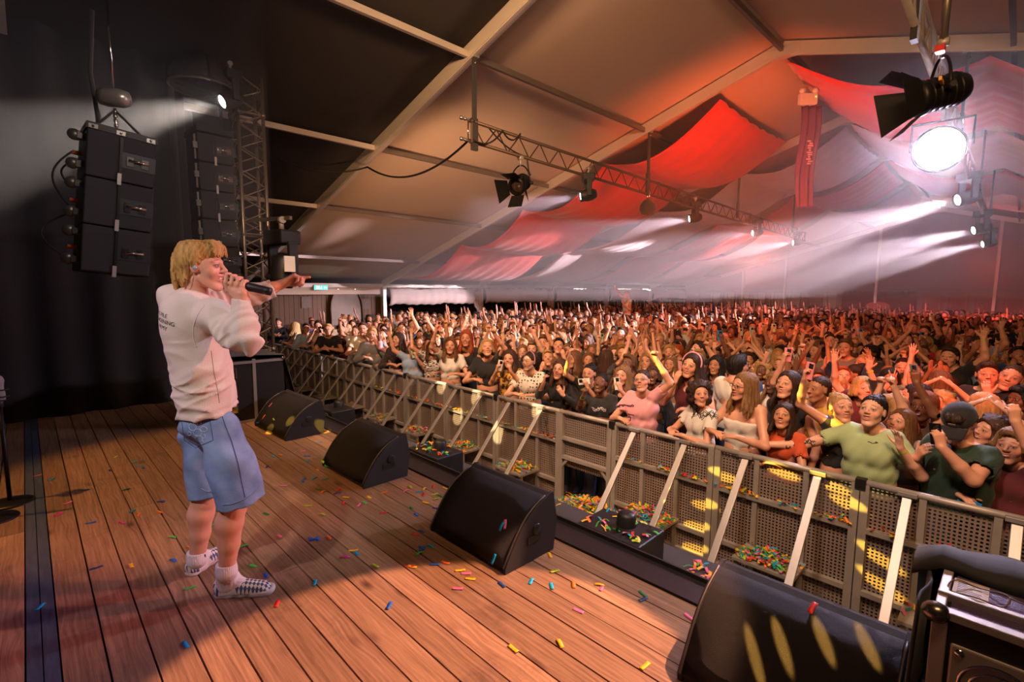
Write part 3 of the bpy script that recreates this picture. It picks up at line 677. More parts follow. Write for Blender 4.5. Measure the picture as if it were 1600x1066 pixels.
for i in range(9):
    a = PI/2*i/8
    g.append([Vector(((.40+.02*math.sin(j*2.4))*math.cos(a)*math.cos(2*PI*j/36), (.38+.02*math.sin(j*2.4))*math.cos(a)*math.sin(2*PI*j/36), .42*math.sin(a))) for j in range(37)])
MB().sheet(g).build('cover', mat('cover_cloth', S(70, 63, 58), .7, bump=.4), dm, solid=.01)
MB().tube([(.41*math.cos(t), .39*math.sin(t), 0) for t in np.linspace(0, 2*PI, 30)], .014, 6).build('rim_rope', M['steel_tube'], dm)
moving_head((-7.75, 2.2, 5.52), (-7.1, -1.5, 3.6), 'lit round spot on the tower throwing a smoky beam left', s=.8, power=1500, col=(1, .90, .78), angle=24)
q = MB().ball((-8.9, -.9, 5.5), .03, 8).build('work_light', emis('orange_glow', (1, .3, .04), 5), label='tiny orange indicator light in the dark upper left', cat='lamp')
# the dark moving head standing by the tower
mh = moving_head((-7.55, 2.72, 3.38), (-7.4, 2.2, 1.2), 'big unlit black moving head hanging at the right side of the tower', lit=False, s=1.25)
q = MB().cbox((.26, -.06, -.36), (.02, .16, .22), Matrix.Rotation(.2, 4, 'Z')); q.build('data_plate', M['white_plastic'], mh)
MB().beam((-8.2, 2.45, 3.68), (-7.4, 2.8, 3.68), .05, .05).build('steel_bracket', M['steel_tube'], label='short steel arm holding the unlit moving head to the tower', cat='bracket')
cable([(-8.1, 2.3, 3.9), (-7.9, 2.15, 3.5), (-7.95, 2.25, 3.1)], .012, 'thin grey cable looping beside the tower behind the singer\'s face', sag=-.18)
q = MB()
for i in range(3): q.tube([(-8.35+.05*i, 2.2, 5.8-.1*i), (-8.3+.03*i, 2.24, 3.2), (-8.3, 2.3, 1.2)], .01, 6)
q.build('cable_bundle', M['cable'], label='bundle of black cables tied down the truss tower', cat='cable')

# ------------------------------------------------------------------ stage monitors
def wedge(x0, x1, label, tilt=0, h=.375, dpt=.42):
    w_ = x1-x0; t = thing('stage_monitor', label, 'loudspeaker', ((x0+x1)/2, 1.81, ST), rz=tilt, group='floor monitors along the stage edge')
    def prof(e=0):
        p = [(0-e, 0.0), (0-e, .035)]
        for i in range(11):
            s = i/10; p.append((s*(dpt-.04)-e*.7-.0 + .0, .035+(h-.035)*(1.0*s+.30*math.sin(PI*s)**1*(1-s*.5))/1.0 + e*.6))
        p += [(dpt-.015, h-.004), (dpt+.02, h*.5), (dpt-.01, 0)]
        return p
    pf = prof()
    for s in (-1, 1):
        MB().prism(pf, 'x', s*w_/2-(.02 if s > 0 else -.0), s*w_/2+(.0 if s > 0 else .02)).build('side_panel', M['speaker_paint'], t, bevel=.004)
    MB().prism([(a+.008 if a < dpt-.1 else a-.004, max(c-.006, .004)) for a, c in pf], 'x', -w_/2+.02, w_/2-.02).build('cabinet', M['speaker_paint'], t)
    g = MB(); cur = pf[1:12]
    g.sheet([[Vector((x, a-.002, c+.0015)) for x in np.linspace(-w_/2+.022, w_/2-.022, 5)] for a, c in cur])
    g.build('grille', M['grille'], t, solid=.004)
    for s in (-1, 1):
        MB().tube([Vector((s*(w_/2-.012), a-.004, c+.004)) for a, c in cur], .006, 6).build('trim_edge', mat('worn_edge', S(90, 84, 84), .4, .5), t)
    k = MB().lathe([(0, 0), (.03, 0), (.035, .004), (.03, .008), (0, .004)], (w_/2, dpt*.6, h*.5), 16, axis=(1, 0, 0)); k.build('pole_socket', M['black_plastic'], t)
    k = MB().box((w_/2, dpt*.42, h*.3), (w_/2+.004, dpt*.68, h*.42)); k.build('handle', M['black_plastic'], t)
    return t
wedge(-6.06, -5.22, 'floor monitor farthest from the camera, beside the cloth-covered case', .05)
wedge(-4.27, -3.53, 'floor monitor with purple-tinted grille, second from the far end', .02)
wedge(-2.61, -1.89, 'large black floor monitor in the middle of the stage edge', 0)
wedge(-.865, -.17, 'nearest black floor monitor at the bottom right, glittering in gold light', 0)

# ------------------------------------------------------------------ flight case with cloth, far end
PLY = mat('case_laminate', S(36, 32, 33), .45, var=.2, scale=30, bump=.1)
fc = thing('flight_case', 'black flight case with chrome latches under a black cloth at the far stage edge', 'case', (-6.62, 1.86, ST))
MB().box((-.42, -.42, .0), (.34, .36, .74)).build('case_body', PLY, fc, bevel=.008)
e = MB()
for y in (-.43, -.0):
    e.box((.335, y, 0), (.352, y+.035, .75))
for z in (0, .7): e.box((.335, -.43, z), (.35, .36, z+.03))
e.build('edge_rails', M['alu'], fc)
for z in (.2, .6):
    for y in (-.25,):
        l = MB().cbox((.355, y, z), (.02, .15, .13)); l.build('latch_dish', M['chrome'], fc, bevel=.006)
        q = MB().lathe([(0, 0), (.035, 0), (.04, .006), (.02, .014), (0, .016)], (.365, y, z), 16, axis=(1, 0, 0)).cbox((.372, y, z), (.012, .07, .018))
        q.build('butterfly_latch', M['chrome'], fc)
for y in (-.43, .35):
    for z in (.02, .73): MB().ball((.335, y, z), .032, 12).build('ball_corner', M['chrome'], fc)
CL = mat('shiny_black_cloth', S(14, 13, 13), .75, scale=3, bump=.4, bscale=7, sheen=.2)
g = []
cp = [(-.62, .78), (-.2, .79), (.1, .785), (.35, .77), (.42, .5), (.50, .15), (.56, .01)]
for i, (a, c) in enumerate(cp):
    g.append([Vector((.37-.8*(j/14)+.0*i, a+.02*math.sin(j*1.3)*min(1, i/3)+(.0), c+.006*math.sin(j*2+i))) for j in range(15)])
MB().sheet(g).build('covering_cloth', CL, None, origin=(0, 0, 0), solid=.006)
cc = bpy.data.objects[[o.name for o in COL.objects if o.name.startswith('covering_cloth')][0]]; cc.location = (-6.62, 1.86, ST)
tag(cc, 'shiny black cloth draped over the far flight case down to the stage edge', 'cloth')
# ------------------------------------------------------------------ side case at bottom right
sf = thing('side_case', 'black equipment case with ball corner and chrome dish at the bottom right corner', 'case', (-.105, 1.92, ST))
MB().box((0, 0, .0), (.95, .50, .62)).build('case_body', PLY, sf, bevel=.006)
e = MB()
e.box((-.006, -.008, .615), (.95, .028, .64)); e.box((-.008, -.008, 0), (.03, .03, .64)); e.box((-.006, .1, .62), (.95, .125, .648)); e.box((-.006, 0, .615), (.02, .5, .64))
e.build('edge_rails', M['alu_dull'], sf, bevel=.003)
MB().ball((.0, -.0, .625), .036, 16, (1, 1, .85)).build('ball_corner', mat('dull_chrome', S(140, 132, 118), .25, .95), sf)
MB().box((.03, .03, .62), (.95, .1, .628)).build('purple_tray', mat('sparkly_laminate', S(92, 78, 112), .35, .2, var=.6, scale=260, bump=.5, bscale=300), sf)
MB().box((.03, .126, .62), (.95, .30, .63)).build('purple_tray', bpy.data.materials['sparkly_laminate'], sf)
px, pz = .15, .44
q = MB().prism([(px-.11, pz-.11), (px+.11, pz-.11), (px+.11, pz+.11), (px-.11, pz+.11)], 'y', -.012, 0); q.build('dish_plate', M['alu_dull'], sf, bevel=.008)
q = MB()
for r in (.085, .062, .04): q.lathe([(r-.008, -.004), (r, .006), (r+.006, -.004)], (px, -.012, pz), 36, axis=(0, -1, 0))
q.build('dish_rings', M['chrome'], sf)
MB().lathe([(0, -.02), (.036, -.004), (.04, .002)], (px, -.012, pz), 24, axis=(0, -1, 0)).build('dish_hollow', M['black_plastic'], sf)
for s in (-1, 1):
    for s2 in (-1, 1): MB().lathe([(0, .008), (.01, .005), (.013, 0)], (px+s*.088, -.012, pz+s2*.088), 12, axis=(0, -1, 0)).build('rivet', M['chrome'], sf)
g = []
cp = [(.335, .632), (.35, .655), (.385, .672), (.44, .678), (.50, .67), (.55, .64), (.57, .45), (.58, .1)]
for i, (a, c) in enumerate(cp):
    g.append([Vector((-.05+ (0 if j else -.03) + j*.045, a+.01*math.sin(j*.9+i), c+.008*math.sin(j*1.1+i*.6) - (.04 if j == 0 else 0))) for j in range(24)])
o = MB().sheet(g).build('covering_cloth', CL, None, solid=.008, label='black cloth rolled back over the rear of the near equipment case', cat='cloth'); o.location = (-.115, 1.87, ST)
g = [[Vector((-.03-.01*math.sin(j*1.2)-.02*(1-i/5), .0+.5*j/10, .02+.60*i/5)) for j in range(11)] for i in range(6)]
o = MB().sheet(g).build('side_cloth', CL, None, solid=.006, label='black cloth hanging down the left side of the near equipment case', cat='cloth'); o.location = (-.115, 1.94, ST)
pm = mat('setlist_paper', S(205, 195, 190), .7, var=.1)
sl = MB().box((.035, .13, .631), (.12, .27, .6325)).build('setlist', pm, None, label='crumpled white set list sheet on the purple case top', cat='paper'); sl.location = (-.115, 1.92, ST)
q = MB()
for i in range(9): q.box((.045, .14+i*.013, .6326), (.045+.03+.03*rnd.random(), .145+i*.013, .633))
q.build('printed_lines', M['black_plastic'], sl)
GL = mat('clear_plastic', (.95, .95, .95), .05, trans=.95, var=.01)
o = MB().lathe([(.022, 0), (.03, .085), (.032, .085), (.0235, 0), (.0, 0)], (0, 0, .034), 24, axis=(1, .25, 0)).build('plastic_cup', GL, None, label='clear plastic cup lying on the purple case top', cat='cup'); o.location = (.12, 2.09, ST+.633)
q = MB().tube([(.07*math.cos(t)*(1+.1*math.sin(2*t)), .055*math.sin(t), .012+.008*math.sin(3*t)) for t in np.linspace(0, 4.3*PI, 60)] + [(.14, .01, .01), (.22, -.02, .006), (.3, .0, .006)], .0022, 6)
o = q.build('thin_cable', mat('brown_cable', S(120, 100, 80), .3), None, label='thin coiled cable with plug lying beside the cup', cat='cable'); o.location = (-.02, 2.1, ST+.633)
o = MB().box((.2, .5, .66), (.27, .52, .71)).build('green_label', mat('green_tape', S(60, 130, 90), .5), None, label='small green and blue tape on the near covered case', cat='tape'); o.location = (.22, 1.87, ST+.02)

# ------------------------------------------------------------------ pit lights on the shelf
def pit_unit(x, y, label, s=1.0):
    t = thing('strobe_unit', label, 'stage light', (x, y, ST-.30), rz=.02)
    MB().box((-.25, -.17, .03), (.25, .17, .25)).build('housing', M['black_plastic'], t, bevel=.012)
    f = MB()
    for sx in (-.2, .2): f.box((sx-.02, -.15, 0), (sx+.02, .15, .03))
    f.build('feet', M['black_metal'], t)
    g = MB()
    for i in range(8): g.box((-.21+i*.017, -.176, .06), (-.205+i*.017+.004, -.17, .19))
    for i in range(5): g.box((.02, -.176, .06+i*.028), (.22, -.17, .07+i*.028))
    g.build('vents', M['black_metal'], t)
    MB().box((-.22, -.177, .2), (-.16, -.17, .222)).build('red_label', emis('red_display', (1, .06, .04), 1.6), t)
    MB().box((.2, -.178, .12), (.235, -.17, .15)).build('yellow_label', mat('yellow_sticker', S(190, 185, 60), .5), t)
    MB().lathe([(0, .09), (.05, .09), (.065, .07), (.07, 0)], (.02, .05, .25), 20).build('filler_cap', M['black_plastic'], t)
    q = MB().box((.05, -.175, .2), (.16, -.171, .207)).box((.08, -.175, .212), (.14, -.171, .217)); q.build('printed_name', mat('grey_print', S(120, 118, 115), .6), t)
    return t
pit_unit(-1.83, 2.86, 'black confetti machine with red display near the stage edge sticker')
pit_unit(-4.08, 2.9, 'black confetti machine behind the purple-tinted floor monitor', 1)
pit_unit(-6.5, 2.95, 'black machine with small red light beyond the farthest floor monitor', 1)
q = thing('chrome_bucket', 'small sparkling chain pile beside the second floor monitor', 'chain', (-4.5, 2.62, ST-.30))
k = MB()
for i in range(46): k.ball((.07*math.sin(i*2.4)*(1-i/70), .07*math.cos(i*2.4)*(1-i/70), .01+i*.005), .011, 6)
k.build('chain_links', M['chrome'], q)
o = thing('edge_sticker', 'round white sticker with dark emblem on the black stage edge', 'sticker', onz(1040, 929, ST-.03)+Vector((0, 0, .0005)))
MB().lathe([(0, .001), (.04, .001), (.041, 0)], n=28).build('disc', mat('sticker_white', S(205, 192, 185), .5), o)
q = MB().add([(-.024, -.012, .0016), (.0, -.02, .0016), (.026, -.01, .0016), (.012, .004, .0016), (.004, .022, .0016), (-.01, .006, .0016)], [(0, 1, 2, 3, 4, 5)]); q.build('emblem', M['black_plastic'], o)
o = MB().lathe([(0, .004), (.009, .004), (.012, 0)], onz(972, 905, ST-.029), 14).build('edge_screw', M['chrome'], label='shiny round bolt set in the black stage edge', cat='bolt')
MB().box((-.15, .0, 0), (.15, .2, .02)).build('floor_plate', M['black_metal'], None, label='low black plate with a bright line on the pit shelf near the last monitor', cat='plate').location = (-1.2, 2.75, ST-.30)

# ------------------------------------------------------------------ crowd barrier
def holes_mat():
    m = mat('perforated_plate', S(168, 150, 138), .5, .45, scale=3, var=.15)
    nt = m.node_tree; N = nt.nodes; L = nt.links; b = N['Principled BSDF']
    tc = N.new('ShaderNodeTexCoord'); sx = N.new('ShaderNodeSeparateXYZ'); L.new(tc.outputs['Object'], sx.inputs[0])
    def fr(sock):
        a = N.new('ShaderNodeMath'); a.operation = 'MULTIPLY'; a.inputs[1].default_value = 1/.029; L.new(sock, a.inputs[0])
        f = N.new('ShaderNodeMath'); f.operation = 'FRACT'; L.new(a.outputs[0], f.inputs[0])
        s = N.new('ShaderNodeMath'); s.operation = 'SUBTRACT'; s.inputs[1].default_value = .5; L.new(f.outputs[0], s.inputs[0])
        p = N.new('ShaderNodeMath'); p.operation = 'ABSOLUTE'; L.new(s.outputs[0], p.inputs[0]); return p
    a, c = fr(sx.outputs[0]), fr(sx.outputs[2])
    mx = N.new('ShaderNodeMath'); mx.operation = 'MAXIMUM'; L.new(a.outputs[0], mx.inputs[0]); L.new(c.outputs[0], mx.inputs[1])
    lt = N.new('ShaderNodeMath'); lt.operation = 'LESS_THAN'; lt.inputs[1].default_value = .27; L.new(mx.outputs[0], lt.inputs[0])
    tr_ = N.new('ShaderNodeBsdfTransparent'); mxs = N.new('ShaderNodeMixShader'); L.new(lt.outputs[0], mxs.inputs[0]); L.new(b.outputs[0], mxs.inputs[1]); L.new(tr_.outputs[0], mxs.inputs[2])
    L.new(mxs.outputs[0], N['Material Output'].inputs[0]); return m
PERF = holes_mat()
BY = 4.66
def barrier(gate=False, W_=1.17):
    t = thing('crowd_barrier', 'x', 'barrier', (0, BY, 0), group='aluminium crowd barrier panels')
    f = MB(); h = 1.2
    f.tube([(-W_/2+.004, .0, h-.02), (W_/2-.004, .0, h-.02)], .027, 10)
    for x in (-W_/2+.032, W_/2-.032): f.box((x-.028, -.03, 0), (x+.028, .02, h-.03))
    f.box((-W_/2, -.025, 0), (W_/2, .02, .05))
    f.build('frame', M['alu_dull'], t)
    xs = (-.2, .2) if not gate else ()
    for x in xs: MB().box((x-.022, -.02, .05), (x+.022, .015, h-.03)).build('upright', M['alu_dull'], t)
    for z in ((.28, .80) if not gate else (.62, .86)): MB().box((-W_/2+.06, -.035, z-.02), (W_/2-.06, .015, z+.02)).build('rail', M['alu_dull'], t)
    MB().box((-W_/2+.05, .016, .05 if not gate else .5), (W_/2-.05, .02, h-.05)).build('perforated_plate', PERF, t)
    if not gate:
        for x in (-.29, .29):
            b = MB().beam((x, -.05, h-.05), (x, -1.03, .03), .022, .06, up=(1, 0, 0)); b.build('brace', M['alu'], t, bevel=.004)
            MB().cbox((x, -.035, h-.02), (.12, .05, .035)).build('hinge', M['alu'], t, bevel=.004)
        MB().box((-.25, -.36, .33), (.25, -.02, .355)).build('step', M['alu_dull'], t)
        k = MB()
        for x in (-.22, .22): k.box((x-.015, -.34, 0), (x+.015, -.31, .33))
        k.build('step_legs', M['alu_dull'], t)
        MB().box((-W_/2+.03, -1.06, 0), (W_/2-.03, -.98, .03)).build('base_bar', M['alu_dull'], t)
    else:
        k = MB().beam((-W_/2+.05, -.01, .5), (-W_/2+.16, -.01, .62), .03).beam((W_/2-.05, -.01, .5), (W_/2-.16, -.01, .62), .03); k.build('corner_brace', M['alu_dull'], t)
    return t
B0 = barrier(); BG = barrier(True, .78)
xb = [.985, -.185, -1.355, -2.525] + [-4.465-1.17*i for i in range(9)]
who = ['panel at the right edge of the picture behind the near case', 'panel in front of the man in the black cap', 'panel in front of the woman in the pale green top', 'panel in front of the curly-haired woman, right of the cable gate', 'panel left of the cable gate below the polka-dot top', 'panel below the woman in the black t-shirt with raised arms', 'panel below the woman in the white knit top, lit by yellow patches', 'panel below the man in the pale shirt holding a phone', 'panel below the man in the open grey shirt and glasses', 'panel below the tall man in the beige t-shirt', 'panel below the man in the black polo leaning on folded arms', 'panel below the man in the light blue shirt', 'last visible panel beside the truss tower']
for i, x in enumerate(xb):
    o = B0 if i == 0 else dup(B0)
    o.location = (x, BY, 0); o['label'] = 'aluminium crowd barrier ' + who[i]
BG.location = (-3.5, BY, 0); BG['label'] = 'narrow barrier panel with a dark cable gate low down'
q = MB()
for i in range(5): q.tube([(-3.9+.12*i, 3.5, .05), (-3.8+.13*i, 4.3, .09+.02*i), (-3.7+.1*i, 4.9, .06)], .03, 8)
q.build('cable_loom', M['cable'], label='thick black cables running through the barrier cable gate', cat='cable')
for x, lb in ((-.77, 'black clip over the barrier joint right of the green top'), (-3.11, 'black clip over the barrier joint left of the pink shirt'), (-5.05, 'black clip over the barrier joint below the raised phone'), (-7.39, 'black clip over the barrier joint below the pale shirt')):
    MB().box((x-.035, BY-.04, 1.13), (x+.035, BY+.03, 1.212)).build('joint_clip', M['black_plastic'], label=lb, cat='clip')

# ------------------------------------------------------------------ confetti
CC = {'blue': S(20, 96, 190), 'navy': S(24, 60, 120), 'cyan': S(20, 165, 215), 'teal': S(10, 140, 140), 'green': S(70, 185, 75), 'dark green': S(10, 110, 60), 'lime': S(175, 205, 40), 'yellow': S(240, 185, 30), 'orange': S(240, 120, 25), 'red': S(215, 40, 30), 'pink': S(240, 110, 165), 'magenta': S(215, 40, 140), 'white': S(225, 205, 200)}
CM = {k: mat('confetti_'+k.replace(' ', '_'), v, .5, var=.06) for k, v in CC.items()}
strips = {}
for kk, (bx) in enumerate((0.0, .006, -.004)):
    g = [[Vector((-.029+.058*i/6, -.0095+.019*j, .0015+bx*math.sin(PI*i/6) if bx > 0 else .0015+.004*abs(i/6-.5))) for j in range(2)] for i in range(7)]
    mb = MB().sheet(g); o = mb.build('confetti_strip', CM['blue'], solid=.0006); strips[kk] = o.data; bpy.data.objects.remove(o)
landmark = [((57, 790), 'on the metal joint strips'), ((120, 760), 'on the dim boards near the mic stand'), ((200, 735), 'on the amber boards behind the singer'), ((250, 830), 'left of the singer\'s rear shoe'), ((310, 880), 'by the singer\'s rear shoe'), ((290, 985), 'in front of the checkered shoes near the bottom'), ((400, 860), 'behind the singer\'s front shoe'), ((440, 930), 'beside the toe of the front shoe'), ((440, 700), 'before the farthest floor monitor'), ((500, 740), 'left of the purple-tinted monitor'), ((540, 790), 'in front of the purple-tinted monitor'), ((490, 840), 'in the shade right of the shorts'), ((570, 870), 'on the shadow band mid-stage'), ((640, 770), 'between the second and third monitors'), ((665, 800), 'left of the middle monitor'), ((600, 940), 'on the bright boards at centre'), ((680, 880), 'on the bright boards below the middle monitor'), ((790, 915), 'at the foot of the middle monitor'), ((860, 915), 'right of the middle monitor'), ((900, 960), 'between the middle and nearest monitors'), ((940, 890), 'on the black stage edge'), ((1000, 930), 'beside the black edge near the sticker'), ((900, 1030), 'at the bottom of the bright boards'), ((1040, 1040), 'beside the nearest monitor')]
items = []   # (px, py, colour)
def z6(x, y, c): items.append((x/3.2, 780+y/3.2, c))
def z1(x, y, c): items.append((400+x/3.136, 560+y/3.136, c))
def z2(x, y, c): items.append((760+x/3.552, 700+y/3.552, c))
def z3(x, y, c): items.append((x/3.808, 540+y/3.808, c))
for a in '200,540,cyan 290,80,magenta 455,120,blue 862,192,green 865,308,blue 655,333,yellow 950,446,green 928,730,cyan 1075,130,green 1220,237,green 1265,335,green 1330,385,blue 1330,75,dark green 1395,188,pink 1540,35,lime 1575,420,cyan 1385,525,red 1570,203,blue 1590,200,blue 480,345,navy 950,245,orange'.replace('dark green', 'dark_green').split():
    x, y, c = a.split(','); z6(float(x), float(y), c.replace('_', ' '))
for a in '55,532,navy 230,455,pink 250,480,blue 250,503,cyan 80,480,cyan 120,475,orange 310,412,cyan 300,548,orange 235,590,blue 285,588,teal 338,593,cyan 228,603,blue 135,625,pink 308,643,dark_green 330,655,orange 405,645,red 400,662,navy 440,682,yellow 430,710,red 530,708,green 505,720,pink 555,682,yellow 630,658,orange 325,767,lime 625,758,red 735,650,pink 755,632,lime 825,640,yellow 800,655,cyan 820,668,red 875,667,lime 900,675,dark_green 925,637,yellow 870,630,red 885,690,lime 830,708,yellow 760,735,dark_green 785,767,blue 885,735,navy 810,850,navy 780,865,red 355,880,orange 265,888,blue 477,943,yellow 495,958,cyan 435,975,magenta 812,930,blue 855,922,cyan 800,957,green 877,1010,blue 928,1002,orange 765,1022,yellow 585,1018,lime 1000,1040,yellow 1030,1055,pink'.split():
    x, y, c = a.split(','); z1(float(x), float(y), c.replace('_', ' '))
for a in '85,760,navy 248,742,cyan 362,768,cyan 380,685,lime 485,760,orange 628,762,yellow 640,778,pink 510,905,pink 868,812,dark_green 870,842,navy 352,597,yellow 1125,940,pink'.split():
    x, y, c = a.split(','); z2(float(x), float(y), c.replace('_', ' '))
for a in '222,775,orange 308,798,cyan 685,665,lime 795,692,cyan 828,715,cyan 853,730,blue 485,620,red 508,860,teal 753,858,dark_green 655,745,navy 405,937,pink 957,930,blue 790,985,teal 825,1008,orange 950,993,orange 725,1055,magenta 540,1055,blue 345,1005,magenta'.split():
    x, y, c = a.split(','); z3(float(x), float(y), c.replace('_', ' '))
for a in '608,947,blue 715,920,pink 802,1014,yellow 875,1006,yellow 1008,1041,yellow 640,885,red 660,858,blue 735,905,yellow'.split():
    x, y, c = a.split(','); items.append((float(x), float(y), c))
def disamb(lst):
    """lst of (object, label, px): objects whose labels coincide get told apart by their order from the left"""
    from collections import defaultdict
    d = defaultdict(list)
    for o, l, px in lst: d[l].append((px, o))
    for l, v in d.items():
        v.sort(key=lambda a: a[0]); n = len(v)
        names = {1: [''], 2: ['left of two: ', 'right of two: '], 3: ['leftmost of three: ', 'middle of three: ', 'rightmost of three: ']}.get(n)
        if names is None: names = ['leftmost of several: ', 'second from left: '] + ['%s from left: ' % k for k in ('third', 'fourth', 'fifth', 'sixth', 'seventh', 'eighth', 'ninth', 'tenth', 'eleventh', 'twelfth')][:n-3] + ['rightmost of several: ']
        for k, (px, o) in enumerate(v): o['label'] = names[min(k, len(names)-1)] + l if names[0] else l
conf = []
def confetti(p, c, label, px, rz=None, n=None, rot=None):
    o = bpy.data.objects.new('confetti_strip', strips[rnd.choice((0, 1, 2))]); COL.objects.link(o)
    o.location = p; o.rotation_euler = rot or (0, 0, rz if rz is not None else rnd.uniform(0, PI))
    s = o.modifiers.new('solid', 'SOLIDIFY'); s.thickness = .0006
    o.material_slots[0].link = 'OBJECT'; o.material_slots[0].material = CM[c]
    tag(o, label, 'confetti', 'confetti strips scattered on the stage'); conf.append((o, label, px))
for (x, y, c) in items:
    zz = ST+.0022
    p = onz(x, y, zz)
    if p.y > front: zz = ST-.028; p = onz(x, y, zz)
    lm = min(landmark, key=lambda l: (l[0][0]-x)**2+(l[0][1]-y)**2)[1]
    confetti(p, c, c+' confetti strip '+lm, x)
for (x, y, c, lb) in ((940, 885, 'lime', 'lime confetti strip on the black stage edge'), (955, 895, 'red', 'red confetti strip on the black stage edge'), (966, 896, 'blue', 'blue confetti strip on the black stage edge'), (915, 866, 'white', 'white paper strip on the black stage edge')):
    confetti(onz(x, y, ST-.0265), c, lb, x)
# strips stuck on the monitors (found on the curved grille by ray casting)
def on_surface(x, y, c, lb):
    dg = bpy.context.evaluated_depsgraph_get(); hit, loc, nor, i, ob, m_ = sc.ray_cast(dg, CAM, ray(x, y))
    if not hit: return
    q = nor.to_track_quat('Z', 'Y'); from mathutils import Quaternion
    q = q @ Quaternion((0, 0, 1), rnd.uniform(0, PI))
    o = len(conf); confetti(loc+nor*.003, c, lb, x); conf[o][0].rotation_euler = q.to_euler()
for a in ((785, 823, 'cyan', 'cyan confetti strip stuck high on the middle monitor grille'), (790, 820, 'pink', 'pink confetti strip stuck on the middle monitor grille'), (772, 874, 'cyan', 'cyan confetti strip near the lower corner of the middle monitor'), (1270, 951, 'red', 'red confetti strip on the nearest monitor'), (505, 722, 'lime', 'pale lime strip at the foot of the purple-tinted grille'), (510, 728, 'green', 'green strip at the foot of the purple-tinted grille'), (423, 633, 'pink', 'pink strip on the farthest monitor'), (413, 652, 'orange', 'orange strip on the farthest monitor'), (428, 656, 'lime', 'lime strip on the farthest monitor'), (403, 661, 'blue', 'blue strip on the farthest monitor'), (409, 670, 'cyan', 'cyan strip low on the farthest monitor')): on_surface(*a)
disamb(conf)
# heaps nobody could count
HM = mat('mixed_paper', (1, 1, 1), .55, var=0)
_n = HM.node_tree.nodes; _a = _n.new('ShaderNodeAttribute'); _a.attribute_name = 'tint'; HM.node_tree.links.new(_a.outputs['Color'], _n['Principled BSDF'].inputs['Base Color'])
def heap(n, zone, hfun, label, pal=('yellow', 'yellow', 'orange', 'teal', 'green', 'lime', 'pink', 'cyan', 'red', 'yellow')):
    v = []; f = []; cols = []
    for i in range(n):
        x, y = zone(); L_ = .026; W_ = .009; a = rnd.uniform(0, PI); t1 = rnd.gauss(0, .35); t2 = rnd.gauss(0, .35)
        R_ = Matrix.Rotation(a, 3, 'Z') @ Matrix.Rotation(t1, 3, 'X') @ Matrix.Rotation(t2, 3, 'Y'); z = hfun(x, y)+abs(t2)*L_+abs(t1)*W_+.002
        b0 = len(v)
        for (p, q, b) in ((-L_, -W_, 0), (0, -W_, .005), (L_, -W_, 0), (L_, W_, 0), (0, W_, .005), (-L_, W_, 0)): v.append(Vector((x, y, z))+R_ @ Vector((p, q, b)))
        f += [(b0, b0+1, b0+4, b0+5), (b0+1, b0+2, b0+3, b0+4)]; c = CC[rnd.choice(pal)]; cols += [c, c]
    me = bpy.data.meshes.new('confetti_heap'); me.from_pydata(v, [], f); at_ = me.attributes.new('tint', 'FLOAT_COLOR', 'FACE')
    at_.data.foreach_set('color', [k for c in cols for k in (*c, 1)]); me.materials.append(HM)
    o = bpy.data.objects.new('confetti_heap', me); COL.objects.link(o); return tag(o, label, 'confetti', 'confetti heaps', 'stuff')
stepn = ['under the near case', 'on the barrier step below the black-capped man', 'on the barrier step below the green top', 'on the barrier step right of the confetti machine', 'on the barrier step left of the cable gate', 'on the barrier step behind the middle monitor', 'on the barrier step behind the second machine', 'on the barrier step below the raised phone', 'on the far barrier step beside the second monitor', 'thinly on the far barrier step', 'on the farthest littered barrier step']
for i, x in enumerate(xb[:11]):
    n = [60, 60, 240, 240, 200, 160, 130, 60, 20, 14, 10][i]
    heap(n, lambda: (x+max(-.24, min(.24, rnd.gauss(0, .13))), BY-.19+rnd.uniform(-.15, .15)), lambda a, c: .357+rnd.random()*.045*max(0, 1-abs(a-x)/.25), 'heap of mixed confetti '+stepn[i])
    if i < 8: heap(60, lambda: (x+rnd.choice((-.36, .05, .4))+rnd.gauss(0, .07), BY-.024+rnd.uniform(-.012, .0)), lambda a, c: .822+rnd.random()*.012, 'loose confetti on the middle rail, panel ' + ' '.join(who[i].split(',')[0].split(' ')[1:9]), ('yellow', 'orange', 'cyan', 'lime', 'red'))
heap(2600, lambda: (rnd.gauss(-3.25, .36), rnd.uniform(3.33, 4.9)), lambda a, c: .01+(.12+.22*math.exp(-((c-4.2)/.5)**2))*(.6+.4*rnd.random())*math.exp(-((a+3.25)/.5)**2), 'deep yellow confetti heap on the pit floor before the cable gate', ('yellow', 'yellow', 'yellow', 'orange', 'lime', 'teal', 'green', 'blue', 'pink'))
heap(800, lambda: (rnd.uniform(-3.0, .6), rnd.uniform(3.35, 4.5)), lambda a, c: .005+.01*rnd.random(), 'scattered confetti on the pit floor below the right barrier panels')
heap(600, lambda: (rnd.uniform(-7.5, -3.6), rnd.uniform(3.35, 4.5)), lambda a, c: .005+.01*rnd.random(), 'scattered confetti on the pit floor below the left barrier panels')
heap(230, lambda: (rnd.uniform(-1.45, -.75), rnd.uniform(2.75, 3.28)), lambda a, c: .802+.01*rnd.random(), 'confetti lying on the black pit shelf beside the nearest monitor', ('yellow', 'yellow', 'orange', 'lime', 'green', 'cyan', 'pink', 'teal'))
heap(70, lambda: (rnd.uniform(-3.7, -2.6), rnd.uniform(2.7, 3.28)), lambda a, c: .802+.006*rnd.random(), 'confetti on the black pit shelf behind the middle monitor')
heap(34, lambda: (-1.83+rnd.uniform(-.23, .23), 2.86+rnd.uniform(-.15, .15)), lambda a, c: ST-.30+.252, 'confetti lying on top of the nearest confetti machine')
heap(34, lambda: (-4.08+rnd.uniform(-.23, .23), 2.9+rnd.uniform(-.15, .15)), lambda a, c: ST-.30+.252, 'confetti lying on top of the machine behind the second monitor')

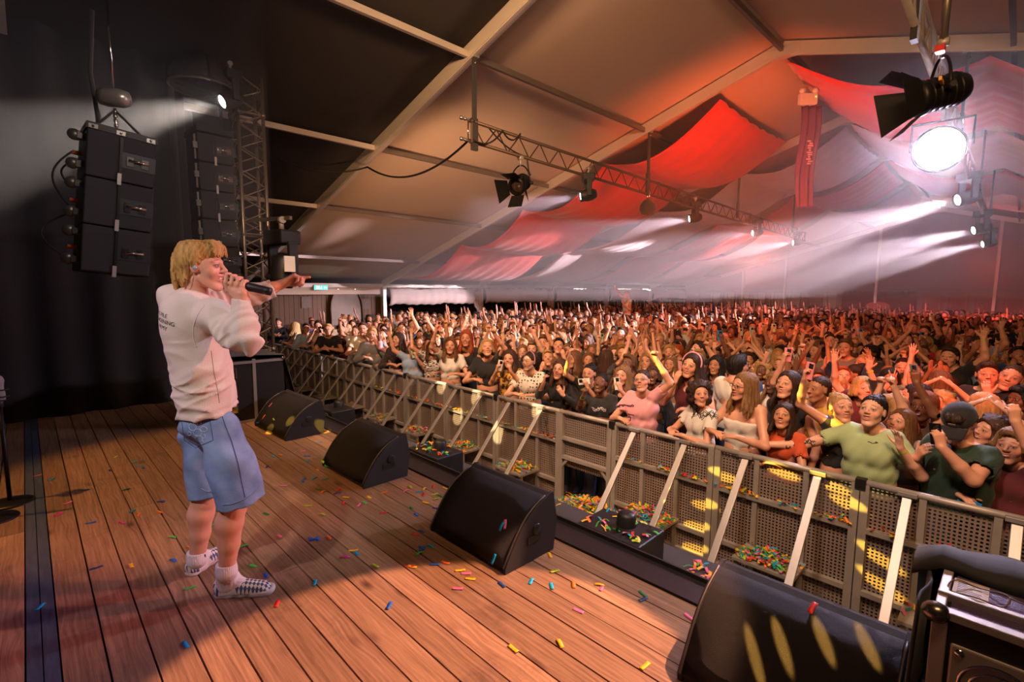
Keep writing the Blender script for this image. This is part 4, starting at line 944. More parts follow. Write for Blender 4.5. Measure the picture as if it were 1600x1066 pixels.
# ------------------------------------------------------------------ microphone stands at the left edge
def mic_stand(x, y, label, bottle=False):
    t = thing('mic_stand', label, 'stand', (x, y, ST))
    MB().lathe([(0, .022), (.03, .024), (.11, .016), (.135, .008), (.137, 0), (0, 0)], n=32).build('round_base', M['black_metal'], t)
    MB().tube([(0, 0, .02), (-.005, 0, .75)], .0135, 12).build('pole', M['black_metal'], t)
    MB().tube([(-.005, 0, .74), (-.01, 0, 1.0)], .009, 10).build('inner_tube', M['chrome'] , t)
    MB().tube([(-.005, 0, .72), (-.005, 0, .78)], .02, 12).build('clutch', M['black_plastic'], t)
    return t
p1 = onz(20, 800, ST); p2_ = onz(37, 778, ST)
s1 = mic_stand(onz(-12, 812, ST).x, onz(-12, 812, ST).y, 'front black microphone stand with round base at the left edge')
s2 = mic_stand(onz(22, 785, ST).x+.0, onz(22, 785, ST).y-.02, 'rear black microphone stand with round base at the left edge')
bp_ = onY(14, 606, s2.location.y)
hd = thing('bottle_holder', 'black ring bottle holder clamped to the microphone stands', 'holder', (s2.location.x, s2.location.y, ST+.80))
for dz in (0, .05): MB().tube([(.05*math.cos(t), .05*math.sin(t), dz) for t in np.linspace(0, 2*PI, 26)], .006, 6).build('ring', M['black_plastic'], hd)
MB().lathe([(0, -.03), (.04, -.03), (.045, -.022)], n=20).build('cup_base', M['black_plastic'], hd)
q = MB().tube([(.045, 0, .05), (.045, 0, -.03)], .005, 6).tube([(-.045, 0, .05), (-.045, 0, -.03)], .005, 6); q.build('holder_bars', M['black_plastic'], hd)
bo = thing('water_bottle', 'clear plastic water bottle with blue cap in the stand holder', 'bottle', (s2.location.x, s2.location.y, ST+.774))
WB = mat('bottle_plastic', S(215, 205, 205), .12, trans=.55, var=.03)
MB().lathe([(0, 0), (.034, 0), (.038, .01), (.036, .05), (.03, .085), (.033, .12), (.037, .14), (.03, .165), (.014, .182), (.013, .19)], n=24).build('bottle_body', WB, bo)
MB().lathe([(.0145, .188), (.0155, .19), (.0155, .208), (0, .21)], n=20).build('cap', mat('blue_cap', S(60, 90, 190), .4), bo)
o = MB().tube([onz(-12, 812, ST)+Vector((0, 0, .55)), onz(-6, 812, ST)+Vector((.0, 0.02, .95))], .006, 8).build('glow_tube', mat('red_tube', S(230, 60, 40), .4, emit=(1, .15, .08), es=1.2), label='thin red lit tube rising along the left edge', cat='lamp')

# ------------------------------------------------------------------ solid modelling of bodies: distance fields joined smoothly, then skinned
class Field:
    def __init__(s, lo, hi, res):
        s.lo = np.array(lo, np.float32); s.res = res
        s.n = np.ceil((np.array(hi)-np.array(lo))/res).astype(int)+1
        s.g = np.full(tuple(s.n), 1.0, np.float32)
    def _box(s, lo, hi, pad):
        a = np.clip(np.floor((np.array(lo)-pad-s.lo)/s.res).astype(int), 0, s.n-1); b = np.clip(np.ceil((np.array(hi)+pad-s.lo)/s.res).astype(int)+1, 1, s.n)
        if (b <= a).any(): return None
        X, Y, Z = [ (np.arange(a[i], b[i])*s.res+s.lo[i]).astype(np.float32) for i in range(3)]
        return (slice(a[0], b[0]), slice(a[1], b[1]), slice(a[2], b[2])), X[:, None, None], Y[None, :, None], Z[None, None, :]
    def _merge(s, sl, d, k, op):
        a = s.g[sl]
        if op == 'u':
            if k > 0:
                h = np.clip(.5+.5*(a-d)/k, 0, 1); s.g[sl] = a+(d-a)*h-k*h*(1-h)
            else: s.g[sl] = np.minimum(a, d)
        elif op == 's':
            h = np.clip(.5-.5*(a+d)/max(k, 1e-4), 0, 1); s.g[sl] = a+(-d-a)*h+k*h*(1-h)
    def cap(s, p, q, r1, r2=None, k=.02, op='u', flat=None):
        """tapered capsule; flat=(direction, factor) squashes it along a direction"""
        p = np.array(p, np.float32); q = np.array(q, np.float32); r2 = r1 if r2 is None else r2
        R_ = max(r1, r2); r = s._box(np.minimum(p, q)-R_, np.maximum(p, q)+R_, k+3*s.res)
        if r is None: return s
        sl, X, Y, Z = r; d = q-p; L2 = float(d@d)+1e-9
        ax, ay, az = X-p[0], Y-p[1], Z-p[2]
        t = np.clip((ax*d[0]+ay*d[1]+az*d[2])/L2, 0, 1)
        cx, cy, cz = ax-t*d[0], ay-t*d[1], az-t*d[2]
        if flat:
            u, f = flat; u = np.array(u, np.float32); u = u/np.linalg.norm(u); w_ = cx*u[0]+cy*u[1]+cz*u[2]; m = (1/f-1)
            dist = np.sqrt(cx*cx+cy*cy+cz*cz + (w_*w_)*((1/f)**2-1))
            dd = (dist-(r1+(r2-r1)*t))*(f if f < 1 else 1)
        else: dd = np.sqrt(cx*cx+cy*cy+cz*cz)-(r1+(r2-r1)*t)
        s._merge(sl, dd, k, op); return s
    def ell(s, c, rad, R3=None, k=.02, op='u'):
        c = np.array(c, np.float32); rm = max(rad); r = s._box(c-rm, c+rm, k+3*s.res)
        if r is None: return s
        sl, X, Y, Z = r; ax, ay, az = X-c[0], Y-c[1], Z-c[2]
        if R3 is not None:
            R3 = np.array(R3, np.float32); ax, ay, az = (R3[0, i]*ax+R3[1, i]*ay+R3[2, i]*az for i in range(3))
        a, b, e = rad
        k0 = np.sqrt((ax/a)**2+(ay/b)**2+(az/e)**2)+1e-6; k1 = np.sqrt((ax/a**2)**2+(ay/b**2)**2+(az/e**2)**2)+1e-6
        s._merge(sl, k0*(k0-1)/k1, k, op); return s
    def chain(s, pts, rs, k=.02, **kw):
        for i in range(len(pts)-1): s.cap(pts[i], pts[i+1], rs[i], rs[i+1], k=k, **kw)
        return s
    def cut(s, p, n):
        """remove everything on the side the normal points to"""
        n = np.array(n, np.float32); n = n/np.linalg.norm(n); p = np.array(p, np.float32)
        X, Y, Z = [(np.arange(s.n[i])*s.res+s.lo[i]).astype(np.float32) for i in range(3)]
        d = (X[:, None, None]-p[0])*n[0]+(Y[None, :, None]-p[1])*n[1]+(Z[None, None, :]-p[2])*n[2]
        s.g = np.maximum(s.g, d); return s
    def disp(s, fn):
        """add fn(x,y,z) to the field near the surface"""
        i, j, k = np.where(np.abs(s.g) < 4*s.res)
        x = i*s.res+s.lo[0]; y = j*s.res+s.lo[1]; z = k*s.res+s.lo[2]
        s.g[i, j, k] += fn(x, y, z).astype(np.float32); return s
    def mesh(s):
        g = s.g; n = g.shape; ins = g < 0
        c = ins[:-1, :-1, :-1].astype(np.int8)
        for dx, dy, dz in ((1,0,0),(0,1,0),(1,1,0),(0,0,1),(1,0,1),(0,1,1),(1,1,1)):
            c = c+ins[dx:n[0]-1+dx, dy:n[1]-1+dy, dz:n[2]-1+dz]
        act = (c > 0) & (c < 8); I = np.argwhere(act); idx = -np.ones(act.shape, np.int64); idx[act] = np.arange(len(I))
        P = np.zeros((len(I), 3)); W_ = np.zeros(len(I))
        cr = [(0,0,0),(1,0,0),(0,1,0),(1,1,0),(0,0,1),(1,0,1),(0,1,1),(1,1,1)]
        V = [g[I[:, 0]+a, I[:, 1]+b, I[:, 2]+e] for a, b, e in cr]
        for a, b in ((0,1),(2,3),(4,5),(6,7),(0,2),(1,3),(4,6),(5,7),(0,4),(1,5),(2,6),(3,7)):
            va, vb = V[a], V[b]; m = (va < 0) != (vb < 0); t = np.where(m, va/np.where(m, va-vb, 1), 0)[:, None]
            P += m[:, None]*(np.array(cr[a])*(1-t)+np.array(cr[b])*t); W_ += m
        P = (P/W_[:, None]+I)*s.res+s.lo
        F_ = []
        for ax in range(3):
            o1, o2 = [(1, 2), (2, 0), (0, 1)][ax]
            a = [slice(None)]*3; b = [slice(None)]*3; a[ax] = slice(0, n[ax]-1); b[ax] = slice(1, n[ax])
            e = ins[tuple(a)] != ins[tuple(b)]; Q = np.argwhere(e); Q = Q[(Q[:, o1] > 0) & (Q[:, o2] > 0) & (Q[:, o1] < n[o1]-1) & (Q[:, o2] < n[o2]-1)]
            if not len(Q): continue
            u = np.zeros(3, int); u[o1] = 1; v = np.zeros(3, int); v[o2] = 1
            q = [idx[tuple((Q-d).T)] for d in (u*0, u, u+v, v)]
            fl = ins[tuple(Q.T)]; f = np.stack(q, 1); f[~fl] = f[~fl][:, ::-1]; F_.append(f)
        return P, np.concatenate(F_)
def np_mesh(name, P, F_, mats, smooth=True, mi=None, attrs=None):
    me = bpy.data.meshes.new(name); nf = len(F_); k = F_.shape[1]
    me.vertices.add(len(P)); me.vertices.foreach_set('co', np.ascontiguousarray(P, np.float32).ravel())
    me.loops.add(nf*k); me.loops.foreach_set('vertex_index', F_.astype(np.int32).ravel())
    me.polygons.add(nf); me.polygons.foreach_set('loop_start', np.arange(0, nf*k, k, dtype=np.int32)); me.polygons.foreach_set('loop_total', np.full(nf, k, np.int32))
    me.update(calc_edges=True); me.polygons.foreach_set('use_smooth', np.full(nf, smooth))
    for m in mats: me.materials.append(m)
    if mi is not None: me.polygons.foreach_set('material_index', mi.astype(np.int32))
    for an, (ty, dat) in (attrs or {}).items():
        a = me.attributes.new(an, ty, 'POINT'); a.data.foreach_set('vector' if ty == 'FLOAT_VECTOR' else 'color' if ty == 'FLOAT_COLOR' else 'value', np.ascontiguousarray(dat, np.float32).ravel())
    me.validate(); return me
def mobj(name, me, parent=None, loc=None):
    o = bpy.data.objects.new(name, me); COL.objects.link(o); o.parent = parent
    if loc is not None: o.location = loc
    return o
A = lambda v: np.array(v, float)
def frame(f, u):
    """columns: side (to the person's right... x), forward y, up z"""
    f = A(f)/np.linalg.norm(f); x = np.cross(f, A(u)); x /= np.linalg.norm(x); z = np.cross(x, f); return np.stack([x, f, z], 1)

def head_field(fd, c, R3, s=1.0, male=False, k=.012, mouth=.0, ears=True):
    """head local axes: x side, y face, z up; origin between the ears"""
    T = lambda p: A(c)+R3 @ (A(p)*s)
    E_ = lambda p, r, k_=k, op='u': fd.ell(T(p), [q*s for q in r], R3, k_, op)
    E_((0, -.012, .034), (.074, .094, .084), .02)
    E_((0, .03, .0), (.064, .06, .075), .03)
    E_((0, .036, -.048), (.050 if male else .047, .05, .054), .025)
    E_((0, .068, -.098 - mouth*.3), (.026 if male else .02, .02, .018), .025)
    for sx in (-1, 1):
        fd.cap(T((sx*.052, .004, -.05)), T((sx*.022, .064, -.098-mouth*.3)), .014*s, .012*s, .02)
        E_((sx*.042, .058, -.022), (.022, .02, .02), .02)
        E_((sx*.0325, .098, .013), (.0165, .016, .0105), .012, 's')
        E_((sx*.0325, .081, .012), (.0135, .0125, .0115), .003)
        fd.cap(T((sx*.014, .086, .034)), T((sx*.05, .072, .036)), .008*s, .006*s, .014)
        if ears:
            E_((sx*.077, -.006, .004), (.008, .019, .031), .008); E_((sx*.088, -.002, .006), (.006, .01, .018), .006, 's')
    fd.chain([T((0, .086, .03)), T((0, .098, .008)), T((0, .112 if male else .109, -.012))], [.006*s, .0075*s, (.0105 if male else .009)*s], .010)
    for sx in (-1, 1): E_((sx*.012, .1, -.018), (.008, .01, .008), .008)
    E_((0, .089, -.043), (.024, .012, .006), .008); E_((0, .087, -.057 - mouth*.6), (.02, .012, .0075), .008)
    if mouth > 0: E_((0, .098, -.05 - mouth*.3), (.019, .016, .004+mouth*.5), .004, 's')
    else: E_((0, .103, -.0495), (.022, .01, .0016), .003, 's')

def hand_field(fd, w_, dirn, nrm, pose='open', side=1, s=1.0, fr=.0085, k=.006, thumb=True):
    """w_ wrist; dirn along the hand; nrm the palm normal (palm faces nrm); side=+1: thumb lies towards cross(dirn, nrm)"""
    d = A(dirn)/np.linalg.norm(dirn); n = A(nrm)-d*np.dot(nrm, d); n /= np.linalg.norm(n); t = np.cross(d, n)*side
    W0 = A(w_)
    for a in (-.026, -.008, .01, .026): fd.cap(W0+d*.014*s+t*a*.7*s, W0+d*.085*s+t*a*s, .0135*s, .0115*s, .014)
    F_ = [(.028, .074, .086), (.009, .082, .09), (-.010, .077, .086), (-.028, .06, .078)]
    for i, (off, L_, st) in enumerate(F_):
        spread = {'open': .24, 'wave': .3, 'flat': .05, 'fist': 0, 'point': .0, 'hold': .1, 'horns': .12, 'peace': .2, 'relax': .05}.get(pose, .1)
        curl = {'open': (.12, .15, .1), 'wave': (.2, .25, .2), 'flat': (.02, .05, .03), 'fist': (1.45, 1.7, 1.0), 'point': (1.45, 1.7, 1.0), 'hold': (.8, .9, .6), 'horns': (1.4, 1.6, 1), 'peace': (1.4, 1.6, 1), 'relax': (.45, .5, .35), 'grip': (1.0, 1.2, .8)}[pose]
        if pose == 'point' and i == 0: curl = (.05, .1, .05)
        if pose == 'horns' and i in (0, 3): curl = (.05, .1, .05)
        if pose == 'peace' and i in (0, 1): curl = (.02, .08, .05)
        p = W0+d*st*s+t*off*s; a = 0; dd = d*math.cos(spread*off/.028)+t*math.sin(spread*off/.028)
        seg = (L_*.46, L_*.31, L_*.23); r = fr*(1.0 if i < 3 else .88)
        for q, L2 in enumerate(seg):
            a += curl[q]; v = dd*math.cos(a)+n*math.sin(a); e = p+v*L2*s
            fd.cap(p, e, (r-q*.0008)*s, (r-(q+1)*.0008)*s, k); p = e
    if thumb:
        p = W0+d*.022*s+t*.022*s+n*.004*s
        if pose in ('fist', 'point', 'horns', 'peace', 'grip'): P_ = [p, p+(d*.034+t*.022+n*.018)*s, p+(d*.054+t*.002+n*.034)*s, p+(d*.056-t*.02+n*.036)*s]
        elif pose == 'hold': P_ = [p, p+(d*.03+t*.024+n*.02)*s, p+(d*.05+t*.022+n*.042)*s, p+(d*.066+t*.012+n*.055)*s]
        else: P_ = [p, p+(d*.026+t*.03+n*.008)*s, p+(d*.05+t*.05+n*.012)*s, p+(d*.07+t*.06+n*.014)*s]
        fd.chain(P_, [.0135*s, .0115*s, .0098*s, .0085*s], k)

def skin_mat(name, col, eye=S(70, 100, 120), lip=S(178, 80, 72), brow=S(90, 60, 40), freck=.08):
    """skin whose eyes, brows and mouth are drawn in the head's own coordinates"""
    m = mat(name, col, .42, var=freck, scale=14, bump=.12, bscale=160, spec=.45)
    nt = m.node_tree; N = nt.nodes; L = nt.links; b = N['Principled BSDF']
    b.inputs['Subsurface Weight'].default_value = .0
    base = b.inputs['Base Color'].links[0].from_socket
    a = N.new('ShaderNodeAttribute'); a.attribute_name = 'hl'; sp = N.new('ShaderNodeSeparateXYZ'); L.new(a.outputs['Vector'], sp.inputs[0])
    ab = N.new('ShaderNodeMath'); ab.operation = 'ABSOLUTE'; L.new(sp.outputs[0], ab.inputs[0])
    def mth(op, x, y=None):
        n = N.new('ShaderNodeMath'); n.operation = op
        for i, v in enumerate((x, y)):
            if v is None: continue
            if isinstance(v, (int, float)): n.inputs[i].default_value = v
            else: L.new(v, n.inputs[i])
        return n.outputs[0]
    front = mth('GREATER_THAN', sp.outputs[1], .045)
    def spot(cx, cz, rx, rz, soft=.25, x=ab.outputs[0], slope=0):
        dx = mth('DIVIDE', mth('SUBTRACT', x, cx), rx); zz = sp.outputs[2]
        if slope: zz = mth('ADD', zz, mth('MULTIPLY', mth('SUBTRACT', x, cx), slope))
        dz = mth('DIVIDE', mth('SUBTRACT', zz, cz), rz)
        q = mth('SQRT', mth('ADD', mth('MULTIPLY', dx, dx), mth('MULTIPLY', dz, dz)))
        r = N.new('ShaderNodeMapRange'); r.inputs[1].default_value = 1-soft; r.inputs[2].default_value = 1+soft; r.inputs[3].default_value = 1; r.inputs[4].default_value = 0; L.new(q, r.inputs[0])
        return mth('MULTIPLY', r.outputs[0], front)
    cur = base
    def lay(f, c, amt=1.0):
        nonlocal cur
        x = N.new('ShaderNodeMix'); x.data_type = 'RGBA'; L.new(mth('MULTIPLY', f, amt), x.inputs[0]); L.new(cur, x.inputs[6]); x.inputs[7].default_value = (*c, 1); cur = x.outputs[2]
    cc = Vector(col)
    lay(spot(.045, -.02, .024, .02, .8), (cc.x*1.0, cc.y*.72, cc.z*.68), .5)         # cheeks
    lay(spot(.0325, .0415, .0185, .0032, .5, slope=.22), brow, .85)                     # brows
    lay(spot(.0325, .0125, .0158, .0082, .25), (cc.x*.3, cc.y*.22, cc.z*.2), .85)       # lash line
    lay(spot(.0325, .0112, .0122, .0044, .15), S(205, 192, 184))
    lay(spot(.0325, .012, .0058, .0052, .15), (eye[0]*.5, eye[1]*.5, eye[2]*.5)); lay(spot(.0325, .0175, .0145, .0026, .4, slope=.15), (cc.x*.1, cc.y*.07, cc.z*.06), .9)
    lay(spot(0, -.0475, .027, .0058, .3, slope=-.32), lip); lay(spot(0, -.0600, .021, .0068, .3, slope=-.3), lip); lay(spot(0, -.0530, .0205, .0040, .25, slope=-.3), S(228, 218, 206), .9)
    L.new(cur, b.inputs['Base Color'])
    return m
def hl_attr(P, c, R3, s=1.0, teeth=False):
    q = (P-A(c)) @ R3 / s
    far = np.linalg.norm(q, axis=1) > .19
    q[far] = (0, -1, 0); return q
def cloth_mat(name, col, rough=.85, var=.08, **kw): return mat(name, col, rough, var=var, scale=kw.pop('scale', 6), bump=kw.pop('bump', .25), bscale=kw.pop('bscale', 180), sheen=.15, **kw)
def hair_mat(name, c1, c2, scale=26):
    m = mat(name, c1, .6, col2=c2, scale=scale, stretch=(1, 1, .12), bump=.7, bscale=110, spec=.3)
    return m

# ------------------------------------------------------------------ the singer
def build_singer():
    D = 2.62
    a3 = lambda x, y, d: np.array(at(x, y, d))
    rt, fw_, up_ = np.array(RT), np.array(FW), np.array((0, 0, 1.0))
    fwh = np.array((FW.x, FW.y, 0)); fwh /= np.linalg.norm(fwh)
    FD = math.radians(24)
    fdir = rt*math.cos(FD)+fwh*math.sin(FD); fdir[2] = 0; fdir /= np.linalg.norm(fdir)    # the way his chest faces
    sR = np.cross(fdir, up_)                                                             # towards his right hand
    base = onz(352, 925, ST); root = thing('singer', 'young blond man in cream sweatshirt and denim shorts singing, left arm stretched toward the crowd', 'person', (base.x, base.y, ST))
    O = np.array((base.x, base.y, ST))
    shade = {}
    # joints
    ankR, ankL = a3(354, 893, 2.53), a3(308, 874, 2.70)
    kneeR, kneeL = a3(370, 766, 2.47), a3(325, 757, 2.66)
    hipR, hipL = a3(342, 662, 2.46), a3(312, 658, 2.62)
    cw = a3(312, 500, 2.50)      # chest
    wR, eR, shR = a3(378, 470, 2.31), a3(385, 531, 2.27), a3(338, 494, 2.36)
    shL, eL, wL = a3(292, 476, 2.66), a3(364, 472, 2.82), a3(438, 445, 2.93)
    hc = a3(317, 420, 2.46)
    hf = rt*math.cos(.10)+fwh*math.sin(.10); hf = hf+up_*.02
    HR = frame(hf, up_+rt*(-.10))
    SK = skin_mat('singer_skin', S(226, 168, 140), lip=S(190, 100, 90), brow=S(140, 100, 60))
    lo = np.minimum.reduce([ankL, wL, hc, ankR, wR, eL])-.3; hi = np.maximum.reduce([ankL, wL, hc, ankR, wR, eL])+.3
    lo[2] = ST+.05; hi[2] = hc[2]+.16
    f = Field(lo, hi, .0052)
    head_field(f, hc, HR, .955, True, mouth=.010)
    T = lambda p: hc+HR @ (A(p)*.965)
    # neck and body core
    nb = a3(300, 470, 2.50)
    f.cap(T((0, -.038, -.05)), nb, .050, .056, .012)
    pel = (hipR+hipL)/2+up_*.02
    f.cap(nb, cw, .075, .1, .05); f.cap(cw-sR*.05, cw+sR*.05, .105, .105, .04); f.cap(cw, pel, .09, .075, .03); f.cap(nb, shR, .055, .05, .04); f.cap(nb, shL, .055, .05, .04)
    # arms
    f.chain([shR, eR], [.048, .042], .02); f.chain([eR, wR], [.042, .029], .02)
    f.chain([shL, eL], [.048, .042], .02); f.chain([eL, a3(425, 450, 2.9), wL], [.041, .034, .027], .015)
    # right hand round the microphone
    m0, m1 = a3(352, 440, 2.345), a3(423, 456, 2.36); md = (m1-m0)/np.linalg.norm(m1-m0)
    tocam = -fw_
    gp = a3(372, 447, 2.35)      # middle of the grip on the mic axis
    pal = gp-up_*.045-tocam*.0+md*.0
    f.cap(wR, wR+up_*.03, .03, .03, .01)
    for q in (-.03, -.01, .01, .03): f.cap(wR+up_*.01+md*q*.55, gp-up_*.036+md*q+tocam*.010, .016, .013, .012)
    for i, q in enumerate((-.040, -.0135, .0125, .0375)):
        hh = (.044, .042, .038, .028)[i]; b0 = gp+md*q-up_*.032+tocam*.022
        f.chain([b0, gp+md*q+up_*.004+tocam*.032, gp+md*(q+.002)+up_*hh+tocam*.022, gp+md*(q+.003)+up_*(hh+.004)-tocam*.006], [.0115, .0105, .0098, .0088], .003)
    f.chain([wR+up_*.03-md*.02, gp-md*.03-up_*.02+tocam*.01, gp-md*.052-up_*.004+tocam*.022], [.016, .013, .01], .008)
    # left hand, thumb and finger loosely closed, index pointing
    hd = a3(482, 428, 2.98)-wL; hn = -up_*.55+fwh*.3
    hdn = hd/np.linalg.norm(hd)
    f.cap(wL, wL+hdn*.03, .026, .027, .01)
    hand_field(f, wL+hdn*.006, hdn+up_*.16, -up_*.8-rt*.1-fw_*.25, 'grip', 1, 1.08, .0095)
    kn = wL+hdn*.1
    f.chain([kn+up_*.008, kn+hdn*.04-up_*.012, kn+hdn*.075-up_*.022], [.0105, .0095, .0085], .006)
    # legs
    for hp, kn_, an, sd in ((hipR, kneeR, ankR, 1), (hipL, kneeL, ankL, -1)):
        f.cap(hp, kn_, .068, .057, .03)
        bk = -fdir
        mid = kn_*.62+an*.38
        f.chain([kn_, kn_*.8+an*.2+bk*.006, mid+bk*.014, kn_*.35+an*.65+bk*.004, an], [.056, .059, .062, .048, .037], .02)
        f.cap(kn_+fdir*.018, kn_+fdir*.018-up_*.04, .04, .035, .03)
    P, Q = f.mesh()
    me = np_mesh('body', P-O, Q, [SK], attrs={'hl': ('FLOAT_VECTOR', hl_attr(P, hc, HR, .955))})
    mobj('body', me, root)
    # ---------------- hair
    HM_ = hair_mat('blond_hair', S(96, 56, 20), S(255, 206, 118), 60)
    f = Field(hc-.24, hc+.24, .0045)
    E_ = lambda p, r, k_=.02, op='u': f.ell(T(p), [q*.965 for q in r], HR, k_, op)
    E_((0, -.03, .048), (.084, .102, .092)); E_((0, .02, .082), (.07, .072, .056), .03); E_((0, -.07, -.02), (.07, .05, .075), .03); E_((0, -.082, -.07), (.05, .032, .04), .02)
    E_((0, .05, .084), (.046, .034, .032), .02)
    E_((0, .098, -.022), (.085, .07, .086), .012, 's')
    for sx in (-1, 1): E_((sx*.088, .022, -.035), (.04, .043, .055), .01, 's')
    E_((0, -.02, -.125), (.06, .07, .06), .01, 's')
    r2 = random.Random(5)
    def shell(y, z, sx, off=0.0):
        """point on the side of the hair mass at a given y, z"""
        q = 1-((y+.03)/(.108+off))**2-((z-.045)/(.102+off))**2
        return sx*(.087+off)*math.sqrt(max(q, .0))
    for i in range(170):   # combed from the parting, forward ones sweep back over the ear
        sx = r2.choice((-1, 1)); u0 = r2.uniform(0, 1); off = r2.uniform(-.003, .007)
        y0 = .085-.16*u0; z0 = .14-.35*abs(y0+.02)**1.5*2
        y1 = r2.uniform(.0, .02) if u0 < .35 else r2.uniform(-.1, -.01); y1 = min(y1, y0+.02)-.035*r2.random(); z1 = r2.uniform(-.0, .06) if y1 > -.04 else r2.uniform(-.09, .03)
        pts = []
        for t in np.linspace(0, 1, 7):
            y = y0+(y1-y0)*t**1.15; z = z0+(z1-z0)*t**1.35
            pts.append(T((shell(y, z, sx, off) if z > -.02 else sx*(.074-.25*max(0, -.03-y)), y, z)))
        f.chain(pts, [.004, .0065, .0075, .0075, .007, .0055, .0025], .005)
    for i in range(80):   # nape locks, flicking out a little
        x = r2.uniform(-.07, .07); zt = r2.uniform(-.02, .07); L_ = r2.uniform(.07, .12); yy = -.118+.5*abs(x)**1.3
        f.chain([T((x, yy, zt)), T((x*1.05, yy-.008, zt-L_*.5)), T((x, yy+.0, max(-.11, zt-L_))), T((x*1.03, yy-.01*r2.random(), max(-.12, zt-L_)-.008))], [.008, .008, .006, .0025], .006)
    for i in range(46):   # fringe lifted off the forehead and falling to the side
        x = r2.uniform(-.055, .055); k_ = r2.random()
        f.chain([T((x*.5, .03, .134)), T((x*.8, .068, .13+.006*k_)), T((x*1.05, .088+.006*k_, .106)), T((x*1.25, .086+.008*k_, .080-.028*k_))], [.007, .0065, .005, .002], .005)
    f.disp(lambda x, y, z: .0016*np.sin((x*.8+y*.6)*420+np.sin(z*60)*2))
    P, Q = f.mesh(); mobj('hair', np_mesh('hair', P-O, Q, [HM_]), root)
    # ---------------- sweatshirt
    SW = cloth_mat('cream_sweatshirt', S(226, 214, 198), .9, .04, bump=.35, bscale=300)
    lo = np.minimum.reduce([pel, wL, wR, shL, eR])-.28; hi = np.maximum.reduce([nb, wL, wR, eR, shR])+.28; lo[2] = pel[2]-.1
    f = Field(lo, hi, .0068)
    def lay(px, py, d, hw, r, k=.06):
        c = a3(px, py, d); f.cap(c-sR*hw, c+sR*hw, r, r, k)
    lay(298, 486, 2.505, .125, .105, .04); lay(302, 512, 2.51, .115, .118, .04); lay(310, 545, 2.52, .10, .118, .04); lay(318, 580, 2.53, .09, .12, .04); lay(323, 612, 2.54, .085, .120, .04); lay(325, 640, 2.545, .08, .118, .04)
    nb_ = nb; nb = a3(298, 478, 2.5)
    c1 = a3(293, 478, 2.5); f.cap(nb-up_*.012, c1, .085, .115, .03); f.cap(nb-up_*.01, shR-up_*.0, .07, .075, .05); f.cap(nb-up_*.01, shL, .07, .07, .05)
    # hood-like back of the collar
    f.cap(a3(268, 462, 2.50)-sR*.05, a3(268, 462, 2.50)+sR*.05, .05, .05, .04)
    f.chain([shR, shR*.45+eR*.55-up_*.012, eR-up_*.002], [.074, .070, .056], .03)
    f.chain([eR+up_*.0, eR*.5+wR*.5, wR-up_*.005], [.062, .048, .038], .02)
    f.chain([shL, shL*.4+eL*.6-up_*.008, eL, a3(426, 451, 2.9)], [.082, .078, .066, .052], .03)
    cutd = (wL-eL)/np.linalg.norm(wL-eL)
    # hollow cuffs and neck
    f.cap(a3(420, 451, 2.885), a3(445, 444, 2.94), .040, .047, .004, 's')
    f.cap(wR-up_*.01, wR+up_*.05, .031, .036, .004, 's')
    f.cap(nb+up_*.03+fdir*.012, nb+up_*.14+fdir*.03, .066, .085, .006, 's')
    def planecut(p, n, r):
        """cut only near p"""
        n = n/np.linalg.norm(n); X, Y, Z = [(np.arange(f.n[i])*f.res+f.lo[i]).astype(np.float32) for i in range(3)]
        dx, dy, dz = X[:, None, None]-p[0], Y[None, :, None]-p[1], Z[None, None, :]-p[2]
        d = dx*n[0]+dy*n[1]+dz*n[2]; near = (dx*dx+dy*dy+dz*dz) < r*r; f.g = np.where(near & (d > f.g), d, f.g).astype(np.float32)
    planecut(a3(426, 450, 2.9), cutd+rt*.1, .1); planecut(wR+up_*.004, up_+0*rt, .07)
    hem = a3(322, 640, 2.54); f.cut(hem-up_*.004+up_*.0, -up_+fdir*.10)
    chest = a3(310, 560, 2.52); elb = eR; ax = (eR-shR)/np.linalg.norm(eR-shR); ax2 = (wR-eR)/np.linalg.norm(wR-eR); axL = (eL-shL)/np.linalg.norm(eL-shL)
    def folds(x, y, z):
        p = np.stack([x, y, z], 1); rel = p-chest
        u = rel @ sR; v = rel @ fdir; h = rel[:, 2]
        w1 = 1.4*np.sin(u*9+h*6)+1.1*np.sin(v*11-h*8+2)+.7*np.sin(h*21+u*13)
        rdg = lambda ph: (1-np.abs(np.sin(ph)))**2.2
        lowm = 1/(1+np.exp(-((-h)-.0)/.05))
        o = -.011*rdg(h*13+v*15+w1*1.2)*lowm - .008*rdg(h*20-u*17-v*6+w1*1.6+1)*lowm - .006*rdg((u*.9+h*.5-v*.8)*16+w1*1.3)
        # soft drag lines from the armpit towards the waist
        q = p-(shR-up_*.12); rr = np.linalg.norm(q, axis=1)+1e-6; an = np.arctan2(q[:, 2], q @ fdir)
        o += -.007*rdg(an*3.2+rr*5)*np.exp(-((rr-.2)/.1)**2)*np.clip((rr-.07)/.08, 0, 1)*(q @ sR > -.12)
        # blousing above the hem rib
        o += .007*np.exp(-((p[:, 2]-hem[2]-.024)/.014)**2) - .004*rdg(u*18+v*20)*np.exp(-((h+.2)/.05)**2)
        # elbow creases
        for (c, a_) in ((eR, ax), (eR, ax2), (eL, axL)):
            q = p-c; t = q @ a_; rr = np.linalg.norm(q, axis=1)
            o += .0075*np.sin(t*80+6*np.sin(rr*22))*np.exp(-(rr/.13)**2)
        q = p-(shR*.5+eR*.5); t = q @ ax; w_ = q[:, 2]
        o += .0095*np.sin(w_*60+t*28+2*np.sin(t*19))*np.exp(-(np.linalg.norm(q, axis=1)/.12)**2)
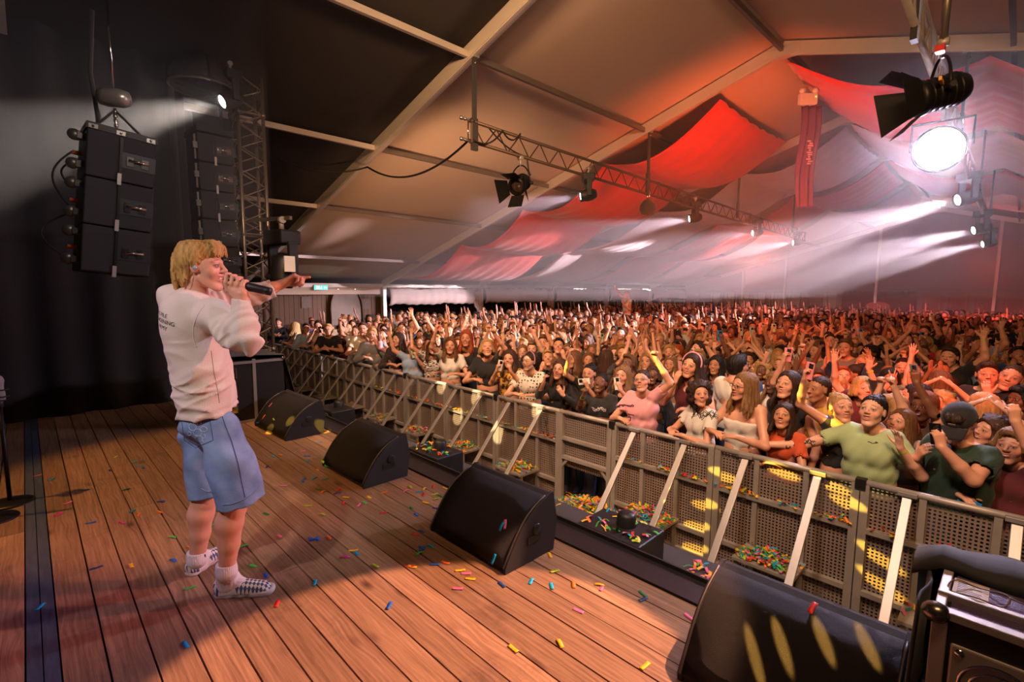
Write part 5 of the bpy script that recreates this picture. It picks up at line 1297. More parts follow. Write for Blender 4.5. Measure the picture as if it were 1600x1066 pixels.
        q = p-(a3(395, 462, 2.86)); o += .003*np.sin((q @ cutd)*90+(q[:, 2])*40)*np.exp(-(np.linalg.norm(q, axis=1)/.13)**2)
        return o
    f.disp(folds)
    P, Q = f.mesh(); sw = mobj('sweatshirt', np_mesh('sweatshirt', P-O, Q, [SW]), root)
    # seam from shoulder to armpit and down the side: thin raised tube laid on the cloth
    dgr = bpy.context.evaluated_depsgraph_get()
    from mathutils.bvhtree import BVHTree
    bv = BVHTree.FromPolygons([tuple(p) for p in P], [tuple(q) for q in Q.tolist()])
    def on(px, py):
        h = bv.ray_cast(CAM, ray(px, py)); return h[0] if h[0] is not None else None
    def seam(name, pix, r, m, par, origin=O):
        pts = []
        for i in range(len(pix)-1):
            for t in np.linspace(0, 1, 8, endpoint=False):
                q = on(pix[i][0]+(pix[i+1][0]-pix[i][0])*t, pix[i][1]+(pix[i+1][1]-pix[i][1])*t)
                if q is not None: pts.append(q+(CAM-q).normalized()*.0008-Vector(origin))
        if len(pts) > 2: MB().tube(pts, r, 6).build(name, m, par)
    SEAM = cloth_mat('seam_thread', S(238, 228, 216), .8)
    seam('sleeve_seam', [(320, 476), (309, 492), (302, 510), (302, 530), (308, 545)], .0015, SEAM, sw)
    seam('side_seam', [(330, 548), (334, 580), (341, 615), (343, 632)], .0012, mat('seam_shade', S(150, 135, 125), .9), sw)
    # the printed lines on the back, laid on the cloth
    PR = mat('black_print', S(38, 36, 40), .7)
    def printed(s_, px, py, size, ang, squeeze=1.0):
        c = on(px, py)
        if c is None: return
        h = bv.ray_cast(CAM, ray(px, py)); nrm = Vector(h[1]);
        if nrm.dot(CAM-c) < 0: nrm = -nrm
        xd = (RT*math.cos(ang)-Vector((0, 0, 1))*math.sin(ang)); xd = (xd-nrm*xd.dot(nrm)).normalized(); yd = nrm.cross(xd)
        R_ = Matrix((xd*squeeze, yd, nrm)).transposed().to_4x4(); R_.translation = c-Vector(O)
        c_ = bpy.data.curves.new('t', 'FONT'); c_.body = s_; c_.size = size; c_.align_x = 'RIGHT'; c_.align_y = 'CENTER'
        o = bpy.data.objects.new('t', c_); COL.objects.link(o); m_ = bpy.data.meshes.new_from_object(o.evaluated_get(bpy.context.evaluated_depsgraph_get())); bpy.data.objects.remove(o)
        m_.transform(R_)
        bm = bmesh.new(); bm.from_mesh(m_); bmesh.ops.triangulate(bm, faces=bm.faces); bmesh.ops.subdivide_edges(bm, edges=[e for e in bm.edges if e.calc_length() > .004], cuts=2); bm.to_mesh(m_); bm.free()
        for v in m_.vertices:
            q = bv.find_nearest(v.co+Vector(O))
            if q[0] is not None: v.co = q[0]-Vector(O)+(CAM-q[0]).normalized()*.0018
        m_.materials.clear(); m_.materials.append(PR); mobj('printed_text', m_, sw)
    printed('HANG PILE', 261, 495, .028, .25); printed('CTUAL GARDENING', 273, 508, .028, .22); printed('ARMY', 261, 515, .028, .25)
    # ---------------- denim shorts
    DN = mat('denim', S(0, 50, 128), .85, col2=S(172, 206, 240), scale=7, bump=.4, bscale=420)
    lo = np.minimum(kneeL, kneeR)-.25; hi = np.maximum(hipL, hipR)+.25; lo[2] = min(kneeL[2], kneeR[2])-.16; hi[2] = pel[2]+.15
    f = Field(lo, hi, .0068)
    tp = a3(322, 630, 2.54)
    f.cap(tp-sR*.06, tp+sR*.06, .100, .100, .03); f.cap(pel-sR*.06-fdir*.012, pel+sR*.06-fdir*.012, .108, .108, .04)
    hemR, hemL = a3(379, 783, 2.46), a3(326, 772, 2.655)
    f.chain([hipR-up_*.03, (hipR+hemR)/2+fdir*.0, hemR-up_*.04], [.098, .104, .112], .03, flat=(sR, .86))
    f.chain([hipL-up_*.03, (hipL+hemL)/2, hemL-up_*.04], [.095, .094, .094], .03, flat=(sR, .86))
    for hp, hm, r in ((hipR, hemR, .098), (hipL, hemL, .085)):
        f.cap(hm-up_*.09, hm+up_*.0, r*.92, r*.7, .003, 's', flat=(sR, .86))
    X, Y, Z = [(np.arange(f.n[i])*f.res+f.lo[i]).astype(np.float32) for i in range(3)]
    mid = (hemR+hemL)/2; dside = (X[:, None, None]-mid[0])*sR[0]+(Y[None, :, None]-mid[1])*sR[1]+0*Z[None, None, :]
    tilt = ((X[:, None, None]-hemR[0])*fdir[0]+(Y[None, :, None]-hemR[1])*fdir[1])*.20
    cutR = (hemR[2]-.005+tilt)-Z[None, None, :]; tilt2 = ((X[:, None, None]-hemL[0])*fdir[0]+(Y[None, :, None]-hemL[1])*fdir[1])*.10; cutL = (hemL[2]-.002+tilt2)-Z[None, None, :]
    f.g = np.maximum(f.g, np.where(dside > 0, cutR, cutL)).astype(np.float32)
    def folds(x, y, z):
        p = np.stack([x, y, z], 1); rel = p-hipR; u = rel @ sR; v = rel @ fdir; h = rel[:, 2]
        o = .006*np.sin(h*28+v*30+1.6*np.sin(u*20))*np.exp(-((h+.16)/.17)**2) + .004*np.sin((v+.4*h)*60)*np.exp(-((h+.28)/.12)**2)
        q = p-(pel-fdir*.1-up_*.07); rr = np.linalg.norm(q, axis=1); o += .006*np.sin(np.arctan2(q[:, 2], q @ sR)*6+rr*18)*np.exp(-((rr-.1)/.1)**2)
        return o
    f.disp(folds)
    P, Q = f.mesh(); so = mobj('denim_shorts', np_mesh('denim_shorts', P-O, Q, [DN]), root)
    bv = BVHTree.FromPolygons([tuple(p) for p in P], [tuple(q) for q in Q.tolist()])
    STI = mat('denim_seam', S(60, 80, 120), .8); EMB = mat('embroidery', S(190, 205, 225), .6); HEM = mat('frayed_hem', S(120, 150, 190), .9, var=.3, scale=200, bump=.6, bscale=300)
    seam('side_seam', [(344, 640), (352, 665), (362, 690), (372, 725), (379, 760), (384, 782)], .002, STI, so)
    seam('pocket', [(283, 650), (288, 688), (306, 700), (333, 688), (326, 646), (283, 650)], .0016, STI, so)
    rr = []
    for (cx, cy, r, e) in ((301, 667, 6, 1), (309, 676, 7, .8), (318, 671, 6, .7), (311, 686, 6, .8), (318, 682, 3, 1), (296, 678, 3, 1), (303, 658, 3.2, 1), (311, 661, 3.4, 1.2), (296, 662, 2.6, 1), (315, 691, 3, 1)):
        seam('embroidery', [(cx+r*math.cos(t), cy+r*e*math.sin(t)) for t in np.linspace(0, 2*PI, 9)], .0013, EMB, so)
    seam('hem_stitch', [(314, 764), (322, 768), (334, 769)], .003, HEM, so)
    seam('hem_stitch', [(348, 789), (362, 788), (380, 781), (398, 768), (408, 758)], .0035, HEM, so)
    # ---------------- socks and shoes
    SO = mat('white_sock', S(228, 222, 226), .9, var=.03, bump=.2)
    WHs = mat('shoe_canvas', S(226, 218, 214), .8, var=.04, bump=.2, bscale=300); RUB = mat('shoe_rubber', S(214, 206, 210), .5, var=.05)
    CHK = mat('checker_canvas', S(228, 220, 212), .8, var=.03)
    nt = CHK.node_tree; ck = nt.nodes.new('ShaderNodeTexChecker'); uv = nt.nodes.new('ShaderNodeAttribute'); uv.attribute_name = 'ck'; nt.links.new(uv.outputs['Vector'], ck.inputs['Vector']); ck.inputs['Scale'].default_value = 1
    ck.inputs['Color1'].default_value = (*S(228, 220, 214), 1); ck.inputs['Color2'].default_value = (*S(70, 92, 128), 1); nt.links.new(ck.outputs['Color'], nt.nodes['Principled BSDF'].inputs['Base Color'])
    for (an, heel, toe, nm) in ((ankR, onz(336, 931, ST+.0), onz(426, 924, ST), 'R'), (ankL, onz(294, 902, ST), onz(347, 866, ST), 'L')):
        h0, t0 = np.array(heel), np.array(toe); d = t0-h0; d /= np.linalg.norm(d); L_ = .285; sd = np.cross(d, up_)
        c0 = h0+d*.03
        an2 = c0+d*.035+up_*.09
        f = Field(np.minimum(an2, an)-.14, np.maximum(an2, an)+np.array((.14, .14, .14)), .0045)
        top = an+up_*.045
        f.chain([top, an+up_*.0, an2, an2-up_*.03], [.048, .046, .048, .05], .02); f.cap(an2, c0+d*.1+up_*.05, .04, .035, .02); f.cut(top, up_)
        ua = sd
        f.disp(lambda x, y, z: .0011*np.sin(np.arctan2((x-an[0])*d[0]+(y-an[1])*d[1], (x-an[0])*sd[0]+(y-an[1])*sd[1])*34))
        P, Q = f.mesh(); sk = mobj('sock', np_mesh('sock', P-O, Q, [SO]), root)
        sp_ = mat('sock_band', S(40, 70, 130), .8)
        q = MB().tube([Vector(top-O)+Vector(ua*.0445*math.cos(t)+d*.0445*math.sin(t)-up_*.012) for t in np.linspace(0, 2*PI, 26)], .0016, 6) if nm == 'R' else MB().box((-.012, -.001, -.008), (.012, .002, .008), Matrix.Translation(Vector(top-O)+Vector(ua*.043-up_*.02)) @ Matrix(((ua[0], d[0], 0, 0), (ua[1], d[1], 0, 0), (0, 0, 1, 0), (0, 0, 0, 1))))
        q.build('sock_print', sp_, sk)
        # shoe
        f = Field(np.minimum(h0, t0)-.09-up_*0, np.maximum(h0, t0)+.09+up_*.06, .0045)
        f.lo[2] = ST-.012
        for (a, w_, hh) in ((.02, .026, .045), (.06, .03, .05), (.11, .032, .046), (.16, .036, .036), (.205, .038, .026), (.24, .03, .02)):
            p = c0+d*(a-.015)
            f.cap(p-sd*w_*.45+up_*hh*.5, p+sd*w_*.45+up_*hh*.5, .03 if a < .2 else .026, None, .03)
        f.cap(c0+up_*.055, c0+d*.05+up_*.055, .035, .034, .02); f.cap(c0+d*.1+up_*.05, c0+d*.2+up_*.032, .032, .028, .03)
        f.cap(c0+d*.02+up_*.11, c0+d*.055+up_*.1, .043, .04, .004, 's')
        f.cut(np.array((0, 0, ST+.018)), -up_)
        P, Q = f.mesh(); rel = P-h0; u_ = rel @ d; v_ = rel @ sd
        chk = np.stack([(u_+v_)/.0135/1.414, (u_-v_)/.0135/1.414, np.full(len(P), .5)], 1)
        cen = P[Q].mean(1); uu = (cen-h0) @ d; zz = cen[:, 2]-ST
        mi = np.where((uu > .125-(zz-.03)*.6) | ((uu < .045) & (zz < .075)), 1, 0)
        shoe = mobj('shoe', np_mesh('shoe', P-O, Q, [WHs, CHK], mi=mi, attrs={'ck': ('FLOAT_VECTOR', chk)}), root)
        f = Field(np.minimum(h0, t0)-.09, np.maximum(h0, t0)+.09, .004); f.lo[2] = ST-.01
        for (a, w_) in ((.01, .02), (.06, .03), (.12, .032), (.18, .042), (.225, .034), (.243, .02)):
            p = c0+d*(a-.01); f.cap(p-sd*w_*.5+up_*.012, p+sd*w_*.5+up_*.012, .029, None, .03)
        f.cut(np.array((0, 0, ST+.026)), up_); f.cut(np.array((0, 0, ST+.0015)), -up_)
        P, Q = f.mesh(); so_ = mobj('sole', np_mesh('sole', P-O, Q, [RUB]), shoe)
    # in-ear monitor and wire
    c = T((.086 if True else 0, .004, .0)); cs = T((-.086, .004, .0))
    near = c if np.linalg.norm(c-np.array(CAM)) < np.linalg.norm(cs-np.array(CAM)) else cs
    MB().ball(Vector(near-O), .0095, 12, (1, 1, 1.2)).build('in_ear_monitor', mat('ear_piece', S(170, 195, 215), .15, .3), root)
    sx = 1 if near is c else -1
    MB().tube([Vector(T(p)-O) for p in ((sx*.088, .006, .004), (sx*.092, -.0, .036), (sx*.09, -.022, .03), (sx*.084, -.03, -.02), (sx*.07, -.05, -.08), (sx*.06, -.07, -.12))], .0012, 5).build('ear_wire', mat('clear_wire', S(190, 150, 130), .3), root)
    # microphone
    mc = thing('microphone', 'black handheld wireless microphone with silver ring in the singer\'s right hand', 'microphone', Vector(m0))
    dV = Vector(md); Lm = float(np.linalg.norm(m1-m0))
    MB().lathe([(0, .0), (.016, .004), (.024, .016), (.025, .03), (.0235, .045), (.0215, .05)], (0, 0, 0), 22, axis=dV).build('grille', mat('mic_grille', S(60, 58, 58), .35, .8, var=.4, scale=900, bump=.8, bscale=900), mc)
    MB().lathe([(.0215, .05), (.024, .052), (.024, .06), (.02, .064)], (0, 0, 0), 22, axis=dV).build('ring', M['chrome'], mc)
    MB().lathe([(.02, .064), (.0205, .09), (.0195, Lm-.03), (.0185, Lm-.028), (.0185, Lm-.024), (.0195, Lm-.022), (.019, Lm), (0, Lm+.001)], (0, 0, 0), 22, axis=dV).build('handle', M['black_plastic'], mc)
    return root
build_singer()

# ------------------------------------------------------------------ the crowd
def arm(kind, sx, r, H):
    """elbow, wrist, hand direction, palm normal, finger pose; person faces +y, z up, metres"""
    j = lambda a: r.uniform(-a, a)
    P_ = {'down': ((.27, .0, 1.13), (.27, .10, .9), (0, .1, -1), (-1, 0, 0), 'relax'),
          'rail': ((.29, .14, 1.17), (.12, .30, 1.235), (-1, .3, -.05), (0, -.2, -1), 'relax'),
          'fold': ((.27, .15, 1.17), (.0, .27, 1.24), (-1, .1, 0), (0, -1, -.1), 'relax'),
          'up': ((.30+j(.05), .06+j(.08), 1.63+j(.05)), (.27+j(.1), .12+j(.1), 1.90+j(.04)), (j(.2), .1, 1), (0, 1, 0), r.choice(('open', 'wave', 'fist', 'open'))),
          'point': ((.25+j(.05), .16+j(.05), 1.6+j(.05)), (.20+j(.08), .28+j(.06), 1.86+j(.05)), (0, .3, 1), (-.4, 1, 0), 'point'),
          'clap': ((.26, .2, 1.56), (.07, .26, 1.83), (-.1, .1, 1), (-1, 0, 0), 'flat'),
          'heart': ((.33, .1, 1.62), (.11, .12, 1.84), (-.8, 0, .6), (0, -.3, -1), 'flat'),
          'wave': ((.36+j(.04), .05, 1.60), (.45+j(.05), .08, 1.85), (.25, .1, 1), (0, 1, 0), 'wave'),
          'phone': ((.22, .2, 1.30), (.10, .34, 1.50), (-.2, .1, 1), (-.9, -.45, 0), 'hold'),
          'phoneup': ((.26, .2, 1.62), (.17, .3, 1.87), (-.1, .1, 1), (-.8, -.5, 0), 'hold'),
          'chest': ((.27, .08, 1.16), (.12, .24, 1.34), (-.5, .2, .8), (-.4, -1, 0), 'relax'),
          'chin': ((.24, .16, 1.22), (.09, .2, 1.46), (-.3, .0, 1), (-.3, -1, 0), 'relax'),
          'fwd': ((.30, .30, 1.38), (.32, .55, 1.45), (0, 1, .2), (0, .2, -1), 'open'),
          'horns': ((.30, .1, 1.62), (.32, .16, 1.88), (0, .1, 1), (0, 1, 0), 'horns'),
          'peace': ((.27, .12, 1.58), (.28, .2, 1.83), (0, .1, 1), (0, 1, 0), 'peace'),
          'reach': ((.45, .14, 1.25), (.70, .31, 1.215), (1, .35, -.1), (0, -.2, -1), 'relax'),
          'bent': ((.34, .02, 1.2), (.24, .17, 1.42), (-.1, .3, 1), (-.5, 1, 0), 'open')}[kind]
    m = lambda p: A((p[0]*sx, p[1], p[2]))
    return m(P_[0]), m(P_[1]), m(P_[2]), m(P_[3]), P_[4]
HEADC = A((0, .035, 1.622))
def rotm(yaw, pitch, roll=0):
    """yaw + turns the face to the person's left (+ about z)"""
    return np.array((Matrix.Rotation(yaw, 3, 'Z') @ Matrix.Rotation(pitch, 3, 'X') @ Matrix.Rotation(roll, 3, 'Y')))
def make_meshes(spec, res=.0085, seed=1, low=False):
    """spec: male, hair, top, arms (left, right), yaw, pitch, mouth, fat. Returns dict of meshes / arrays in person space"""
    r = random.Random(seed); male = spec.get('male', False); fat = spec.get('fat', 1.0)
    hc = HEADC.copy(); HR = rotm(spec.get('yaw', 0), spec.get('pitch', .1), spec.get('roll', 0))
    hs = 1.07 if male else 1.05
    nb = A((0, -.02, 1.47)); sw = .168 if male else .146
    sh = [A((-sw, -.01, 1.425)), A((sw, -.01, 1.425))]
    arms = [arm(k, sx, r, 1) for k, sx in zip(spec['arms'], (-1, 1))]
    for i, a in enumerate(arms):
        if a[1][2] > 1.6: sh[i] = sh[i]+A((0, .01, .045))
    pts = [a[1] for a in arms]+[a[0] for a in arms]+[a[1]+a[2]/np.linalg.norm(a[2])*.22 for a in arms]
    lo = np.minimum.reduce(pts+[A((-.27*fat, -.2, .93))])-.04; hi = np.maximum.reduce(pts+[A((.27*fat, .2, 1.80))])+.04
    lo[2] = max(.9, lo[2]) if not low else 1.12
    f = Field(lo, hi, res)
    head_field(f, hc, HR, hs, male, mouth=spec.get('mouth', 0), k=.012, ears=not low)
    T = lambda p: hc+HR @ (A(p)*hs)
    f.cap(T((0, -.03, -.05)), nb, .052 if male else .044, .058 if male else .05, .02)
    cr = (.098 if male else .085)*fat
    f.cap(nb, sh[0], .052, .05, .03); f.cap(nb, sh[1], .052, .05, .03)
    f.cap((-.07, 0, 1.30), (.07, 0, 1.30), cr*1.02, None, .04)
    if not low: f.cap((-.06*fat, 0, 1.05), (.06*fat, 0, 1.05), cr*.98, None, .05)
    if not low: f.cap((-.07, 0, 1.30), (-.06, 0, 1.05), cr, cr, .04).cap((.07, 0, 1.30), (.06, 0, 1.05), cr, cr, .04)
    ar = (.040 if male else .034)*(1+.6*(fat-1))
    for i, (e, w_, d, n, po) in enumerate(arms):
        f.cap(sh[i], e, ar*1.35, ar, .03); f.chain([e, e*.6+w_*.4, w_], [ar, ar*.95, ar*.68], .02)
        if low: f.cap(w_, w_+d/np.linalg.norm(d)*.09, .03, .03, .01); f.cap(w_+d/np.linalg.norm(d)*.09, w_+d/np.linalg.norm(d)*.16, .024, .018, .01)
        else: hand_field(f, w_, d, n, po, 1 if i else -1, .98 if male else .9, .0092)
    P, Q = f.mesh(); out = {'body': (P, Q, hl_attr(P, hc, HR, hs)), 'hc': hc, 'HR': HR, 'hs': hs, 'arms': arms, 'T': T}
    # ---- top
    top = spec['top']; g = Field(A((-.36*fat-.1, -.26, .9 if not low else 1.1)), A((.36*fat+.1, .3, 1.75)), res*1.35)
    if low: pass
    b = .118 if male else .102; b *= fat; wd = (.08 if male else .062)
    g.cap((-wd-.015, .0, 1.33), (wd+.015, .0, 1.33), b, None, .04); g.cap((-wd, .005, 1.15), (wd, .005, 1.15), b*(1.0 if male or fat > 1.05 else .9), None, .06)
    if not low: g.cap((-wd, .0, .98), (wd, .0, .98), b*1.05, None, .05)
    if not male and top != 'tube2':
        for sx in (-1, 1): g.ell((sx*.062*fat, .075*fat, 1.275), (.055*fat, .045*fat, .055*fat), None, .055)
    if top != 'tube':
        g.cap(nb+A((0, 0, -.03)), sh[0], .055, .062, .04); g.cap(nb+A((0, 0, -.03)), sh[1], .055, .062, .04)
        g.cap(nb+A((0, .015, .0)), nb+A((0, .04, .12)), .068, .085, .015, 's')
        if top == 'tank': g.ell(nb+A((0, .1, -.035)), (.085, .08, .085), None, .015, 's')
        for i, (e, w_, d, n, po) in enumerate(arms):
            q = {'tee': .52, 'long': 1, 'tank': .0, 'jacket': 1}[top]
            s1 = sh[i]
            if top in ('tee',): g.cap(s1, s1+(e-s1)*q, ar*1.75, ar*1.75, .03); g.cap(s1+(e-s1)*(q+.02), s1+(e-s1)*(q+.4), ar*1.45, ar*2.2, .004, 's'); 
            elif top in ('long', 'jacket'):
                g.cap(s1, e, ar*1.75, ar*1.5, .03)
                g2 = e+(w_-e)*.82; g.lo = g.lo; g.cap(e, g2, ar*1.5, ar*1.15, .02)
    else: g.cut(A((0, 0, 1.335)), (0, .15, 1))
    g.disp(lambda x, y, z: .004*np.sin(z*38+x*30+2*np.sin(y*20+seed))*np.exp(-((z-1.1)/.2)**2) + .0022*np.sin((x+z*.6)*70+seed))
    if not low: g.cut(A((0, 0, .955)), (0, 0, -1))
    P, Q = g.mesh(); out['top'] = (P, Q)
    # ---- hair
    hr = spec['hair']; h = Field(hc-A((.26, .26, .46)), hc+A((.26, .26, .26)), res*1.1)
    E_ = lambda p, q, k_=.02, op='u': h.ell(T(p), [v*hs for v in q], HR, k_, op)
    if hr != 'bald':
        vol = {'short': 0, 'buzz': -.006, 'long': .006, 'bob': .006, 'curly': .016, 'bun': -.002, 'pony': 0, 'curtain': .008}[hr]
        E_((0, -.02, .045), (.083+vol, .104+vol, .09+vol)); E_((0, -.06, -.0), (.074+vol, .062+vol, .08+vol), .02)
        if hr in ('short', 'curtain'): E_((0, .055, .098), (.056, .042, .034), .02)
        E_((0, .094, -.022), (.066 if hr in ('long', 'bob', 'curtain') else .088, .085, .108), .01, 's')
        if hr not in ('long', 'bob', 'curly'):
            for sx in (-1, 1): E_((sx*.09, .02, -.035), (.03, .04, .05), .008, 's')
            E_((0, -.05, -.11), (.09, .09, .05), .01, 's')
        if hr in ('long', 'bob', 'curly', 'curtain'):
            L_ = {'long': .30, 'bob': .12, 'curly': .14, 'curtain': .06}[hr]
            down = A((0, 0, -1.0)); 
            for i in range(26 if not low else 9):
                a = math.radians(-128+256*i/(25 if not low else 8)) ; x = .078*math.sin(a); y = -.02-.088*math.cos(a)
                if y > .055: continue
                p0 = T((x, y, .03)); ln = L_*(1-.25*r.random())*(1 if y < .02 else .95)
                out_ = HR @ A((math.sin(a), -math.cos(a), 0)); out_[2] = 0
                p1 = p0+down*ln*.45+out_*.012; p2 = p0+down*ln*.8+out_*(.02+.01*r.random()); p3 = p0+down*ln*1.0+out_*(.012+.02*r.random())
                if hr == 'long' and not male:   # falls over the shoulders
                    if y > -.04: p2 = p2+A((0, .045, 0)); p3 = p3+A((0, .07, 0))
                h.chain([p0, p1, p2, p3], [.019, .020, .017, .008], .012)
        if hr == 'curly' :
            for i in range(70 if not low else 20):
                a = r.uniform(-2.4, 2.4); zz = r.uniform(-.14, .13); rr_ = .105*math.sqrt(max(.15, 1-((zz-.02)/.16)**2))
                y = -.02-rr_*math.cos(a)
                if y > .05 and zz < .08: continue
                h.ell(T((rr_*math.sin(a), y, zz)), (.026, .026, .026), None, .006)
        if hr == 'bun': h.ell(T((0, -.09, .11)), (.045, .045, .04), None, .012)
        if hr == 'pony': h.chain([T((0, -.1, .07)), T((0, -.15, .03)), T((0, -.15, -.08)), T((0, -.13, -.2))], [.025, .03, .028, .012], .015)
        h.disp(lambda x, y, z: .0042*np.sin(np.arctan2(y-hc[1], x-hc[0])*23+seed+np.sin(z*30)*1.2)+.0015*np.sin(np.arctan2(y-hc[1], x-hc[0])*51+z*8))
        P, Q = h.mesh(); out['hair'] = (P, Q)
    return out
HAIR = {'blond': hair_mat('hair_blond', S(120, 84, 48), S(205, 165, 105)), 'dark blond': hair_mat('hair_dark_blond', S(88, 60, 36), S(150, 112, 70)),
        'light brown': hair_mat('hair_light_brown', S(74, 46, 28), S(125, 84, 52)), 'brown': hair_mat('hair_brown', S(44, 28, 20), S(84, 54, 36)),
        'dark brown': hair_mat('hair_dark_brown', S(26, 17, 12), S(66, 44, 30)), 'black': hair_mat('hair_black', S(14, 11, 9), S(34, 26, 20)), 'red': hair_mat('hair_red', S(110, 44, 22), S(176, 84, 44))}
SKINS = [skin_mat('skin_light', S(224, 172, 146)), skin_mat('skin_fair', S(214, 156, 128)), skin_mat('skin_warm', S(200, 142, 110), eye=S(90, 60, 36), brow=S(60, 40, 28)), skin_mat('skin_tan', S(176, 120, 88), eye=S(60, 38, 24), brow=S(36, 24, 18)), skin_mat('skin_brown', S(112, 72, 50), eye=S(40, 24, 16), brow=S(20, 14, 12), lip=S(120, 60, 54))]
TOPC = {'black': S(30, 29, 32), 'white': S(222, 216, 208), 'grey': S(128, 126, 126), 'navy': S(34, 44, 74), 'beige': S(200, 176, 144), 'light blue': S(150, 174, 204), 'red': S(176, 40, 34), 'maroon': S(92, 28, 34), 'olive': S(84, 88, 56), 'pink': S(224, 158, 166), 'pale green': S(168, 188, 138), 'dark green': S(34, 60, 46), 'mustard': S(200, 148, 50), 'brown': S(100, 70, 50), 'cream': S(226, 212, 184), 'charcoal': S(58, 58, 62), 'orange': S(206, 84, 40), 'blue': S(50, 84, 150)}
TOPM = {k: cloth_mat('cloth_'+k.replace(' ', '_'), v) for k, v in TOPC.items()}
def dots_mat():
    m = cloth_mat('polka_dots', S(226, 220, 210)); nt = m.node_tree; v = nt.nodes.new('ShaderNodeTexVoronoi'); v.inputs['Scale'].default_value = 24; v.inputs['Randomness'].default_value = .35; tc = nt.nodes.new('ShaderNodeTexCoord'); nt.links.new(tc.outputs['Object'], v.inputs['Vector'])
    lt = nt.nodes.new('ShaderNodeMath'); lt.operation = 'LESS_THAN'; lt.inputs[1].default_value = .3; nt.links.new(v.outputs['Distance'], lt.inputs[0]); mx = nt.nodes.new('ShaderNodeMix'); mx.data_type = 'RGBA'; mx.inputs[6].default_value = (*S(226, 220, 210), 1); mx.inputs[7].default_value = (*S(25, 22, 26), 1)
    nt.links.new(lt.outputs[0], mx.inputs[0]); nt.links.new(mx.outputs[2], nt.nodes['Principled BSDF'].inputs['Base Color']); return m
def blotch_mat(name, c1, c2, scale=14, lo_=.5, hi_=.53, stretch=None):
    m = cloth_mat(name, c1); nt = m.node_tree; v = nt.nodes.new('ShaderNodeTexNoise'); v.inputs['Scale'].default_value = scale; tc = nt.nodes.new('ShaderNodeTexCoord'); mp = nt.nodes.new('ShaderNodeMapping'); mp.inputs['Scale'].default_value = stretch or (1, 1, 1); nt.links.new(tc.outputs['Object'], mp.inputs[0]); nt.links.new(mp.outputs[0], v.inputs['Vector'])
    r_ = nt.nodes.new('ShaderNodeMapRange'); r_.inputs[1].default_value = lo_; r_.inputs[2].default_value = hi_; nt.links.new(v.outputs[0], r_.inputs[0]); mx = nt.nodes.new('ShaderNodeMix'); mx.data_type = 'RGBA'; mx.inputs[6].default_value = (*c1, 1); mx.inputs[7].default_value = (*c2, 1)
    nt.links.new(r_.outputs[0], mx.inputs[0]); nt.links.new(mx.outputs[2], nt.nodes['Principled BSDF'].inputs['Base Color']); return m
TOPM['polka dot'] = dots_mat(); TOPM['yellow patterned'] = blotch_mat('yellow_pattern', S(206, 160, 70), S(90, 50, 30), 26); TOPM['black and white patterned'] = blotch_mat('bw_pattern', S(220, 210, 200), S(40, 36, 36), 22, stretch=(1, 1, 3)); TOPM['sequinned black'] = blotch_mat('sequin', S(30, 26, 28), S(170, 120, 100), 120, .62, .66); TOPM['leopard'] = blotch_mat('leopard', S(170, 120, 70), S(40, 26, 18), 40)
DENIM = mat('trouser_denim', S(50, 62, 92), .85, var=.2); GLAS = mat('glasses_frame', S(40, 30, 28), .3, .4); PHB = mat('phone_black', S(20, 20, 24), .25, coat=.5)
PHC = {'black': PHB, 'white': mat('phone_white', S(225, 222, 218), .3), 'pink': mat('phone_pink', S(232, 140, 150), .35), 'blue': mat('phone_blue', S(40, 140, 215), .35), 'clear': mat('phone_clear', S(150, 150, 158), .3, .3), 'mint': mat('phone_mint', S(150, 205, 185), .35)}
# trousers and shoes shared by all
f = Field((-.26, -.2, -.01), (.26, .24, 1.04), .02)
f.cap((-.05, 0, .95), (.05, 0, .95), .118, None, .05)
for sx in (-1, 1): f.chain([(sx*.085, 0, .88), (sx*.10, .01, .5), (sx*.11, 0, .1)], [.095, .07, .055], .03); f.cap((sx*.11, -.02, .045), (sx*.12, .14, .04), .042, .038, .02)
f.cut(A((0, 0, .004)), (0, 0, -1)); P, Q = f.mesh(); TROU = np_mesh('trousers', P, Q, [DENIM])
def objmat(o, m, i=0): o.material_slots[i].link = 'OBJECT'; o.material_slots[i].material = m
people = []
def phone_at(loc, rot, c, label, px, screen=False):
    o = thing('phone', label, 'phone', loc, group='phones held up in the crowd', rot=rot)
    mobj('case', PHONE_ME, o); ch = [c_ for c_ in o.children][0]; objmat(ch, PHC[c])
    mobj('camera_bump', BUMP_ME, o)
    return o
_b = MB().box((-.037, -.0045, -.076), (.037, .0045, .076)).build('phone_case', PHB, bevel=.004); PHONE_ME = _b.data; bpy.data.objects.remove(_b)
_b = MB()
for (a, c) in ((-.018, .055), (-.018, .033), (-.002, .044)): _b.lathe([(0, .009), (.008, .009), (.009, .0046)], (a, .0, c), 12, axis=(0, 1, 0))
_b.box((-.03, .0045, .022), (.01, .0065, .066))
_b = _b.build('phone_bump', PHB); BUMP_ME = _b.data; bpy.data.objects.remove(_b)
phones = []
def hold_phone(root, mesh, side, colr, label, land=False):
    e, w_, d, n, po = mesh['arms'][side]; d = d/np.linalg.norm(d)
    nn = n-d*np.dot(n, d); nn /= np.linalg.norm(nn)
    c = w_+d*.085+nn*.035
    fy = A((0, 1, 0.05)); upv = d-fy*np.dot(fy, d); upv /= np.linalg.norm(upv)
    x = np.cross(fy, upv); x /= np.linalg.norm(x)
    R_ = Matrix(np.stack([x, fy, upv], 1).tolist())
    if land: R_ = R_ @ Matrix.Rotation(PI/2, 3, 'Y')
    M4 = root.matrix_basis @ (Matrix.Translation(Vector(c)) @ R_.to_4x4())
    l_, q, s_ = M4.decompose()
    o = phone_at(l_, q.to_euler(), colr, label, 0)
    phones.append((o, label, proj(l_)[0]))
    return o
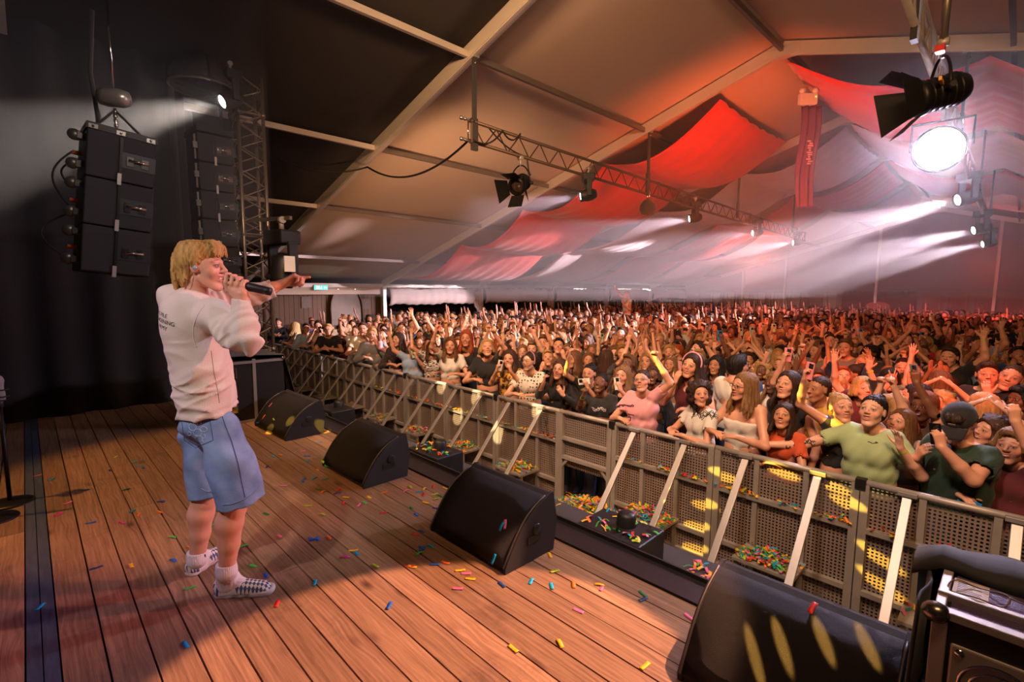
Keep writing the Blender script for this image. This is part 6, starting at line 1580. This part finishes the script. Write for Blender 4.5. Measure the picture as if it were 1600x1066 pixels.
def extras(root, mesh, ex, hatc=None):
    T = mesh['T']
    if 'glasses' in ex or 'sunglasses' in ex:
        q = MB()
        for sx in (-1, 1): q.tube([T((sx*.032+.019*math.cos(t), .104, .012+.015*math.sin(t))) for t in np.linspace(0, 2*PI, 14)], .0018 if 'glasses' in ex and 'sunglasses' not in ex else .004, 5)
        q.tube([T((-.013, .107, .014)), T((.013, .107, .014))], .0018, 5)
        for sx in (-1, 1): q.tube([T((sx*.05, .1, .014)), T((sx*.08, .0, .014))], .0018, 5)
        if 'sunglasses' in ex:
            for sx in (-1, 1): q.ball(T((sx*.032, .1, .012)), .018, 10, (1, .3, .8))
        q.build('glasses', GLAS, root)
    if 'headband' in ex:
        MB().tube([T((.098*math.sin(a), .012, .03+.11*math.cos(a))) for a in np.linspace(-1.7, 1.7, 22)], .008, 8).build('headband', mat('headband_'+ex['headband'], TOPC[ex['headband']], .5), root)
    if 'cap' in ex:
        q = Field(mesh['hc']-.22, mesh['hc']+.24, .008); HR = mesh['HR']
        q.ell(T((0, -.01, .055)), (.098, .115, .092), HR, .01); q.cut(T((0, 0, .045)), -(HR @ A((0, .12, 1)))); P, Q = q.mesh()
        cp_ = mobj('cap', np_mesh('cap', P, Q, [TOPM[ex['cap']]]), root)
        g_ = [[Vector(T((x*(1-.25*t*t), .09+.085*t-.25*x*x*6*t, .052-.035*t*t+.0-.6*x*x))) for x in np.linspace(-.075, .075, 11)] for t in np.linspace(0, 1, 6)]
        MB().sheet(g_).build('visor', TOPM[ex['cap']], cp_, solid=.004)
        MB().box((-.02, -.001, -.008), (.02, .002, .008), Matrix.Translation(Vector(T((0, .106, .09)))) @ Matrix(HR.tolist()).to_4x4()).build('cap_logo', mat('cap_logo_'+ex['cap'], S(150, 130, 110), .6), cp_)
    if 'wrist' in ex:
        for side, cc in ex['wrist']:
            e, w_, d, n, po = mesh['arms'][side]; p = w_+(e-w_)*.12; dr = (w_-e)/np.linalg.norm(w_-e)
            MB().lathe([(.029, -.008), (.031, 0), (.029, .008)], p, 16, axis=dr).build('wristband', mat('wristband_'+cc, CC[cc], .5), root)
def add_person(spec, X, Y, face, sc_, label, skin, hairc, topc, seed, group=None, ex=None, res=.0085, mesh=None, z0=0.0):
    m = mesh or make_meshes(spec, res, seed)
    root = thing('person', label, 'person', (X, Y, z0), rz=face-PI/2, group=group); root.scale = (sc_,)*3
    if 'me' not in m:
        P, Q, hl = m['body']; m['me'] = {'body': np_mesh('body', P, Q, [SKINS[0]], attrs={'hl': ('FLOAT_VECTOR', hl)}), 'top': np_mesh('top', *m['top'], [TOPM['black']])}
        if 'hair' in m: m['me']['hair'] = np_mesh('hair', *m['hair'], [HAIR['brown']])
    for k, me in m['me'].items():
        o = mobj({'top': {'tank': 'tank_top', 'tube': 'tube_top', 'long': 'long_sleeved_top', 'jacket': 'jacket', 'tee': 't_shirt'}[spec['top']]}.get(k, k), me, root)
        objmat(o, {'body': skin, 'top': TOPM[topc], 'hair': HAIR[hairc]}[k])
    mobj('trousers', TROU, root)
    if ex: extras(root, m, ex)
    people.append((X, Y)); return root, m

# ---- front-row people placed from the photograph: (px, py) of the head centre, Y distance
def hero(px, py, Y, label, male, hair, hairc, top, topc, arms, yaw=0, pitch=.1, face=None, mouth=0, skin=1, ex=None, phone=None, fat=1.0, roll=0, res=.0085, hz=None):
    p = onY(px, py, Y); s_ = p.z/1.615
    lo_, hi_ = ((.93, 1.1) if male else (.88, 1.02)) if Y > 5.3 else (.86, 1.12)
    if not lo_ <= s_ <= hi_:
        print('hero', px, py, 'scale %.2f' % s_); s_ = min(max(s_, lo_), hi_); p = onz(px, py, 1.615*s_)
    tgt = Vector((-2.6, .8)); fa = math.atan2(tgt.y-p.y, tgt.x-p.x) if face is None else math.radians(face)
    root, m = add_person(dict(male=male, hair=hair, top=top, arms=arms, yaw=yaw, pitch=pitch, mouth=mouth, fat=fat, roll=roll), p.x, p.y, fa, s_, label, SKINS[skin], hairc, topc, int(px+py), ex=ex, res=res)
    if phone: hold_phone(root, m, phone[0], phone[1], phone[2], len(phone) > 3)
    return root, m
H_ = hero
H_(436, 505, 5.6, 'man in a dark top standing alone in the gloom at the far left', True, 'short', 'brown', 'long', 'black', ('fold', 'fold'), face=-40)
H_(462, 512, 5.05, 'woman with long blond hair and tan top at the left end of the barrier', False, 'long', 'blond', 'tee', 'beige', ('rail', 'rail'), face=-100, yaw=-.5)
H_(479, 514, 4.98, 'man in a light blue shirt leaning on the far left barrier', True, 'short', 'brown', 'long', 'light blue', ('rail', 'rail'), skin=1, ex={'glasses': 1})
H_(497, 511, 5.1, 'person in beige raising a dark camera to the face beside the light blue shirt', False, 'bun', 'dark brown', 'tee', 'beige', ('phone', 'phone'), phone=(0, 'black', 'black camera phone raised by the person next to the light blue shirt'))
H_(513, 516, 4.95, 'man in black polo and glasses resting folded arms on the barrier', True, 'short', 'blond', 'tee', 'black', ('fold', 'rail'), ex={'glasses': 1, 'wrist': [(1, 'orange')]}, yaw=-.2)
H_(536, 505, 5.25, 'tall man in a beige t-shirt with glasses standing upright behind the barrier', True, 'short', 'dark blond', 'tee', 'beige', ('down', 'rail'), ex={'glasses': 1}, yaw=.25, skin=1)
H_(567, 515, 5.15, 'man in a cream t-shirt and glasses right of the tall beige man', True, 'short', 'brown', 'tee', 'cream', ('chin', 'rail'), ex={'glasses': 1})
H_(582, 524, 4.98, 'person with blond curtain hair, glasses and open grey shirt at the barrier', True, 'curtain', 'blond', 'jacket', 'grey', ('chin', 'rail'), ex={'glasses': 1})
H_(600, 516, 5.5, 'woman with dark hair in a black top behind the grey shirt', False, 'long', 'black', 'tee', 'black', ('down', 'down'))
H_(622, 532, 4.98, 'woman with dark hair in a sequinned black top at the barrier', False, 'long', 'dark brown', 'long', 'sequinned black', ('rail', 'rail'), yaw=-.6)
H_(645, 546, 5.0, 'man in a pale blue shirt filming with one arm raised wide open', True, 'short', 'dark blond', 'tee', 'light blue', ('phone', 'wave'), yaw=.1, skin=1, ex={'wrist': [(1, 'lime')]}, phone=(0, 'mint', 'pale green phone held by the man in the pale blue shirt'), mouth=.004)
H_(628, 515, 5.9, 'laughing man with brown hair behind the raised hand on the left', True, 'short', 'brown', 'tee', 'black', ('up', 'down'), mouth=.01)
H_(676, 545, 5.15, 'woman in a patterned black and white top with one arm stretched high', False, 'long', 'brown', 'tee', 'black and white patterned', ('rail', 'up'), yaw=.3, pitch=.3, ex={'wrist': [(1, 'white')]})
H_(704, 541, 5.0, 'woman in a white knit top holding up a pink phone with both arms', False, 'long', 'light brown', 'tee', 'white', ('rail', 'phoneup'), yaw=.1, mouth=.008, phone=(1, 'pink', 'pink phone held up by the woman in the white knit top'))
H_(729, 530, 5.25, 'woman with auburn hair and a black top carrying a pale cross-body strap', False, 'long', 'red', 'tank', 'black', ('down', 'peace'), mouth=.006, skin=2)
H_(762, 545, 5.0, 'blond woman in a black t-shirt singing with both index fingers raised', False, 'bob', 'blond', 'tee', 'black', ('point', 'rail'), pitch=.35, mouth=.012, yaw=.3)
H_(781, 537, 5.4, 'woman with long auburn hair behind the black t-shirt', False, 'long', 'red', 'tee', 'brown', ('down', 'point'), yaw=.5)
H_(797, 562, 4.98, 'woman in a yellow patterned blouse filming with a white phone', False, 'long', 'brown', 'tee', 'yellow patterned', ('phone', 'phone'), phone=(1, 'white', 'white phone held by the woman in the yellow patterned blouse'), skin=1)
H_(829, 566, 4.98, 'woman in a white polka dot top with lilac headband leaning on the barrier', False, 'pony', 'dark brown', 'tee', 'polka dot', ('rail', 'rail'), yaw=-.5, ex={'headband': 'pink'}, mouth=.006, skin=0)
H_(876, 578, 4.98, 'singing woman with a gold-lit face and dark top holding a phone low', False, 'long', 'brown', 'long', 'black', ('chest', 'phone'), mouth=.016, roll=-.15, phone=(1, 'black', 'dark phone held low by the gold-lit singing woman'))
H_(897, 563, 5.4, 'woman with brown centre-parted hair gazing right behind the gold-lit singer', False, 'long', 'light brown', 'tee', 'black', ('down', 'phone'), yaw=-.5, phone=(1, 'black', 'black phone behind the white camera-faced phone'))
H_(922, 585, 5.15, 'woman with black hair filming with a white phone held sideways', False, 'bun', 'black', 'tee', 'black', ('phone', 'phoneup'), phone=(0, 'white', 'white phone with round ring held sideways over the barrier', 1))
H_(940, 600, 4.98, 'dark-skinned woman in a black printed t-shirt looking up from the barrier', False, 'bun', 'black', 'tee', 'black', ('rail', 'phone'), skin=4, pitch=.3, mouth=.006, ex={'wrist': [(1, 'lime')]}, fat=1.15)
H_(946, 562, 5.6, 'woman with straight brown hair seen from behind in the second row', False, 'long', 'brown', 'tee', 'charcoal', ('down', 'up'), face=80)
H_(1005, 597, 4.98, 'laughing woman in a pink jersey and glasses pointing over the barrier', False, 'bun', 'dark brown', 'tee', 'pink', ('up', 'rail'), mouth=.014, pitch=.3, yaw=.2, roll=.12, ex={'glasses': 1}, fat=1.15, skin=1)
H_(975, 588, 5.35, 'woman with long fair hair filming beside the pink jersey', False, 'long', 'dark blond', 'tank', 'black', ('phone', 'down'), phone=(0, 'white', 'white phone beside the pink jersey'), skin=1)
H_(1012, 566, 5.6, 'blond woman with raised hands behind the pink jersey', False, 'long', 'blond', 'tee', 'brown', ('clap', 'clap'), mouth=.006)
H_(1083, 573, 5.2, 'smiling woman in a maroon vest, gold light over half her face', False, 'long', 'dark brown', 'tank', 'maroon', ('rail', 'chin'), roll=-.2, mouth=.008, ex={'headband': 'pink', 'wrist': [(1, 'lime')]}, fat=1.1)
H_(1098, 617, 4.96, 'curly dark-haired woman in a printed white t-shirt turned to her friend', False, 'curly', 'dark brown', 'tee', 'white', ('rail', 'rail'), yaw=1.2, fat=1.08, skin=1, face=-120)
H_(1120, 572, 5.8, 'smiling woman with long black hair right of the gold-lit maroon vest', False, 'long', 'black', 'tank', 'black', ('chest', 'down'), skin=3, mouth=.006)
H_(1150, 575, 5.75, 'man with black hair seen from behind in a white t-shirt', True, 'short', 'black', 'tee', 'white', ('down', 'down'), face=75)
H_(1165, 606, 4.98, 'laughing woman in a white tube top and glasses leaning over the barrier', False, 'long', 'dark blond', 'tube', 'white', ('rail', 'rail'), mouth=.010, ex={'glasses': 1}, yaw=-.3, roll=-.1, skin=1, fat=1.08)
H_(1234, 604, 5.3, 'woman with long dark hair and a red-lit smiling face behind the orange top', False, 'long', 'dark brown', 'tank', 'black', ('down', 'down'), mouth=.006, pitch=.25)
H_(1227, 652, 4.96, 'woman with long dark auburn hair and an orange-red top looking up at the barrier', False, 'long', 'dark brown', 'tee', 'orange', ('rail', 'rail'), pitch=.3, yaw=.35, mouth=.005, skin=2)
H_(1318, 640, 5.12, 'woman with fair hair pulled back, red light on her upturned face', False, 'bun', 'blond', 'tank', 'black', ('down', 'phoneup'), yaw=1.0, pitch=.25, mouth=.007, phone=(1, 'pink', 'pink phone case with dark hearts held in the red light'))
H_(1352, 610, 5.5, 'laughing woman with blond hair behind the pale green top, face half red-lit', False, 'bob', 'blond', 'tee', 'maroon', ('down', 'up'), yaw=.8, pitch=.2, mouth=.01)
H_(1366, 644, 4.98, 'woman in a pale green ribbed top, one tattooed arm stretched along the barrier', False, 'bun', 'black', 'tee', 'pale green', ('bent', 'reach'), yaw=.0, pitch=.25, mouth=.012, skin=0, fat=1.28, res=.0075, ex={'wrist': [(0, 'lime'), (1, 'navy')]}, face=-100)
H_(1392, 595, 5.65, 'woman with black hair looking left behind the pale green top', False, 'long', 'black', 'tank', 'black', ('down', 'down'), yaw=.5, skin=3)
H_(1432, 622, 5.35, 'woman with dark hair ducking beside the black-capped man', False, 'bob', 'black', 'long', 'black', ('down', 'up'), yaw=-.9, ex={'wrist': [(1, 'yellow')]})
H_(1505, 662, 4.98, 'man in a black cap and dark green t-shirt bent over his phone at the barrier', True, 'short', 'dark brown', 'tee', 'dark green', ('phone', 'chest'), pitch=-.65, yaw=.3, ex={'cap': 'black', 'wrist': [(1, 'white')]}, fat=1.15, res=.0075, phone=(0, 'black', 'black phone in the hands of the black-capped man'))
H_(1582, 592, 5.4, 'grinning tall man with cropped hair in a black t-shirt at the right edge', True, 'buzz', 'brown', 'tee', 'black', ('down', 'down'), roll=-.3, yaw=.25, mouth=.010, skin=1)
H_(1545, 588, 5.75, 'man with dark brown hair half hidden by his raised hand near the right edge', True, 'short', 'dark brown', 'tee', 'black', ('chin', 'down'), yaw=.5)
H_(1470, 600, 5.8, 'woman with long brown hair and a pale vest turned away near the black cap', False, 'long', 'light brown', 'tank', 'grey', ('up', 'down'), face=130)
H_(1540, 640, 5.35, 'blond woman turned away right behind the black-capped man', False, 'long', 'blond', 'tee', 'black', ('down', 'down'), face=150)
H_(1586, 700, 5.0, 'person in a dark red t-shirt with tattooed forearm filming with a blue phone', True, 'curtain', 'dark blond', 'tee', 'maroon', ('phoneup', 'rail'), yaw=.3, fat=1.1, phone=(1, 'blue', 'bright blue phone case held out over the barrier at the right'))
H_(1528, 540, 6.6, 'man in a pale t-shirt with short dark hair smiling near the right', True, 'short', 'dark brown', 'tee', 'light blue', ('up', 'down'), yaw=.5, mouth=.006, skin=1)
H_(1565, 535, 7.0, 'man with black hair in profile wearing a pink collar near the right edge', True, 'short', 'black', 'tee', 'pink', ('down', 'down'), yaw=1.2, skin=2)
H_(1322, 545, 6.6, 'serious man with brown hair facing the stage in the middle right', True, 'short', 'light brown', 'tee', 'grey', ('down', 'down'))
H_(1445, 520, 7.4, 'person whose both red-lit arms hold a small mirror-like phone aloft', True, 'short', 'brown', 'tee', 'black', ('phoneup', 'phoneup'), phone=(0, 'white', 'pale phone held up by two red-lit arms'))
H_(1485, 560, 6.2, 'person raising a hand high with a lime wristband at the right', True, 'short', 'dark brown', 'tee', 'black', ('up', 'down'), ex={'wrist': [(0, 'lime')]})
# prints and tattoos, laid on the cloth or skin where the photo shows them
from mathutils.bvhtree import BVHTree
def decal(root, part, lines, r, m, name):
    ch = [c for c in root.children if c.name.split('.')[0] in part]
    if not ch: return
    me = ch[0].data; Mx = root.matrix_basis; vs = [Mx @ v.co for v in me.vertices]; bv = BVHTree.FromPolygons(vs, [tuple(p.vertices) for p in me.polygons]); inv = Mx.inverted()
    q = MB(); n = 0
    for ln in lines:
        pts = []
        for i in range(len(ln)-1):
            for t in np.linspace(0, 1, 4, endpoint=False):
                h = bv.ray_cast(CAM, ray(ln[i][0]+(ln[i+1][0]-ln[i][0])*t, ln[i][1]+(ln[i+1][1]-ln[i][1])*t))
                if h[0] is not None: pts.append(inv @ (h[0]+(CAM-h[0]).normalized()*.002))
        if len(pts) > 1: q.tube(pts, r, 5); n += 1
    if n: q.build(name, m, ch[0])
INK = mat('black_ink', S(34, 30, 32), .7); WINK = mat('white_ink', S(215, 208, 200), .7); MINK = mat('maroon_ink', S(84, 30, 40), .7)
def squig(cx, cy, w_, h_, n, sd):
    r_ = random.Random(sd); return [[(cx+w_*(k/8-.5)+r_.uniform(-2, 2), cy+r_.uniform(-h_, h_)) for k in range(9)] for _ in range(n)]
for k, (pt, lines, rr, m_, nm) in {'curly dark-haired': (('t_shirt',), squig(1102, 648, 40, 9, 5, 1)+squig(1100, 634, 46, 4, 2, 2), .0035, INK, 'printed_motif'), 'pale green ribbed': (('t_shirt',), [[(1356, 690), (1364, 693), (1372, 692), (1366, 690)]], .003, INK, 'small_print'),
        'pink jersey and glasses': (('t_shirt',), squig(978, 634, 26, 2, 2, 3)+[[(976, 646), (996, 650)], [(976, 650), (986, 652), (984, 660)]], .005, MINK, 'printed_letters'), 'black printed': (('t_shirt',), squig(936, 640, 22, 4, 3, 4), .003, WINK, 'printed_letters')}.items():
    rt_ = [o for o in COL.objects if k in str(o.get('label', '')) and o.get('category') == 'person']
    if rt_: decal(rt_[0], pt, lines, rr, m_, nm)
g_ = [o for o in COL.objects if 'pale green ribbed' in str(o.get('label', ''))]
if g_: decal(g_[0], ('body',), squig(1258, 691, 34, 6, 4, 5)+squig(1232, 698, 8, 4, 1, 6), .0028, INK, 'tattoo')
# person riding on shoulders far back
rid = onY(980, 462, 14.0)
root, m = add_person(dict(male=False, hair='long', top='tank', arms=('chest', 'point'), yaw=.3, pitch=.1, mouth=0), rid.x, rid.y, -1.9, .98, 'woman in a pale vest riding on someone\'s shoulders above the far crowd', SKINS[1], 'blond', 'white', 77, z0=rid.z-1.615*.98)
bas = thing('person', 'man carrying the shoulder rider far back in the crowd', 'person', (rid.x, rid.y+.05, 0), rz=-1.9-PI/2)

# ---- everyone else near enough to make out
SPEC = []
rs = random.Random(11)
poses = [('down', 'down'), ('up', 'down'), ('up', 'up'), ('down', 'point'), ('phoneup', 'down'), ('clap', 'clap'), ('wave', 'down'), ('chest', 'down'), ('heart', 'heart'), ('phone', 'chest'), ('down', 'horns'), ('up', 'wave'), ('chin', 'down'), ('fwd', 'down'), ('point', 'point'), ('down', 'peace')]
pd = {('down', 'down'): 'arms down', ('up', 'down'): 'hand raised', ('up', 'up'): 'arms up', ('down', 'point'): 'finger up', ('phoneup', 'down'): 'phone high', ('clap', 'clap'): 'clapping overhead', ('wave', 'down'): 'waving', ('chest', 'down'): 'hand on chest', ('heart', 'heart'): 'hands joined', ('phone', 'chest'): 'filming', ('down', 'horns'): 'horns sign', ('up', 'wave'): 'arms spread', ('chin', 'down'): 'hand on chin', ('fwd', 'down'): 'arm forward', ('point', 'point'): 'fingers up', ('down', 'peace'): 'peace sign'}
VAR = []
hm = [(True, 'short'), (False, 'long'), (True, 'short'), (False, 'bob'), (False, 'long'), (True, 'curtain'), (False, 'bun'), (False, 'long'), (True, 'buzz'), (False, 'curly'), (False, 'pony'), (True, 'short')]
order = [0, 0, 0, 0, 0, 0, 1, 2, 2, 3, 3, 4, 4, 5, 6, 6, 7, 8, 9, 10, 11, 11, 12, 13, 14, 15, 0, 1]
for i, pi_ in enumerate(order):
    ml, hr = hm[(i*5+pi_) % 12]
    sp = dict(male=ml, hair=hr, top=rs.choice(('tee', 'tee', 'tank', 'long') if not ml else ('tee', 'tee', 'long')), arms=poses[pi_], yaw=rs.uniform(-.6, .6), pitch=rs.uniform(-.05, .3), mouth=rs.choice((0, 0, .006, .012)), roll=rs.uniform(-.15, .15), fat=rs.uniform(.95, 1.12))
    VAR.append((sp, poses[pi_]))
cells = []
y = 5.35; row = 0
while y < 33.5:
    st = .47+.004*max(0, y-8); x = -16.6+(row % 2)*st/2
    while x < 3.0:
        X, Y = x+rs.uniform(-.13, .13), y+rs.uniform(-.12, .12)
        pr = proj((X, Y, 1.62))
        keep = 1.0
        if Y < 9 and X < -11.5: keep = .55
        if Y < 7.5 and X < -12.8: keep = .3
        if -20 < pr[0] < 1640 and pr[2] > 3 and rs.random() < keep*.93 and all((X-a)**2+(Y-b_)**2 > .15 for a, b_ in people): cells.append((pr[2], X, Y))
        x += st
    y += .50+.006*max(0, y-8); row += 1
cells.sort()
NEAR = 300-len(people)-1
hair_w = ['brown']*4+['dark brown']*5+['light brown']*3+['dark blond']*3+['blond']*4+['black']*3+['red']
top_w = ['black']*8+['white']*5+['grey']*2+['navy', 'navy', 'beige', 'light blue', 'red', 'maroon', 'olive', 'pink', 'charcoal', 'charcoal', 'cream', 'brown', 'mustard', 'blue']
skin_w = [0, 1, 1, 1, 2, 2, 3, 4]
def zone(px, Y):
    z = 'near tower' if px < 500 else 'near arch' if px < 600 else 'below first valance' if px < 750 else 'below second valance' if px < 860 else 'left of rider' if px < 970 else 'right of rider' if px < 1080 else 'centre' if px < 1250 else 'before far banner' if px < 1400 else 'below small lamps' if px < 1530 else 'right edge'
    d = 'second row' if Y < 5.9 else 'third row' if Y < 6.5 else 'fourth row' if Y < 7.1 else 'fifth row' if Y < 7.7 else 'seventh row' if Y < 8.8 else 'ninth row' if Y < 9.9 else 'tenth row' if Y < 11.5 else 'far back'
    return d+' '+z
VM = {}; plist = []
HN = {'short': 'short %s hair', 'long': 'long %s hair', 'bob': '%s bob', 'curtain': '%s curtains', 'bun': '%s bun', 'buzz': 'cropped %s hair', 'curly': 'curly %s hair', 'pony': '%s ponytail'}
protos = {}
for i, (dep, X, Y) in enumerate(cells[:NEAR]):
    vi = rs.randrange(len(VAR)); sp, pz = VAR[vi]
    hairc, topc, sk = rs.choice(hair_w), rs.choice(top_w), rs.choice(skin_w)
    fa = math.atan2(.8-Y, -2.6-X)+rs.uniform(-.45, .45); s_ = rs.uniform(.97, 1.06) if sp['male'] else rs.uniform(.90, .99)
    sx = rs.choice((-1, 1))
    px = proj((X, Y, 1.6))[0]
    lab = '%s, %s, %s top, %s, %s' % ('man' if sp['male'] else 'woman', HN[sp['hair']] % hairc, topc, pd[pz], zone(px, Y))
    if vi not in protos:
        root, m = add_person(sp, X, Y, fa, s_, lab, SKINS[sk], hairc, topc, 100+vi, res=.0098)
        protos[vi] = (root, m)
    else:
        root = dup(protos[vi][0], (X, Y, 0), (0, 0, fa-PI/2), lab); people.append((X, Y)); m = protos[vi][1]
        for ch in root.children:
            nm = ch.name.split('.')[0]
            if nm == 'body': objmat(ch, SKINS[sk])
            elif nm == 'hair': objmat(ch, HAIR[hairc])
            elif nm != 'trousers': objmat(ch, TOPM[topc])
    root.scale = (s_*sx, s_, s_); root['group'] = 'people packed behind the barrier'
    plist.append((root, lab, px))
    if 'phone' in pz[0]:
        c = rs.choice(list(PHC)); root_m = Matrix.LocRotScale(root.location, root.rotation_euler, root.scale); 
        e, w_, d, n, po = m['arms'][0]; d = d/np.linalg.norm(d); nn = n-d*np.dot(n, d); nn /= np.linalg.norm(nn); cpos = root_m @ Vector(w_+d*.085+nn*.035)
        lb = '%s phone of %s with %s, %s' % (c, 'man' if sp['male'] else 'woman', HN[sp['hair']] % hairc, zone(px, Y))
        ph = phone_at(cpos, (rs.uniform(-.2, .2), rs.uniform(-.15, .15), root.rotation_euler.z), c, lb, px); phones.append((ph, lb, px))
disamb(plist); disamb(phones)
# the man under the shoulder rider reuses a pose
src = protos[list(protos)[0]][0]
for ch in src.children:
    c = ch.copy(); COL.objects.link(c); c.parent = bas

# ---- the far crowd, too many and too small to count
LOWV = []
for i in range(12):
    ml, hr = hm[i]
    LOWV.append(make_meshes(dict(male=ml, hair='short' if hr in ('curtain', 'buzz') else hr, top='tee', arms=poses[(0, 1, 0, 0, 7, 0, 0, 0, 0, 0, 4, 0)[i]], yaw=rs.uniform(-.5, .5), pitch=.1), .024, 300+i, low=True))
VP, VF, VT, VH, VMi = [], [], [], [], []; n0 = 0
far = cells[NEAR:]
for (dep, X, Y) in far:
    m = rs.choice(LOWV); s_ = rs.uniform(.9, 1.06); a = math.atan2(.8-Y, -2.6-X)+rs.uniform(-.5, .5)-PI/2; c_, s2 = math.cos(a)*s_, math.sin(a)*s_
    R_ = np.array([[c_, -s2, 0], [s2, c_, 0], [0, 0, s_]])
    hc_, tc_, sk_ = rs.choice(hair_w), rs.choice(top_w), rs.choice((0, 1, 1, 2, 2, 3, 4))
    hcol = {'blond': S(165, 125, 80), 'dark blond': S(120, 88, 56), 'light brown': S(100, 66, 42), 'brown': S(62, 40, 28), 'dark brown': S(42, 28, 22), 'black': S(26, 22, 22), 'red': S(140, 64, 36)}[hc_]
    for k in ('body', 'top', 'hair'):
        if k not in m: continue
        P, Q = m[k][0], m[k][1]
        VP.append(P @ R_.T+np.array((X, Y, 0))); VF.append(Q+n0); n0 += len(P)
        VH.append(m[k][2] if k == 'body' else np.tile((0, -1, 0), (len(P), 1))); VT.append(np.tile((*(TOPC[tc_] if k == 'top' else hcol), 1), (len(P), 1))); VMi.append(np.full(len(Q), (sk_ % 4) if k == 'body' else 4))
TINT = mat('far_cloth_and_hair', (1, 1, 1), .8, var=0); _n = TINT.node_tree.nodes; _a = _n.new('ShaderNodeAttribute'); _a.attribute_name = 'tint'; TINT.node_tree.links.new(_a.outputs['Color'], _n['Principled BSDF'].inputs['Base Color'])
me = np_mesh('far_crowd', np.concatenate(VP), np.concatenate(VF), SKINS[:4]+[TINT], mi=np.concatenate(VMi), attrs={'hl': ('FLOAT_VECTOR', np.concatenate(VH)), 'tint': ('FLOAT_COLOR', np.concatenate(VT))})
o = mobj('far_crowd', me); tag(o, 'dense far crowd filling the tent behind the nearer rows', 'crowd', None, 'stuff')
print('people', len(people), 'far', len(far), 'verts', len(me.vertices))

# ------------------------------------------------------------------ haze in the air of the tent
def haze(name, mb, dens, label, col=(1, .93, .95), g=.25):
    m = bpy.data.materials.new(name+'_air'); m.use_nodes = True; N = m.node_tree.nodes; L = m.node_tree.links
    N.remove(N['Principled BSDF']); v = N.new('ShaderNodeVolumeScatter'); v.inputs['Density'].default_value = dens; v.inputs['Anisotropy'].default_value = g; v.inputs['Color'].default_value = (*col, 1)
    L.new(v.outputs[0], N['Material Output'].inputs['Volume'])
    m.cycles.homogeneous_volume = True
    o = mb.build(name, m); tag(o, label, 'haze', None, 'stuff'); return o
z0 = 2.45
poly = [(XL+.25, z0), (XR-.3, z0), (XR-.3, zroof(XR-.3)-.3), (XRIDGE, ZR-.35), (XL+.25, zroof(XL+.25)-.25)]
haze('tent_haze', MB().prism(poly, 'y', 6.2, YE-.3), .032, 'thin pinkish stage haze hanging over the crowd under the roof')
haze('stage_haze', MB().box((-8.0, -2.1, 3.2), (-6.2, 2.15, 5.9)), .08, 'thin smoke above the stage where the tower spot shines')
